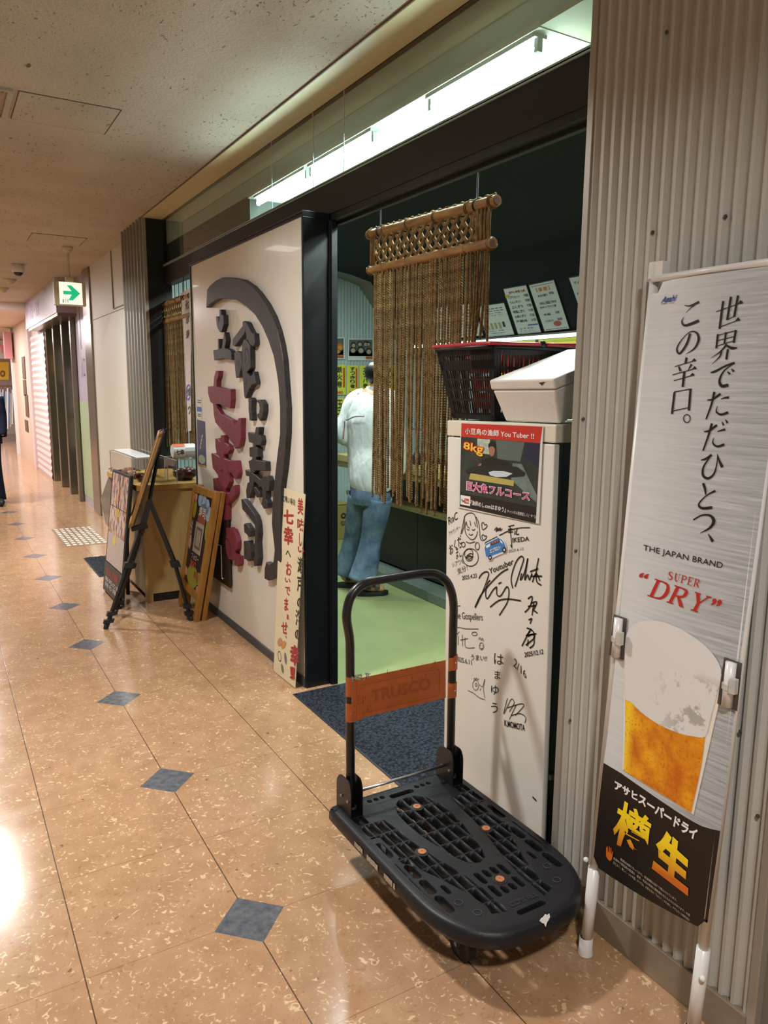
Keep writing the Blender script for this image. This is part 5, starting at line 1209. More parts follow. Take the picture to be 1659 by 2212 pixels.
def acrylic(label, x0, x1, y0, y1, z0, h, slope=0, top_card=False):
    t = thing('acrylic_case', label, 'display case', ((x0+x1)/2, (y0+y1)/2, z0))
    T = .004; hb = h + slope
    A = [(x0, y0, z0), (x1, y0, z0), (x1, y1, z0), (x0, y1, z0)]; Bq = [(x0, y0, z0 + h), (x1, y0, z0 + hb), (x1, y1, z0 + hb), (x0, y1, z0 + h)]
    m = M(); m.add(A + Bq, [(0,1,5,4), (1,2,6,5), (2,3,7,6), (3,0,4,7), (4,5,6,7)]); m.build('clear_cover', ACR, t)
    m = M()
    for i in range(4): m.bar(Bq[i], Bq[(i+1) % 4], .004, .004); m.bar(A[i], Bq[i], .004, .004)
    m.build('edge', mat('acrylic_edge', '#b9bab6', .2, alpha=.8), t)
    if top_card:
        m = M(); m.ext([(x0 + .03, y0 + .01, z0 + h + .003), (x0 + .15, y0 + .01, z0 + h + .006), (x0 + .15, y1 - .01, z0 + h + .006), (x0 + .03, y1 - .01, z0 + h + .003)], (.0, 0, .003)); m.build('paper_sheet', mat('white_sheet', '#cfd0d2', .3), t)
    return t
acrylic('long clear acrylic case on the display counter behind the easel board', 1.16, 1.40, 5.40, 6.20, .842, .17, top_card=True)
acrylic('clear acrylic case holding a dark red bowl next to the sign wall', 1.43, 1.63, 5.27, 5.60, .842, .16)
def bowl(name, label, c, r, h, mt, food=None, fm=None):
    t = thing(name, label, 'bowl', c)
    m = M(); m.lathe(c, [(.0001, 0), (r*.6, 0), (r*.95, h*.35), (r, h), (r*.96, h), (r*.9, h*.4), (.0001, h*.3)], 22); m.build('bowl_body', mt, t, smooth=True)
    if food:
        m = M(); rg_ = random.Random(int(c[1]*100))
        for i in range(7): m.sph((c[0] + rg_.uniform(-.5, .5)*r, c[1] + rg_.uniform(-.5, .5)*r, c[2] + h*.95), r*.35, r*.35, r*.25, 8, 6)
        m.build(food, fm, t, smooth=True)
LACQ = mat('dark_red_lacquer', '#3a1013', .25); LACB = mat('black_lacquer', '#141012', .25)
bowl('sushi_bowl', 'round dark red sushi bowl in the acrylic case next to the sign wall', (1.53, 5.43, .846), .085, .07, LACQ, 'sushi', mat('sushi_dark', '#6a3326', .4))
bowl('sushi_bowl', 'small bowl with yellow food in the long acrylic case', (1.24, 5.47, .846), .055, .06, LACQ, 'sushi', mat('egg_yellow', '#d0b03c', .5))
for i, (y, cc) in enumerate(((5.66, '#8a5a3a'), (5.84, '#9c7048'), (6.03, '#7d4030'))): bowl('sushi_plate', ['sample plate just behind the yellow food in the long acrylic case', 'middle sample plate in the long acrylic case', 'sample plate at the far end of the long acrylic case'][i], (1.26, y, .846), .07, .025, LACB, 'sushi', mat('sushi_' + 'abc'[i], cc, .5))
# labelled round pack on the red-bowl case, tub and bag beside it
t = thing('takeaway_pack', 'white takeaway pack with an orange label on top of the acrylic case', 'package', (1.50, 5.40, 1.006))
m = M(); m.tube([(1.435, 5.385, 1.056), (1.60, 5.40, 1.058)], [.05, .05], 12); m.build('pack_body', mat('pack_white', '#cdc9c8', .25), t, bev=.006)
lab = M(); a = np.linspace(.9, 2.9, 7); vs = [(1.432 + .085*j, 5.385 + .0516*-math.sin(t_ - .0)*1.0 if False else 5.386 - .0518*math.sin(t_), 1.056 + .0518*math.cos(t_)) for j in (0, 1) for t_ in a]
lab.add(vs, [(i, i+1, 8+i, 7+i) for i in range(6)]); lab.build('label', mat('label_white', '#dcd9d6', .4), t)
lab = M(); a = np.linspace(-.35, .85, 5); vs = [(1.432 + .085*j, 5.386 - .0522*math.sin(t_), 1.056 + .0522*math.cos(t_)) for j in (0, 1) for t_ in a]
lab.add(vs, [(i, i+1, 6+i, 5+i) for i in range(4)]); lab.build('orange_label', mat('label_orange', '#c8603a', .4), t)
lab = M(); text_quad(lab, '七幸', [(1.445, 5.331, 1.072), (1.505, 5.331, 1.072), (1.505, 5.331, 1.035), (1.445, 5.331, 1.035)], bold=.03); lab.build('lettering', INK, t)
t = thing('takeaway_pack', 'white lidded tub with a yellow band against the sign wall on the counter', 'package', (1.655, 5.30, .842))
m = M(); m.lathe((1.60, 5.215, .842), [(.0001, .0), (.001, 0), (.001, .001)], 4)
m = M(); m.box(1.655, 1.72, 5.20, 5.32, .842, .875); m.build('yellow_band', mat('pack_yellow', '#b6963c', .4), t); m = M(); m.box(1.655, 1.72, 5.20, 5.32, .876, .925); m.build('tub', mat('pack_clear', '#c9cdca', .3), t)
t = thing('plastic_bag', 'crumpled white plastic bag behind the takeaway pack by the sign wall', 'bag', (1.67, 5.30, .93))
m = M(); rg = random.Random(4); m.sph((1.69, 5.26, .97), .06, .075, .045, 12, 8); m.v = [(x + rg.uniform(-.008, .008), y + rg.uniform(-.01, .01), z + rg.uniform(-.008, .008)) for x, y, z in m.v]; m.build('bag_body', mat('bag_white', '#cfdbd9', .3), t)

# ---------------------------------------------------------------- photo menu stand facing the corridor
nb, nt_ = on((261,1316), Z(.0)), None
S0, S1 = np.array((.985, 5.12, 0)), np.array((1.0, 5.86, 0))
top_ = lambda p, y: on(p, Yp(y))
T0, T1 = on((282,1028), X(1.09)), on((243,1013), X(1.10))
st = thing('menu_stand', 'black leaning stand board covered with food photographs beside the display counter', 'sign stand', (1.03, 5.5, 0))
B0, B1_ = on((261,1312), Z(.012)), on((223,1272), Z(.012))
T1 = on((243,1013), (T0, np.cross(B0 - T0, B1_ - T0))); F = [T1, T0, B0, B1_]; nn = np.cross(F[1]-F[0], F[3]-F[0]); nn /= np.linalg.norm(nn); nn = nn if nn[0] < 0 else -nn
m = M(); m.ext(F, -nn*.022); m.build('board', BLK2, st, bev=.004)
Ff = [p + nn*.002 for p in F]
def face(name, s0, s1, t0, t1, mt, d=.0, par=st): m = M(); m.ext([p + nn*d for p in sub(Ff, s0, s1, t0, t1)], nn*.0004); return m.build(name, mt, par)
def dish_mat(name, seed, base='#b9aab2'):
    t = NT(name); p = t.coord((1, 1.6, .6)); v = t.n('ShaderNodeTexVoronoi'); v.inputs['Scale'].default_value = 34; mp = t.n('ShaderNodeVectorMath'); mp.operation = 'ADD'; mp.inputs[1].default_value = (seed, seed*1.7, seed*.6); t.l(p, mp.inputs[0]); t.l(mp.outputs[0], v.inputs['Vector'])
    sp = t.n('ShaderNodeSeparateColor'); t.l(v.outputs['Color'], sp.inputs[0]); n = t.noise(mp.outputs[0], 30, 3)
    c = t.mix(t.ramp(sp.outputs[0], .35, .42), '#8c3f34', base); c = t.mix(t.ramp(sp.outputs[1], .66, .72), c, '#403a4a'); c = t.mix(t.ramp(sp.outputs[2], .72, .78), c, '#b98a56'); c = t.mix(t.math('MULTIPLY', t.ramp(n, .55, .6), .5), c, '#e0d8dc')
    t.col(c); t.b.inputs['Roughness'].default_value = .25; return t.m
face('food_photograph', .08, .50, .02, .28, dish_mat('dish_photo', 1.3)); face('food_photograph', .52, .95, .02, .28, dish_mat('dish_photo_two', 5.1)); face('food_photograph', .06, .95, .285, .50, dish_mat('dish_photo_three', 9.7, '#c9bfc4'))
face('blank_sheet', .06, .95, .50, .745, mat('pinkish_sheet', '#b9b0ae', .35)); face('yellow_note', .36, .50, .515, .575, mat('note_yellow', '#d8cf3a', .5), .001); face('yellow_note', .42, .58, .285, .35, mat('note_amber', '#c9a63a', .5), .001)
face('chalk_panel', .0, 1.0, .755, .995, mat('chalk_grey', '#45403f', .55))
m = M(); text_quad(m, '自慢', [p + nn*.002 for p in sub(Ff, .15, .8, .79, .85)], bold=.01); m.build('red_lettering', mat('chalk_red', '#a8453a', .6), st)
m = M(); text_quad(m, '寿司のお', [p + nn*.002 for p in sub(Ff, .08, .9, .87, .91)], bold=.01); text_quad(m, '持ち帰り', [p + nn*.002 for p in sub(Ff, .1, .92, .915, .955)], bold=.01); m.build('white_lettering', mat('chalk_white', '#c9c6c4', .6), st)
m = M(); m.bar((1.105, 5.50, .02), T0*.5 + T1*.5 - nn*.03, .02, .03); m.bar((1.105, 5.70, .02), T0*.15 + T1*.85 - nn*.03, .02, .03); m.build('back_leg', BLK2, st)
# magazines hanging in a grey rack on the far side
t = thing('menu_rack', 'bundle of grey menu sheets hanging at the far end of the photo menu stand', 'menu', (1.14, 6.22, .50))
m = M()
for i in range(5): m.ext([on(p, Yp(6.22 + .012*i)) for p in ((238,1020 + i), (217 + 4.5*i, 1078 + 3*i), (228 + 3*i, 1132 + 3*i), (238 + i, 1138), (243,1085), (243,1022))], (.002, .006, 0))
m.build('menu_sheet', mat('menu_grey', '#c6c4c4', .3, var=.25, vs=9), t); m = M(); hk = on((240,1018), Yp(6.24)); m.tube([hk, hk + np.array((.01, 0, .03)), np.array((1.15, 6.22, hk[2] + .02))], .004, 6); m.build('hook', ZINC, t)

# ---------------------------------------------------------------- easel with a wooden board turned edge-on
ez = thing('easel', 'black tripod easel in front of the display counter', 'easel', (1.0, 4.88, 0))
EB = mat('easel_black', '#131316', .45)
f1, f2, f3 = on((229,1358), Z(0)), on((249,1326), Z(0)), on((413,1340), Z(0))
hub = on((322,1085), Yp(4.90)); hubL = on((316,1068), Yp(4.90)); low = on((292,1205), Yp(4.93))
m = M(); m.bar(on((352,935), Yp(4.93)) + np.array((0, .01, 0)), hub, .02, .014); m.bar(hub, on((305,1150), Yp(4.92)), .05, .035); m.build('mast', EB, ez)
m = M(); m.bar(on((283,1143), Yp(4.88)), on((311,1136), Yp(4.88)), .03, .03); m.obox(on((310,1137), Yp(4.90)), (.022, 0, .006), (0, .02, 0), (-.003, 0, .016)); m.build('board_rest', EB, ez)
m = M()
for dx in (-.012, .012): m.tube([on((349,932), Yp(4.93)) + np.array((dx, 0, 0)), on((352,927), Yp(4.93)) + np.array((dx + .014, 0, .004)), on((358,930), Yp(4.93)) + np.array((dx + .02, 0, 0)), on((357,940), Yp(4.93)) + np.array((dx + .02, 0, 0))], .0035, 6)
m.build('top_clip', EB, ez)
def leg(a, mid, foot, nm='leg'):
    m = M(); m.bar(a, mid, .030, .022); lg = m.build(nm, EB, ez)
    m = M(); m.bar(mid, foot + (mid - foot)*.03, .022, .016); m.build('lower_tube', EB, lg)
    m = M(); d = (foot - mid) / np.linalg.norm(foot - mid); m.obox(mid, d*.02, (.028, 0, 0), (0, .022, 0)); m.build('clamp', EB, lg); m = M(); p = foot - d*.10; m.obox(p, d*.014, (.026, 0, 0), (0, .016, 0)); p = foot - d*.05; m.obox(p, d*.012, (.03, 0, 0), (0, .014, 0)); m.build('clamp', EB, lg)
    m = M(); m.lathe((foot[0], foot[1], 0), [(.0001, 0), (.016, 0), (.014, .018), (.009, .03), (.0001, .03)], 12); m.build('rubber_foot', RUB, lg)
midA = on((277,1220), Yp(4.90)); leg(on((303,1145), Yp(4.91)), midA, f1); leg(on((306,1150), Yp(4.95)), on((283,1222), Yp(4.99)), f2); leg(on((322,1079), Yp(4.88)), on((378,1218), Yp(4.80)), f3)
m = M(); m.tube(smooth_path([on((305,1155), Yp(4.9)), on((304,1180), Yp(4.88)), on((297,1192), Yp(4.88)), on((290,1190), Yp(4.88))], 5), .0022, 5); m.build('cord', EB, ez)
t = thing('framed_board', 'wood-framed board standing edge-on on the black easel', 'board', (1.05, 4.95, .75))
p0, p1 = on((277,1141), Yp(4.86)), on((343,938), Yp(4.86)); vd = np.array((.235, .972, 0)) * .44; up = (p1 - p0); thk = np.array((.030, -.006, .010))
m = M()
def slab(m, a, b, c, d): m.prism([a, b, c, d], [q + thk for q in (a, b, c, d)])
fw_ = .03 / .44; fu = .03 / np.linalg.norm(up)
slab(m, p0, p0 + vd*fw_, p1 + vd*fw_, p1); slab(m, p0 + vd*(1 - fw_), p0 + vd, p1 + vd, p1 + vd*(1 - fw_)); slab(m, p0, p0 + vd, p0 + vd + up*fu, p0 + up*fu); slab(m, p1 - up*fu, p1 - up*fu + vd, p1 + vd, p1)
m.build('wooden_frame', ORW, t, bev=.002)
m = M(); m.prism([p0 + thk*.75, p0 + vd + thk*.75, p1 + vd + thk*.75, p1 + thk*.75], [q + thk*.45 for q in (p0 + thk*.8, p0 + vd + thk*.8, p1 + vd + thk*.8, p1 + thk*.8)]); m.build('black_backing', BLK2, t)
m = M(); m.prism([p0 + thk*.3, p0 + vd + thk*.3, p1 + vd + thk*.3, p1 + thk*.3], [p0 + thk*.4, p0 + vd + thk*.4, p1 + vd + thk*.4, p1 + thk*.4]); m.build('sheet', mat('easel_sheet', '#a08a72', .5), t)

# ---------------------------------------------------------------- wooden A-board with a painted chalk panel
ab = thing('a_board', 'orange-varnished wooden A-board with a painted panel leaning against the sign wall', 'sign board', (1.42, 4.88, 0))
XB, XT = 1.352, 1.425
def abp(p):  # on the leaning front face of the board
    d = np.array((1.0, 0, -(XT - XB) / .80)); return on(p, ((XB, 4.8, 0), d))
A_tr, A_tl, A_br, A_bl = abp((467,1063)), abp((417,1046)), abp((420,1350)), abp((384,1304))
an = np.array((-1, 0, .09)); an /= np.linalg.norm(an); dn = -an * .032
def rail(a, b, c, d, nm): m = M(); m.prism([a, b, c, d], [q + dn for q in (a, b, c, d)]); m.build(nm, ORW, ab, bev=.002)
ww = np.array((0, .052, 0))
rail(A_tr, A_tr + ww, A_br + ww, A_br, 'post'); rail(A_tl, A_tl - ww*.7, A_bl - ww*.7, A_bl, 'post')
it = lambda s, t_: bil([A_tl, A_tr, A_br, A_bl], s, t_)
rail(it(.08, 0), it(.9, 0), it(.9, .055), it(.08, .055), 'top_rail'); rail(it(.08, .77), it(.9, .77), it(.9, .83), it(.08, .83), 'bottom_rail')
Pn = [it(.07, .05) + dn*.35, it(.90, .05) + dn*.35, it(.90, .78) + dn*.35, it(.07, .78) + dn*.35]
m = M(); m.ext(Pn, dn*.2); pnl = m.build('painted_panel', mat('panel_brown_black', '#2a1f1e', .5, var=.3, vs=18), ab)
Pf = [q + an*.0015 for q in Pn]
def pan(name, s0, s1, t0, t1, mt, d=0.0): m = M(); m.poly([q + an*d for q in sub(Pf, s0, s1, t0, t1)]); return m.build(name, mt, pnl)
def panblob(name, cs, mt, d=.0006):
    m = M()
    for (s, t_, rs, rt) in cs: m.poly([bil(Pf, s + rs*math.cos(a), t_ + rt*math.sin(a)) + an*d for a in np.linspace(0, 6.28, 12)[:-1]])
    return m.build(name, mt, pnl)
panblob('painted_flower', [(.10,.05,.08,.06), (.08,.88,.1,.05), (.1,.55,.07,.08), (.9,.96,.1,.04)], mat('pop_pink', '#b9816e', .6)); panblob('painted_leaf', [(.12,.18,.09,.10), (.9,.30,.09,.14), (.5,.88,.34,.12), (.85,.85,.12,.07)], mat('pop_olive', '#8c8a2c', .6))
panblob('painted_cloud', [(.35,.06,.12,.075), (.55,.09,.14,.085), (.72,.12,.14,.09), (.85,.17,.12,.08), (.6,.15,.2,.06)], mat('pop_blue', '#8fa6c2', .6), .001); panblob('painted_lantern', [(.56,.25,.22,.09)], mat('pop_brick', '#8a4a3a', .6), .0014)
pan('blank_card', .30, .76, .30, .62, mat('card_beige', '#a69a88', .45), .002); pan('card_border', .36, .70, .345, .575, mat('card_dark', '#6a6055', .5), .0026); pan('card_centre', .41, .65, .375, .545, mat('card_mid', '#9a8e80', .45), .0032)
m = M(); text_quad(m, '寿司', [q + an*.002 for q in sub(Pf, .36, .72, .13, .24)], bold=.02); text_quad(m, 'フォロー', [q + an*.002 for q in sub(Pf, .30, .72, .645, .70)], bold=.01); text_quad(m, '友達募集', [q + an*.002 for q in sub(Pf, .02, .14, .30, .62)], bold=0); m.build('white_lettering', mat('pop_white', '#c0b8b0', .6), pnl)
m = M(); text_quad(m, '友達', [q + an*.002 for q in sub(Pf, .26, .66, .71, .80)], bold=.05); text_quad(m, '募集', [q + an*.002 for q in sub(Pf, .56, .9, .80, .88)], bold=.05); m.build('red_lettering', mat('pop_red', '#a8413c', .6), pnl)
rp = [q + dn*1.15 for q in (A_tr, A_tr + ww, A_br + ww, A_br)]
for nm_, q0, q1 in (('rear_post', A_tr, A_br), ('rear_post', A_tl - ww*.75, A_bl - ww*.75)):
    m = M(); sh = np.array((.012, 0, 0)); a_, b_ = q0 + dn*1.1, q1 + dn*1.1 + sh; m.prism([a_, a_ + ww, b_ + ww, b_], [q + dn*.9 for q in (a_, a_ + ww, b_ + ww, b_)]); m.build(nm_, ORW, ab, bev=.002)
m = M(); z0, z1 = .27, .80; m.ext([(1.505, 4.42, z0), (1.505, 4.87, z0), (1.498, 4.87, z1), (1.498, 4.42, z1)], (.012, 0, 0)); tag(m.build('dark_panel', mat('dark_board', '#1f1712', .4)), 'dark flat panel leaning on the sign wall behind the A-board', 'panel')
m = M(); hx = A_tr*.62 + A_br*.38 + dn*2.0 + np.array((0, -.004, 0)); m.tube([hx, hx + np.array((.012, -.03, 0)), hx + np.array((.012, -.03, -.20)), hx + np.array((.012, -.045, -.215)), hx + np.array((.012, -.06, -.205))], .003, 6); m.build('hook_stay', ZINC, ab)
# ================================================================ inside the shop
WD = ply_mat('counter_wood', '#8d7f4d', '#a99a63', (1, 6, 6)); DKP = mat('dark_olive_panel', '#20221c', .5, var=.2, vs=4)
GRAN = None
def granite():
    t = NT('green_granite'); p = t.coord(); n = t.noise(p, 140, 3, .7); t.col(t.mix(t.ramp(n, .4, .62), '#3d4a44', '#7d8c80')); t.b.inputs['Roughness'].default_value = .45; return t.m
sc_ = thing('sushi_counter', 'long wooden sushi counter with dark panels behind the rope curtain', 'counter', (3.2, 3.6, 0))
m = M(); m.box(2.9, 3.45, 1.3, 5.72, .905, .962); m.build('worktop', WD, sc_, bev=.004); m = M(); m.box(2.915, 3.45, 1.3, 5.715, .855, .903); m.build('apron', WD, sc_, bev=.003)
m = M(); m.box(3.0, 3.16, 1.3, 5.70, .605, .640); m.build('bag_shelf', WD, sc_, bev=.004)
m = M()
for i in range(5): m.box(3.14, 3.17, 1.3 + .87*i, 2.165 + .87*i, .08, .855)
m.build('front_panel', DKP, sc_, bev=.003); m = M(); m.box(3.17, 3.45, 1.3, 5.65, .0, .85); m.build('carcass', BLK2, sc_)
st_ = M(); st_.box(2.955, 3.14, 1.2, 5.65, 0, .072); struct(st_, 'trim_6', granite(), 'green granite step in front of the counter', bev=.004)
# glass case and things on the counter
gc = thing('sushi_case', 'low glass case on the sushi counter behind the rope curtain', 'display case', (3.3, 3.6, .962))
m = M(); m.box(3.18, 3.43, 2.2, 5.0, .9625, 1.0); m.build('base', LACB, gc); m = M(); a = [(3.18, 2.2, 1.0), (3.22, 2.2, 1.20), (3.43, 2.2, 1.20), (3.43, 2.2, 1.0)]; m.add([(x, y, z) for y in (2.2, 5.0) for x, _, z in a], [(0,1,5,4), (1,2,6,5)]); m.build('glass', ACR, gc)
m = M(); m.bar((3.22, 2.2, 1.2), (3.22, 5.0, 1.2), .012, .012); m.bar((3.43, 2.2, 1.2), (3.43, 5.0, 1.2), .02, .02); m.build('rail', STEEL, gc)
for i, (y, c_, nm, lb_) in enumerate(((4.45, '#7a2a20', 'tuna_block', 'dark red fish block in the glass sushi case'), (4.15, '#c98a60', 'salmon_block', 'orange fish block in the glass sushi case'), (3.85, '#c9c3b4', 'squid_block', 'pale fish block in the glass sushi case'))):
    m = M(); m.sph((3.32, y, 1.037), .07, .10, .035, 12, 8); tag(m.build(nm, mat('fish_%d' % i, c_, .35), smooth=True), lb_, 'fish')
for i, (y, h, c_) in enumerate(((4.72, .10, '#6e2a1e'), (4.62, .13, '#2a2420'), (3.30, .12, '#7a3a26'))):
    t = thing('soy_bottle', ['short red-brown bottle near the far end of the sushi counter', 'tall dark bottle beside the red-brown one on the sushi counter', 'reddish bottle further along the sushi counter behind the basket'][i], 'bottle', (3.02, y, .962)); m = M(); m.lathe((3.02, y, .962), [(.0001, 0), (.028, 0), (.03, h*.5), (.014, h*.8), (.014, h), (.0001, h)], 14); m.build('bottle_body', mat('soy_%d' % i, c_, .3), t, smooth=True)
    m = M(); m.cyl((3.02, y, .962 + h), (3.02, y, .975 + h), .015, 12); m.build('cap', mat('cap_red', '#9a2a22', .4), t)
# menu boards on the sloping hood
hn = np.array((-.762, 0, -.648)); HP = (np.array((3.79, 0, 2.541)) + hn*.006, hn)
mw = mat('menu_white', '#c9cfcc', .3); mo = mat('menu_orange', '#c9803a', .4); mi = mat('menu_ink', '#2f302f', .5)
kM = (1020, 590, 6.9125)
def mboard(label, pts, lines, title, tc, extra=None):
    q = [on((kM[0] + x/kM[2], kM[1] + y/kM[2]), HP) for x, y in pts]
    t = thing('menu_board', label, 'menu', sum(q)/4, group='menu boards on the sloping hood')
    m = M(); m.ext([p + (p - sum(q)/4)*.035 for p in q], hn*-.003); m.build('backing', mat('menu_backing', '#3a4040', .3), t)
    m = M(); m.ext([p + hn*.001 for p in q], hn*.001); m.build('sheet', mw, t)
    g = M(); qq = [p + hn*.004 for p in q]
    for s0, s1, t0, t1, body in lines: text_quad(g, body, sub(qq, s0, s1, t0, t1), bold=.01)
    if lines: g.build('lettering', mi, t)
    if title: g = M(); text_quad(g, title[0], sub(qq, *title[1]), bold=.03); g.build('heading', tc, t)
    if extra: extra(qq, t)
    return t
def deco1(qq, t):
    g = M(); g.poly(sub(qq, .72, .80, .55, .72)); g.build('dark_block', mi, t); g = M(); g.poly([bil(qq, .06 + .08*math.cos(a), .30 + .12*math.sin(a)) for a in np.linspace(0, 6.2, 10)]); g.build('fish_picture', mat('menu_amber', '#b8923a', .4), t)
    g = M()
    for i in range(4): g.poly(sub(qq, .12 + .15*i, .20 + .15*i, .56, .76))
    g.build('dish_picture', mat('menu_pale_olive', '#9c9a6a', .4), t)
def deco2(qq, t):
    g = M(); g.poly(sub(qq, .55, .98, .80, .825)); g.build('blue_line', mat('menu_blue', '#3f5f9c', .4), t); g = M(); g.poly(sub(qq, -.02, .16, .12, .17)); g.build('yellow_flag', mat('note_amber', '#c9a63a', .5), t)
    g = M(); text_quad(g, 'おすすめ', sub(qq, .15, .75, .86, .90)); text_quad(g, 'ください', sub(qq, .15, .8, .92, .955)); g.build('footer_lettering', mat('menu_bluegrey', '#5c7390', .5), t)
def deco3(qq, t):
    g = M(); g.poly([bil(qq, .62 + .16*math.cos(a), .86 + .06*math.sin(a)) for a in np.linspace(0, 6.2, 10)]); g.build('dish_picture', mat('menu_salmon', '#a8604a', .4), t)
    g = M(); g.poly(sub(qq, .05, .95, .03, .036)); g.poly(sub(qq, .05, .95, .965, .971)); g.build('rule', mi, t)
mboard('wide menu with small pictures on the hood, partly behind the rope curtain', [(75,505),(475,445),(630,915),(230,955)], [(.18+.11*i, .24+.11*i, .08, .45, '一二三') for i in range(0)] + [(.2, .9, .10, .13, '鮪 鯛 鰤 鯵 鯖'), (.3, .9, .17, .20, '烏賊 海老 蛸'), (.3, .8, .24, .27, '玉子 穴子'), (.3, .85, .31, .34, 'いくら うに'), (.15, .7, .80, .83, '赤だし 茶碗'), (.15, .7, .88, .91, '二百円 三百円')], None, None, deco1)
mboard('menu with a red heading and six priced lines on the hood', [(470,240),(805,182),(1030,880),(690,912)], [(.10, .60, .155 + .105*i, .215 + .105*i, b) for i, b in enumerate(('にぎりセット', 'ちらしセット', '上にぎり', '特選にぎり', '七幸にぎり', '海鮮丼'))] + [(.78, .97, .155 + .105*i, .215 + .105*i, '￥%d00' % (8 + i)) for i in range(6)], ('立喰い寿司 七幸', (.18, .9, .06, .115)), mat('menu_redorange', '#b8553a', .4), deco2)
mboard('menu with an amber heading and four widely spaced lines on the hood', [(850,182),(1218,105),(1450,825),(1085,865)], [(.2, .6, .22, .27, '本日の握り'), (.68, .86, .20, .25, '¥700'), (.18, .86, .37, .43, 'お好み三貫盛り合わせ'), (.14, .8, .46, .51, '¥500 シラカバ巻'), (.2, .48, .62, .67, '中瓶'), (.68, .84, .60, .65, '¥580'), (.18, .5, .76, .81, 'とりあえず'), (.68, .86, .745, .80, '¥600')], ('【 昼 膳 】', (.22, .76, .08, .16)), mo, deco3)
mboard('menu with a crimson heading beside the corrugated pier', [(1450,75),(1830,0),(2060,720),(1690,770)], [(.1, .8, .3, .36, 'お品書き'), (.1, .8, .5, .56, '一品料理')], ('食品の', (.10, .6, .08, .14)), mat('menu_crimson', '#96323c', .4))
for i, x0 in enumerate((-310, -700)): mboard(['menu on the hood glimpsed between the ropes of the curtain, nearer the pier', 'menu on the hood glimpsed between the ropes, nearest the end wall'][i], [(x0,505 + 55*i),(x0+330,445 + 55*i),(x0+470,925 + 50*i),(x0+140,960 + 45*i)], [(.15, .85, .15 + .1*j, .2 + .1*j, b) for j, b in enumerate(('まぐろ 三百円', 'はまち 三百円', 'たこ 二百円', 'いか 二百円', 'えび 三百円'))], None, None)
# LED strip and yellow price slips hanging under the hood
ledm = mat('led_strip', '#ffffff', .4, emit=(.82, .98, 1.0), es=1.5)
L0 = on((1037,735), X(4.27)); t = thing('led_strip_lamp', 'thin white strip lamp along the lower edge of the menu hood', 'lamp', (4.27, 3.5, 1.93))
m = M(); m.box(4.25, 4.31, 1.2, 6.6, 1.945, 1.962); m.build('housing', STEEL, t); m = M(); m.box(4.243, 4.30, 1.2, 6.6, 1.922, 1.946); m.build('diffuser', ledm, t)
light_area('lamp', (4.25, 3.6, 1.90), (0, math.radians(25), 0), .06, 4.6, P_LED, (.86, 1, 1), t)
YL = mat('yellow_paper', '#cdd046', .55, var=.06, vs=7); YI = mat('slip_ink', '#23231c', .5); YR = mat('slip_red', '#c0402a', .5)
for i in range(6):
    y0 = 2.05 + .56*i; t = thing('price_slip', 'yellow price slip hanging under the strip lamp', 'price slip', (4.33, y0 + .25, 1.62), group='yellow price slips under the strip lamp')
    m = M(); m.ext([(4.33, y0, 1.60), (4.33, y0 + .52, 1.60), (4.32, y0 + .52, 1.92), (4.32, y0, 1.92)], (.001, 0, 0)); m.build('paper', YL, t)
    q = [(4.316, y0 + .50, 1.90), (4.316, y0 + .02, 1.90), (4.326, y0 + .02, 1.62), (4.326, y0 + .50, 1.62)]
    m = M(); text_quad(m, ('生うに', '生ビール', '牡蠣', 'あなご', '中とろ', '鯛')[i], sub(q, .3, .9, .12, .62), bold=.03); m.build('black_lettering', YI, t); m = M(); text_quad(m, ('550', '480', '400', '350', '600', '330')[i], sub(q, .05, .28, .2, .6), bold=.02); m.build('red_price', YR, t)
# wall slips and photographs on the end wall
EW = Yp(6.932); kW = (725, 700, 8.507)
def wq(x0, y0, x1, y1, d=0): return [on((kW[0] + x/kW[2], kW[1] + y/kW[2]), Yp(6.932 - d)) for x, y in ((x0, y0), (x1, y0), (x1, y1), (x0, y1))]
def slip(label, b, words, price, note=None):
    q = wq(*b); t = thing('price_slip', label, 'price slip', sum(q)/4, group='yellow price slips on the end wall')
    m = M(); m.ext(q, (0, .001, 0)); m.build('paper', YL, t); q = wq(*b, .004)
    m = M(); n = len(words)
    for i, ch in enumerate(words): text_quad(m, ch, sub(q, .28, .72, .06 + .72*i/n, .06 + .72*(i+.86)/n), bold=.02)
    m.build('black_lettering', YI, t); m = M(); text_quad(m, price, sub(q, .2, .75, .87, .97), bold=.03)
    if note: text_quad(m, note, sub(q, .78, .92, .10, .75), bold=.02)
    m.build('red_price', YR, t)
slip('yellow slip for the 440 yen roll beside the dark door jamb', (-40,748,188,1300), '鉄火巻', '440', '一'); slip('yellow slip with a red side note in the upper row on the end wall', (208,755,415,1305), 'すっきり巻', '330', '｜')
slip('yellow cucumber roll slip beside the head of the man in white', (440,760,655,1310), 'カッパ巻', '330'); slip('yellow egg slip in the lower row beside the dark door jamb', (-30,1360,188,1870), '玉子', '220')
slip('yellow slip in the lower row just behind the shoulder of the man in white', (210,1360,420,1870), 'なっとう', '250'); slip('yellow slip behind the ropes in the upper row on the end wall', (690,765,900,1315), 'かんぴょう', '280'); slip('yellow slip behind the ropes, nearest the sushi counter', (930,770,1140,1320), 'しんこ巻', '280')
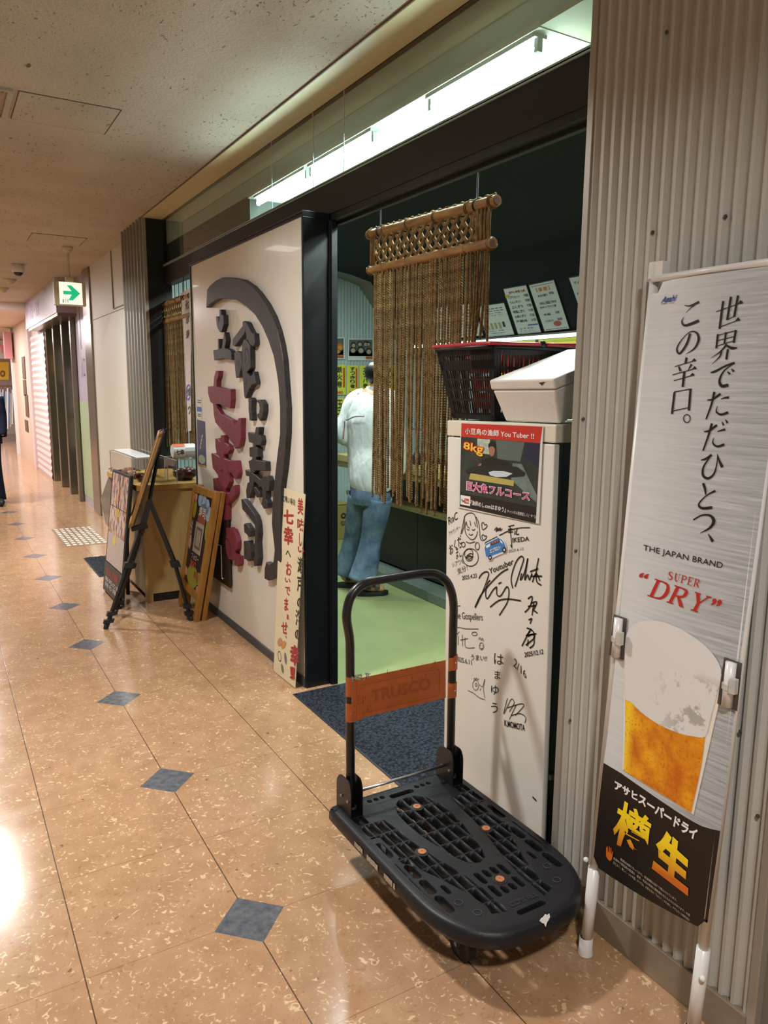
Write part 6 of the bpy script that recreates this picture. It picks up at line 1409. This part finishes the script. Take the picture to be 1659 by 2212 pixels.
def wphoto(label, b, food, fm, price):
    q = wq(*b); t = thing('food_poster', label, 'poster', sum(q)/4, group='food posters on the end wall')
    m = M(); m.ext(q, (0, .001, 0)); m.build('sheet', mw, t); q = wq(*b, .003); m = M(); m.poly(sub(q, .05, .94, .06, .80)); m.build('photograph', mat('photo_teal', '#56605f', .3), t); m = M(); m.poly(sub(q, .05, .94, .55, .80)); m.build('dark_plate', mat('photo_slate', '#1f2530', .3), t)
    q = wq(*b, .005); m = M()
    for (s, t_, r) in food: m.poly([bil(q, s + r*.9*math.cos(a), t_ + r*1.1*math.sin(a)) for a in np.linspace(0, 6.28, 14)[:-1]])
    m.build('food_picture', fm[0], t); q = wq(*b, .007); m = M()
    for (s, t_, r) in food: m.poly([bil(q, s + r*.6*math.cos(a), t_ + r*.2 + r*.7*math.sin(a)) for a in np.linspace(0, 6.28, 12)[:-1]])
    m.build('food_filling', fm[1], t); m = M(); m.poly(sub(q, .68, .95, .81, .94)); m.build('price_tag', mo, t); q = wq(*b, .009); m = M(); text_quad(m, price, sub(q, .70, .93, .83, .92), bold=.02); m.build('price', mat('price_maroon', '#7a2a14', .4), t)
wphoto('poster of sliced thick rolls on the end wall above the yellow slips', (222,262,705,668), [(.22,.30,.12), (.46,.25,.12), (.68,.25,.12), (.78,.25,.1), (.2,.52,.145), (.5,.52,.16), (.8,.58,.145)], (mat('roll_nori', '#22282a', .4), mat('roll_rice', '#a89a7c', .4)), '¥550')
wphoto('poster of orange fried food beside the dark door jamb', (-300,240,172,648), [(.55,.3,.18), (.8,.45,.16), (.7,.6,.15)], (mat('fried_orange', '#b8642a', .4), mat('fried_amber', '#c98a3a', .4)), '¥360')
# cardboard box and floor shelf at the end wall
t = thing('cardboard_box', 'brown cardboard box on the floor against the end wall beside the dark door jamb', 'box', (3.38, 6.76, 0)); CB = mat('cardboard', '#9a8a4e', .7)
m = M(); m.box(3.16, 3.545, 6.63, 6.91, 0, .355); m.build('carton', CB, t, bev=.003); m = M(); m.box(3.155, 3.55, 6.625, 6.77, .356, .36); m.build('flap', CB, t)
m = M(); text_quad(m, '◎', [(3.43, 6.628, .27), (3.49, 6.628, .27), (3.49, 6.628, .21), (3.43, 6.628, .21)], bold=.02); text_quad(m, '徳用', [(3.43, 6.628, .19), (3.5, 6.628, .19), (3.5, 6.628, .14), (3.43, 6.628, .14)], bold=.02); m.build('printing', INK, t)
t = thing('black_crate', 'small black crate on the bag shelf behind the man in white', 'crate', (3.08, 5.62, .64)); m = M(); m.box(3.03, 3.13, 5.5, 5.68, .642, .76); m.build('crate_body', BLK2, t, bev=.004); m = M(); m.box(3.025, 3.135, 5.495, 5.685, .76, .772); m.build('rim', PLA, t)

# ================================================================ people
def skin_body(name, V, E, R, mt, par, sub_=2, root=0):
    """one continuous figure grown over the skeleton V, E with radii R"""
    me = bpy.data.meshes.new(name); o0 = wloc(par); me.from_pydata([tuple(np.array(v) - o0) for v in V], E, []); me.materials.append(mt)
    o = bpy.data.objects.new(name, me); COL.objects.link(o); o.parent = par
    sk = o.modifiers.new('skin', 'SKIN'); sk.use_smooth_shade = True
    for i, r in enumerate(R):
        d = me.skin_vertices[0].data[i]; d.radius = (r, r) if isinstance(r, float) else r; d.use_root = (i == root)
    sb = o.modifiers.new('subdivision', 'SUBSURF'); sb.levels = sub_; sb.render_levels = sub_
    return o
SKIN = mat('skin', '#b98a6c', .5); HAIR = mat('black_hair', '#0d0c0c', .4)
def cloth_mat(name, a, b, sc=8, bump=.5):
    t = NT(name); p = t.coord(); n = t.noise(p, sc, 4, .6); t.col(t.mix(t.ramp(n, .3, .7), a, b)); mp = t.n('ShaderNodeMapping'); mp.inputs['Rotation'].default_value = (.5, .6, .3); mp.inputs['Scale'].default_value = (1, 1, .45); t.l(p, mp.inputs[0])
    t.bump(t.noise(mp.outputs[0], 11, 3, .5), bump, .05); t.b.inputs['Roughness'].default_value = .85; t.b.inputs['Specular IOR Level'].default_value = .15; return t.m
def v3(*a): return np.array(a, float)
def ptube(name, path, radii, axis, mt, par, n=20, cap=False):
    m = M(); P = smooth_path([np.array((*p, *(r if isinstance(r, tuple) else (r, r)))) for p, r in zip(path, radii)], 5)
    m.tube([p[:3] for p in P], [(p[3], p[4]) for p in P], n, cap=cap, up=axis); o = m.build(name, mt, par, smooth=True)
    sm = o.modifiers.new('thickness', 'SOLIDIFY'); sm.thickness = .006; sm.offset = -1
    return o
fx_, lx_ = v3(.968, .25, 0), v3(-.25, .968, 0); ft_ = v3(.93, -.37, 0)
man = thing('person', 'person in a white jacket and blue jeans, back turned, behind the rope curtain', 'person', (2.68, 4.84, 0))
hip = on((800,1062), Yp(4.70)); chest = on((796,915), Yp(4.78)); neckb = on((810,848), Yp(4.78)); head = on((817,820), Yp(4.77)); hipz = hip[2]
fR = on((783,1277), Z(.03)); fL = on((741,1259), Z(.03)); kR = on((802,1165), Yp(4.70)); kL = on((765,1163), Yp(4.92))
hR, hL = hip - lx_*.085 + v3(0, 0, -.06), hip + lx_*.085 + v3(0, 0, -.06); aR, aL = fR + v3(0, 0, .055), fL + v3(0, 0, .055)
shR, shL = neckb - lx_*.17 + v3(0, 0, -.075), on((769,872), Yp(4.90)); elL = on((741,935), Yp(4.92)); wrL = on((757,966), Yp(4.88)) + fx_*.07; elR = shR + fx_*.0 - lx_*.05 + v3(0, 0, -.28); wrR = elR + fx_*.06 + lx_*.02 + v3(0, 0, -.22)
V = [hip, hip*.55 + chest*.45, chest, neckb - v3(0, 0, .03), neckb + v3(0, 0, .03), head + v3(0, 0, -.045), head, head + v3(0, 0, .07), hR, kR, aR, fR + v3(0, 0, .02) + ft_*.07, fR + ft_*.17 + v3(0, 0, .012), hL, kL, aL, fL + v3(0, 0, .02) + ft_*.07, fL + ft_*.17 + v3(0, 0, .012), shR, elR, wrR, shL, elL, wrL]
E_ = [(0,1),(1,2),(2,3),(3,4),(4,5),(5,6),(6,7),(0,8),(8,9),(9,10),(10,11),(11,12),(0,13),(13,14),(14,15),(15,16),(16,17),(3,18),(18,19),(19,20),(3,21),(21,22),(22,23)]
R_ = [.115, .105, .115, .07, .05, .058, .082, .058, .08, .052, .036, .036, .026, .08, .052, .036, .036, .026, .05, .036, .025, .05, .036, .025]
for wr, sd in ((wrR, 1), (wrL, -1)):   # palms with four fingers and a thumb each
    b = len(V); wi = b - b + (20 if sd == 1 else 23); pd = fx_*.8 + lx_*sd*.3; pd /= np.linalg.norm(pd); palm = wr + pd*.06; V.append(palm); R_.append((.026, .016)); E_.append((wi, b)); side_ = np.cross(pd, v3(0, 0, 1))
    for k in range(4):
        i0 = len(V); L = (.062, .072, .066, .052)[k]; bs_ = palm + v3(0, 0, .022 - .0145*k) + pd*.02
        V += [bs_ + pd*L*.5, bs_ + pd*L*.85 - side_*.012*sd]; R_ += [.0085, .007]; E_ += [(b, i0), (i0, i0 + 1)]
    i0 = len(V); V += [wr + pd*.035 + v3(0, 0, .032), wr + pd*.065 + v3(0, 0, .052)]; R_ += [.0095, .008]; E_ += [(b, i0), (i0, i0 + 1)]
skin_body('body', V, E_, R_, SKIN, man)
# face: nose, brow, mouth and ears on the head
m = M(); hc = head + v3(0, 0, .02); m.sph(hc + fx_*.088 + v3(0, 0, -.015), .013, .013, .02, 8, 6); m.build('nose', SKIN, man, smooth=True)
m = M()
for s in (-1, 1): m.sph(hc + lx_*s*.078 + v3(0, 0, -.018), .014, .018, .032, 10, 7)
m.build('ear', SKIN, man, smooth=True)
m = M()
for s in (-1, 1): m.sph(hc + fx_*.074 + lx_*s*.03 + v3(0, 0, .005), .009, .009, .007, 8, 6)
m.build('eye', INK, man); m = M(); m.bar(hc + fx_*.076 - lx_*.02 + v3(0, 0, -.05), hc + fx_*.076 + lx_*.02 + v3(0, 0, -.05), .01, .008); m.build('mouth', mat('lips', '#8a5548', .5), man)
m = M(); m.sph(hc - fx_*.012 + v3(0, 0, .030), .092, .092, .088, 20, 14); m.v = [tuple(np.array(p) + (0 if True else 0)) for p in m.v]
keep = []; vv = [np.array(p) - hc for p in m.v]; m.v = [tuple(hc + (p - fx_*max(0, p @ fx_ - .055) if p[2] < .05 else p)) for p in vv]
m.v = [(x, y, max(z, hc[2] - .055 + .06*max(0, ((np.array((x, y, 0)) - np.array((hc[0], hc[1], 0))) @ fx_)/.09))) for x, y, z in m.v]; m.build('hair', HAIR, man, smooth=True)
JK = cloth_mat('white_jacket', '#c6cdcb', '#dde2e0', 5, .6); DEN = cloth_mat('blue_denim', '#4a5f78', '#7a90a6', 9, .5)
jk = ptube('jacket', [on((802,1052), Yp(4.70)), on((801,1030), Yp(4.70)), on((799,975), Yp(4.77)), chest, on((801,880), Yp(4.78)), on((806,862), Yp(4.78)), neckb + v3(0, 0, .0), neckb + v3(0, 0, .045)], [(.172,.125), (.184,.135), (.188,.138), (.195,.135), (.190,.118), (.14,.09), (.072,.072), (.064,.064)], lx_, JK, man, 28)
ptube('sleeve', [neckb + lx_*.10 + v3(0, 0, -.05), shL, (shL + elL)/2 + v3(0, 0, .0), elL, (elL + wrL)/2, wrL - fx_*.01], [.085, .088, .08, .075, .062, .045], (0, 0, 1), JK, jk)
ptube('sleeve', [neckb - lx_*.10 + v3(0, 0, -.05), shR, (shR + elR)/2, elR, (elR + wrR)/2, wrR], [.085, .085, .075, .068, .06, .045], (0, 1, 0), JK, jk)
m = M(); sm_ = smooth_path([shL + v3(.0, -.02, -.06) - fx_*.10, chest - fx_*.165 + lx_*.06 + v3(0, 0, .03), chest - fx_*.165 - lx_*.03 + v3(0, 0, .055), chest - fx_*.16 - lx_*.12 + v3(0, 0, .06)], 6); m.tube(sm_, .006, 6); m.build('yoke_seam', mat('jacket_grey', '#8d9290', .8), jk)
m = M(); p_ = chest - fx_*.155 + lx_*.085; m.tube([p_ + v3(0, 0, .02), p_ + v3(.0, .01, -.05), p_ + v3(0, .02, -.11)], .0035, 5); m.build('red_piping', mat('piping_red', '#8c4a44', .7), jk)
jn = ptube('jeans', [hip + v3(0, 0, .075), hip + v3(0, 0, .02), hip + v3(0, 0, -.04), hip + v3(0, 0, -.09)], [(.155,.112), (.162,.122), (.166,.126), (.155,.115)], lx_, DEN, man, 24)
ptube('trouser_leg', [hR + v3(0, 0, .03), hR*.6 + kR*.4, kR, kR*.5 + aR*.5, aR + v3(0, 0, .03)], [.100, .095, .080, .092, .108], lx_, DEN, jn)
ptube('trouser_leg', [hL + v3(0, 0, .03), hL*.6 + kL*.4, kL, kL*.5 + aL*.5, aL + v3(0, 0, .03)], [.105, .098, .082, .080, .088], lx_, DEN, jn)
SOLE = mat('sandal_black', '#141316', .6)
lt_ = v3(.37, .93, 0)
for f in (fR, fL):
    c = f + ft_*.06; m = M(); ol_ = [c + ft_*(.135*math.cos(a)) + lt_*(.05*math.sin(a)*(1 + .15*math.cos(a))) for a in np.linspace(0, 6.28, 22)[:-1]]; m.prism([v3(p[0], p[1], .002) for p in ol_], [v3(p[0], p[1], .030) for p in ol_]); sn = m.build('sandal', SOLE, man, bev=.004)
    m = M()
    for d in (.035, .105): m.tube([c + ft_*(d - .06) + lt_*.052*math.cos(a) + v3(0, 0, .026 + .055*math.sin(a)) for a in np.linspace(0, math.pi, 11)], [(.018, .003)]*11, 8, up=ft_)
    m.build('strap', mat('sandal_olive', '#3a4238', .6), sn)
    m = M(); q_ = c - ft_*.01 - lt_*.05 + v3(0, 0, .05); m.tube([q_ + ft_*.010*math.cos(a) + v3(0, 0, .010*math.sin(a)) for a in np.linspace(0, 6.28, 12)], .002, 5); m.build('buckle', mat('brass_buckle', '#b9a25a', .3, .8), sn)
# passer-by cut off by the left edge
pb = thing('person', 'person in dark clothes walking far down the corridor, cut by the picture edge', 'person', (.50, 10.62, 0)); o_ = v3(.50, 10.62, 0)
DK = cloth_mat('dark_navy_cloth', '#15182a', '#1f2438', 8, .3)
Vp = [o_ + v3(*p) for p in ((0,0,.92),(0,0,1.1),(0,0,1.28),(0,0,1.42),(0,0,1.48),(0,-.01,1.56),(0,0,1.66),(-.09,0,.86),(-.09,-.02,.48),(-.09,.03,.08),(-.09,-.12,.03),(.09,0,.86),(.10,.06,.48),(.13,.02,.08),(.13,-.13,.03),(-.18,0,1.36),(-.22,.02,1.08),(-.22,-.06,.86),(.18,0,1.36),(.21,-.02,1.10),(.20,-.10,.88))]
Rp_ = [.11,.1,.11,.06,.05,.07,.07,.075,.05,.035,.03,.075,.05,.035,.03,.05,.036,.025,.05,.036,.025]
skin_body('body', Vp, [(0,1),(1,2),(2,3),(3,4),(4,5),(5,6),(0,7),(7,8),(8,9),(9,10),(0,11),(11,12),(12,13),(13,14),(3,15),(15,16),(16,17),(3,18),(18,19),(19,20)], Rp_, SKIN, pb)
ptube('coat', [o_ + v3(0,0,z) for z in (.78, .9, 1.1, 1.3, 1.40, 1.46)], [(.2,.15), (.2,.15), (.19,.14), (.2,.14), (.14,.10), (.06,.06)], (1,0,0), DK, pb)
for a, b, c in ((7,8,9), (11,12,13)): ptube('trouser_leg', [Vp[a], Vp[b], Vp[c] - v3(0,0,.02)], [.095, .075, .07], (1,0,0), DK, pb)
for a, b, c in ((15,16,17), (18,19,20)): ptube('sleeve', [Vp[a], Vp[b], Vp[c]], [.07, .058, .048], (1,0,0), DK, pb)
m = M(); m.sph(o_ + v3(0,.015,1.66), .085, .09, .085, 14, 10); m.build('hair', HAIR, pb, smooth=True)
for i in (10, 14): m = M(); p = Vp[i]; m.sph((p[0], p[1] + .06, .045), .045, .13, .045, 12, 8); m.build('shoe', SOLE, pb, smooth=True)
# ================================================================ ceiling fittings
JT = mat('hatch_joint', '#4a4038', .7)
def hatch(label, x0, x1, y0, y1):
    t = thing('access_hatch', label, 'ceiling hatch', ((x0+x1)/2, (y0+y1)/2, 2.815)); m = M(); m.box(x0 + .004, x1 - .004, y0 + .004, y1 - .004, 2.8165, 2.822); m.build('panel', CEIL, t)
    m = M(); e = .003
    m.box(x0, x1, y0, y0 + e, 2.817, 2.821); m.box(x0, x1, y1 - e, y1, 2.817, 2.821); m.box(x0, x0 + e, y0, y1, 2.817, 2.821); m.box(x1 - e*2, x1, y0, y1, 2.816, 2.821); m.build('joint', JT, t)
    m = M(); m.box(x1 - .02, x1 - .006, (y0*.4+y1*.6) - .015, (y0*.4+y1*.6) + .015, 2.814, 2.818); m.build('latch', STEEL, t)
hatch('rectangular ceiling access hatch in the rough plaster nearest the viewer', .43, .877, 3.97, 4.385); hatch('ceiling access hatch between the exit sign and the near hatch', .84, 1.294, 7.45, 7.893)
t = thing('ceiling_vent', 'grey ceiling vent grille beside the near access hatch', 'vent', (.20, 4.17, 2.81)); m = M(); m.box(-.02, .41, 3.965, 3.985, 2.806, 2.821); m.box(-.02, .41, 4.355, 4.375, 2.806, 2.821); m.box(.385, .41, 3.985, 4.355, 2.806, 2.821); m.box(-.02, .0, 3.985, 4.355, 2.806, 2.821); m.build('frame', mat('vent_frame', '#9a8f80', .5), t, bev=.003)
m = M()
for i in range(7): x = .03 + .05*i; m.obox((x, 4.17, 2.815), (.02, 0, -.006), (0, .18, 0), (.0008, 0, .002))
m.build('louvre', mat('vent_louvre', '#8d8690', .45), t); m = M(); m.box(0, .385, 3.985, 4.355, 2.8215, 2.8225); m.build('dark_duct', mat('duct_dark', '#2c2828', .8), t)
m = M(); rg = random.Random(8); p0_ = on((62,142), Z(2.8185)); m.poly([p0_ + np.array((.012*math.cos(a)*rg.uniform(.5, 1.2), .03*math.sin(a)*rg.uniform(.6, 1.1), 0)) for a in np.linspace(0, 6.28, 13)[:-1]]); struct(m, 'ceiling', mat('old_chip', '#6a512c', .9), 'brown chip in the ceiling plaster')
# ---------------------------------------------------------------- exit direction sign
t = thing('exit_sign', 'lit green arrow exit sign hanging from the corridor ceiling', 'sign', (1.21, 8.0, 2.275))
SB = mat('sign_beige', '#b9ad8e', .45)
m = M(); m.lathe((1.205, 8.0, 2.76), [(.0001, .06), (.05, .06), (.05, .045), (.036, .02), (.012, .0), (.0001, .0)], 18); m.cyl((1.205, 8.0, 2.53), (1.205, 8.0, 2.77), .011, 12); m.box(1.17, 1.24, 7.975, 8.025, 2.49, 2.535); m.build('hanger', SB, t)
m = M(); m.box(1.06, 1.345, 7.98, 8.05, 2.272, 2.495); m.build('sign_box', SB, t, bev=.008)
EM = mat('sign_lit_face', '#f0f0da', .4, emit=(1.0, .95, .76), es=.75); EG = mat('sign_green', '#18b06a', .4, emit=(.02, .60, .28), es=.55)
m = M(); k = 10; vs = []
for i in range(k+1):
    s = i/k; x = 1.105 + .207*s; y = 7.978 - .014*math.sin(math.pi*s); vs += [(x, y, 2.282), (x, y, 2.487)]
m.add(vs, [(2*i, 2*i+2, 2*i+3, 2*i+1) for i in range(k)]); fc = m.build('lit_face', EM, t, smooth=True)
def sgn(pts): return [(1.105 + .207*s, 7.974 - .016*math.sin(math.pi*s), 2.487 - .205*u) for s, u in pts]
m = M(); m.poly(sgn([(.16,.40),(.52,.40),(.32,.14),(.52,.14),(.90,.48),(.56,.82),(.36,.82),(.52,.56),(.16,.56)])); m.build('arrow', EG, fc)
m = M(); m.bar(sgn([(.13,.78)])[0], sgn([(.13,.95)])[0], .004, .004); m.bar(sgn([(.18,.78)])[0], sgn([(.14,.95)])[0], .004, .004); m.bar(sgn([(.26,.76)])[0], sgn([(.24,.95)])[0], .004, .004); m.bar(sgn([(.34,.76)])[0], sgn([(.34,.95)])[0], .004, .004); m.build('door_pictogram', mat('sign_dark_green', '#1a4a34', .5), fc)
t = thing('dome_camera', 'white dome security camera on the corridor ceiling', 'camera', (.90, 9.45, 2.70)); m = M(); m.lathe((.90, 9.45, 2.70), [(.06, .12), (.065, .115), (.065, .05), (.05, .03)], 20); m.build('housing', mat('camera_white', '#cfcac4', .4), t, smooth=True); m = M(); m.sph((.90, 9.45, 2.735), .05, .05, .045, 16, 10); m.build('dark_dome', mat('camera_glass', '#1c1a1a', .1), t, smooth=True)
for i, (x, y) in enumerate(((.935, 10.85), (.93, 11.85))): t = thing('smoke_detector', ['round beige smoke detector on the ceiling just beyond the dome camera', 'round beige smoke detector on the ceiling, second beyond the dome camera'][i], 'detector', (x, y, 2.76)); m = M(); m.lathe((x, y, 2.76), [(.075, .06), (.075, .045), (.05, .03), (.035, .0), (.0001, -.002)], 18); m.build('detector_body', SB, t, smooth=True); m = M(); m.lathe((x, y, 2.755), [(.0001, 0), (.012, .0), (.012, .006)], 10); m.build('sensor', STEEL, t)
# ---------------------------------------------------------------- corridor wall beyond the cream panels
m = M(); m.box(1.58, 1.75, 9.18, 9.62, 0, 2.82); struct(m, 'trim_7', STEEL, 'brushed steel pilaster', bev=.01)
m = M(); m.box(1.61, 1.75, 9.62, 10.42, 0, 2.82); struct(m, 'wall_right', LAV, 'pale lavender wall panel with faint lettering')
m = M(); m.box(1.605, 1.612, 9.64, 10.40, 0.10, 1.31); struct(m, 'wall_right', mat('pale_green_panel', '#9db08c', .35), 'pale green lower panel')
m = M(); text_quad(m, '入口', [(1.604, 10.15, 1.86), (1.604, 9.9, 1.86), (1.604, 9.9, 1.60), (1.604, 10.15, 1.60)]); m.bar((1.604, 10.05, 2.5), (1.604, 10.05, 1.95), .01, .004); struct(m, 'trim_8', mat('faint_ink', '#7a7484', .5), 'faint grey lettering')
m = M(); m.box(1.38, 1.75, 10.3, 13.85, 2.40, 2.82); struct(m, 'wall_right', LAV, 'lavender fascia over the glass doors')
m = M(); text_quad(m, '階段・通路', [(1.376, 13.2, 2.72), (1.376, 12.0, 2.72), (1.376, 12.0, 2.50), (1.376, 13.2, 2.50)]); struct(m, 'trim_8', mat('silver_letters', '#c4bcc6', .3), 'silver lettering on the fascia')
m = M(); m.box(1.39, 1.62, 10.3, 13.6, 2.36, 2.40); struct(m, 'trim_7', STEEL)
GG = mat('green_tinted_glass', '#5d6b50', .12); 
m = M(); m.box(1.70, 1.72, 10.42, 13.0, 0, 2.38); struct(m, 'door_1', GG, 'tall glass doors with steel posts')
m = M(); m.box(1.715, 1.73, 11.5, 13.0, 0, 2.38); struct(m, 'door_1', mat('dark_glass', '#20221a', .12))
for y in (10.46, 11.22, 12.06, 12.9):
    m = M(); m.box(1.55, 1.72, y, y + .09, 0, 2.38); struct(m, 'trim_7', STEEL, bev=.01); m = M(); m.box(1.56, 1.70, y + .09, y + .15, 0, 2.38); struct(m, 'trim_7', BLK2)
for i, (y, z, h, c_) in enumerate(((10.75, 1.12, .62, '#b9c4c4'), (10.72, .62, .42, '#c9c9c0'), (11.62, 1.55, .5, '#a9b4a4'), (12.5, 1.7, .3, '#b98a5a'))): m = M(); m.box(1.694, 1.698, y, y + .28, z, z + h); tag(m.build('notice', mat('notice_%d' % i, c_, .4, var=.2, vs=9)), ['blue-grey notice stuck on the far glass door, upper of two', 'pale notice stuck on the far glass door, lower of two', 'greenish notice on the middle pane of the far glass doors', 'small tan notice on the darkest pane of the far glass doors'][i], 'notice')
m = M(); n_ = 44; vs = []
for i in range(n_ + 1): z = 2.34 * i / n_; vs += [(1.54 - (.012 if i % 2 else 0), 13.0, z), (1.54 - (.012 if i % 2 else 0), 14.9, z)]
m.add(vs, [(2*i, 2*i+1, 2*i+3, 2*i+2) for i in range(n_)]); struct(m, 'door_2', mat('shutter_white', '#cdbfbc', .5), 'white roller shutter')
m = M(); m.box(1.56, 1.7, 13.0, 15.0, 2.34, 2.82); m.box(1.50, 1.62, 14.9, 15.2, 0, 2.7); struct(m, 'wall_right', mat('pinkish_wall', '#cbb9b6', .6), 'pinkish wall by the shutter')
m = M(); m.box(1.54, 1.7, 15.2, 18.2, 0, 2.7); struct(m, 'wall_right', mat('beige_far_wall', '#c2ab98', .6), 'beige wall further along')
for i, (y, z, hh) in enumerate(((16.0, 1.62, .42), (16.05, 1.3, .3), (15.9, .9, .42), (16.2, .6, .22))): m = M(); m.box(1.525, 1.538, y, y + .5, z, z + hh); tag(m.build('notice', mat('far_brown', '#5f4a3c', .5)), ['largest brown notice on the beige far wall', 'brown notice just under the largest one on the beige far wall', 'tall brown notice at waist height on the beige far wall', 'lowest brown notice on the beige far wall'][i], 'notice')
m = M(); m.box(1.50, 1.60, 18.2, 18.6, 0, 2.7); struct(m, 'wall_right', WHITEP, 'white pillar'); m = M(); m.box(3.1, 3.2, 18.6, 26, 0, 2.9); struct(m, 'wall_right', mat('far_shop_wall', '#dcd2d0', .7))
m = M(); m.box(1.36, 1.50, 18.0, 18.3, 2.05, 2.60); struct(m, 'trim_9', mat('red_edge_sign', '#c98a8c', .5), 'thin pink-edged sign')
# ---------------------------------------------------------------- far shop at the end
FY = 23.0
def fq_(x0, y0, x1, y1, yy=FY): return [on(p, Yp(yy)) for p in ((x0, y0), (x1, y0), (x1, y1), (x0, y1))]
t = thing('shop_signboard', 'white far shop signboard with red and blue letters', 'sign', on((5,755), Yp(FY))); m = M(); m.ext(fq_(-60,735,27,775), (0, .03, 0)); m.build('board', WHITEP, t); m = M(); text_quad(m, 'Y', fq_(0,744,9,764,FY - .02), bold=.05); m.build('red_letter', mat('far_red', '#d04a48', .5, emit=(.7,.1,.1), es=.3), t); m = M(); text_quad(m, 'U', fq_(11,743,24,768,FY - .02), bold=.05); m.build('blue_letter', mat('far_blue', '#3f9ac8', .5, emit=(.1,.4,.7), es=.3), t)
t = thing('sale_poster', 'yellow poster in the far shop at the corridor end', 'poster', on((5,800), Yp(FY))); m = M(); m.ext(fq_(-40,782,19,820), (0, .02, 0)); m.build('sheet', mat('far_yellow', '#d8ac2c', .5), t); m = M(); text_quad(m, 'O', fq_(0,800,11,814,FY - .02), bold=.05); m.build('lettering', mat('far_ochre', '#6a4a10', .5), t)
rg = random.Random(21); pal = ['#dfe4ee', '#8fa3c8', '#c9c4cc', '#3f6a9c', '#b7c2c4', '#e6e0e2', '#6f8aa8', '#a8b09a', '#d2d6e2']
for i in range(9):
    x0 = -2 + 3.4*i; top_y = 838 + rg.uniform(0, 14); yy = 22.27; q = fq_(x0, top_y, x0 + 3.1, 925 + rg.uniform(-10, 22), yy); t = thing('hanging_garment', 'pale garment hanging on the rail of the far shop', 'clothing', sum(q)/4, group='garments on the far shop rail')
    m = M(); m.ext(q, (0, .06, 0)); m.build('garment_body', mat('garment_%d' % i, pal[i], .8), t, bev=.01); m = M(); c = (q[0] + q[1])/2; m.tube([c, c + np.array((0, .03, .05)), c + np.array((.02, .03, .08))], .006, 5); m.build('hanger_hook', STEEL, t)
t = thing('garment_rail', 'rail of hanging clothes in the far shop', 'clothes rail', on((14,940), Yp(22.4))); a, b = on((-6,834), Yp(22.3)), on((36,834), Yp(22.3)); m = M(); m.cyl(a, b, .015, 8); m.build('bar', STEEL, t); m = M(); m.cyl((a[0], a[1], 0), a, .015, 8); m.build('post', STEEL, t); m = M(); m.cyl((b[0], b[1], 0), b, .015, 8); m.build('post', STEEL, t)
# ---------------------------------------------------------------- white-studded plate set in the floor
t = thing('tactile_plate', 'plate of white tactile bars set in the corridor floor', 'tactile plate', (1.16, 8.04, 0)); m = M(); m.box(.965, 1.36, 7.52, 8.545, .0003, .0015); m.build('plate', mat('plate_beige', '#8d7658', .35), t)
m = M()
for i in range(7):
    for j in range(10): x = .985 + .055*i; y = 7.56 + .1*j; m.box(x, x + .034, y, y + .055, .0015, .005)
m.build('stud', mat('stud_white', '#e2ddd6', .35), t, bev=.0015, seg=1)
# ================================================================ lamps of the corridor and the shop
warm = (1.0, .985, .96)
lm = mat('ceiling_lamp_diffuser', '#ffffff', .5, emit=(1.0, .965, .915), es=6)
for i, y in enumerate((-.5, 2.9, 6.9, 10.1, 13.0, 16.5, 20)):
    dz = -.12 if i > 4 else 0; x = .10
    t = thing('ceiling_light', 'recessed square corridor ceiling light', 'ceiling light', (x, y, 2.80 + dz), group='corridor ceiling lights')
    m = M(); m.box(x - .16, x + .16, y - .16, y + .16, 2.812 + dz, 2.822 + dz); m.build('housing', fx, t)
    m = M(); m.box(x - .13, x + .13, y - .13, y + .13, 2.808 + dz, 2.813 + dz); m.build('diffuser', lm, t)
    light_area('lamp', (x, y, 2.803 + dz), (0, 0, 0), .2, .2, (P_CORR * (.9, .95, 1.25, 1)[i]) if i < 4 else P_FAR, warm if i < 4 else (1.0, .93, .95), t, 150 if i < 4 else None)
for i, (x, y) in enumerate(((2.45, 2.6), (2.45, 5.3))):
    t = thing('ceiling_light', 'shop ceiling light behind the lintel', 'ceiling light', (x, y, 2.66), group='shop ceiling lights')
    m = M(); m.box(x - .1, x + .1, y - .6, y + .6, 2.68, 2.74); m.build('housing', fx, t)
    light_area('lamp', (x, y, 2.67), (0, 0, 0), .18, 1.1, P_SHOP, (.86, 1.0, .95), t)
bpy.data.objects.remove(_txo); bpy.data.curves.remove(_txt)
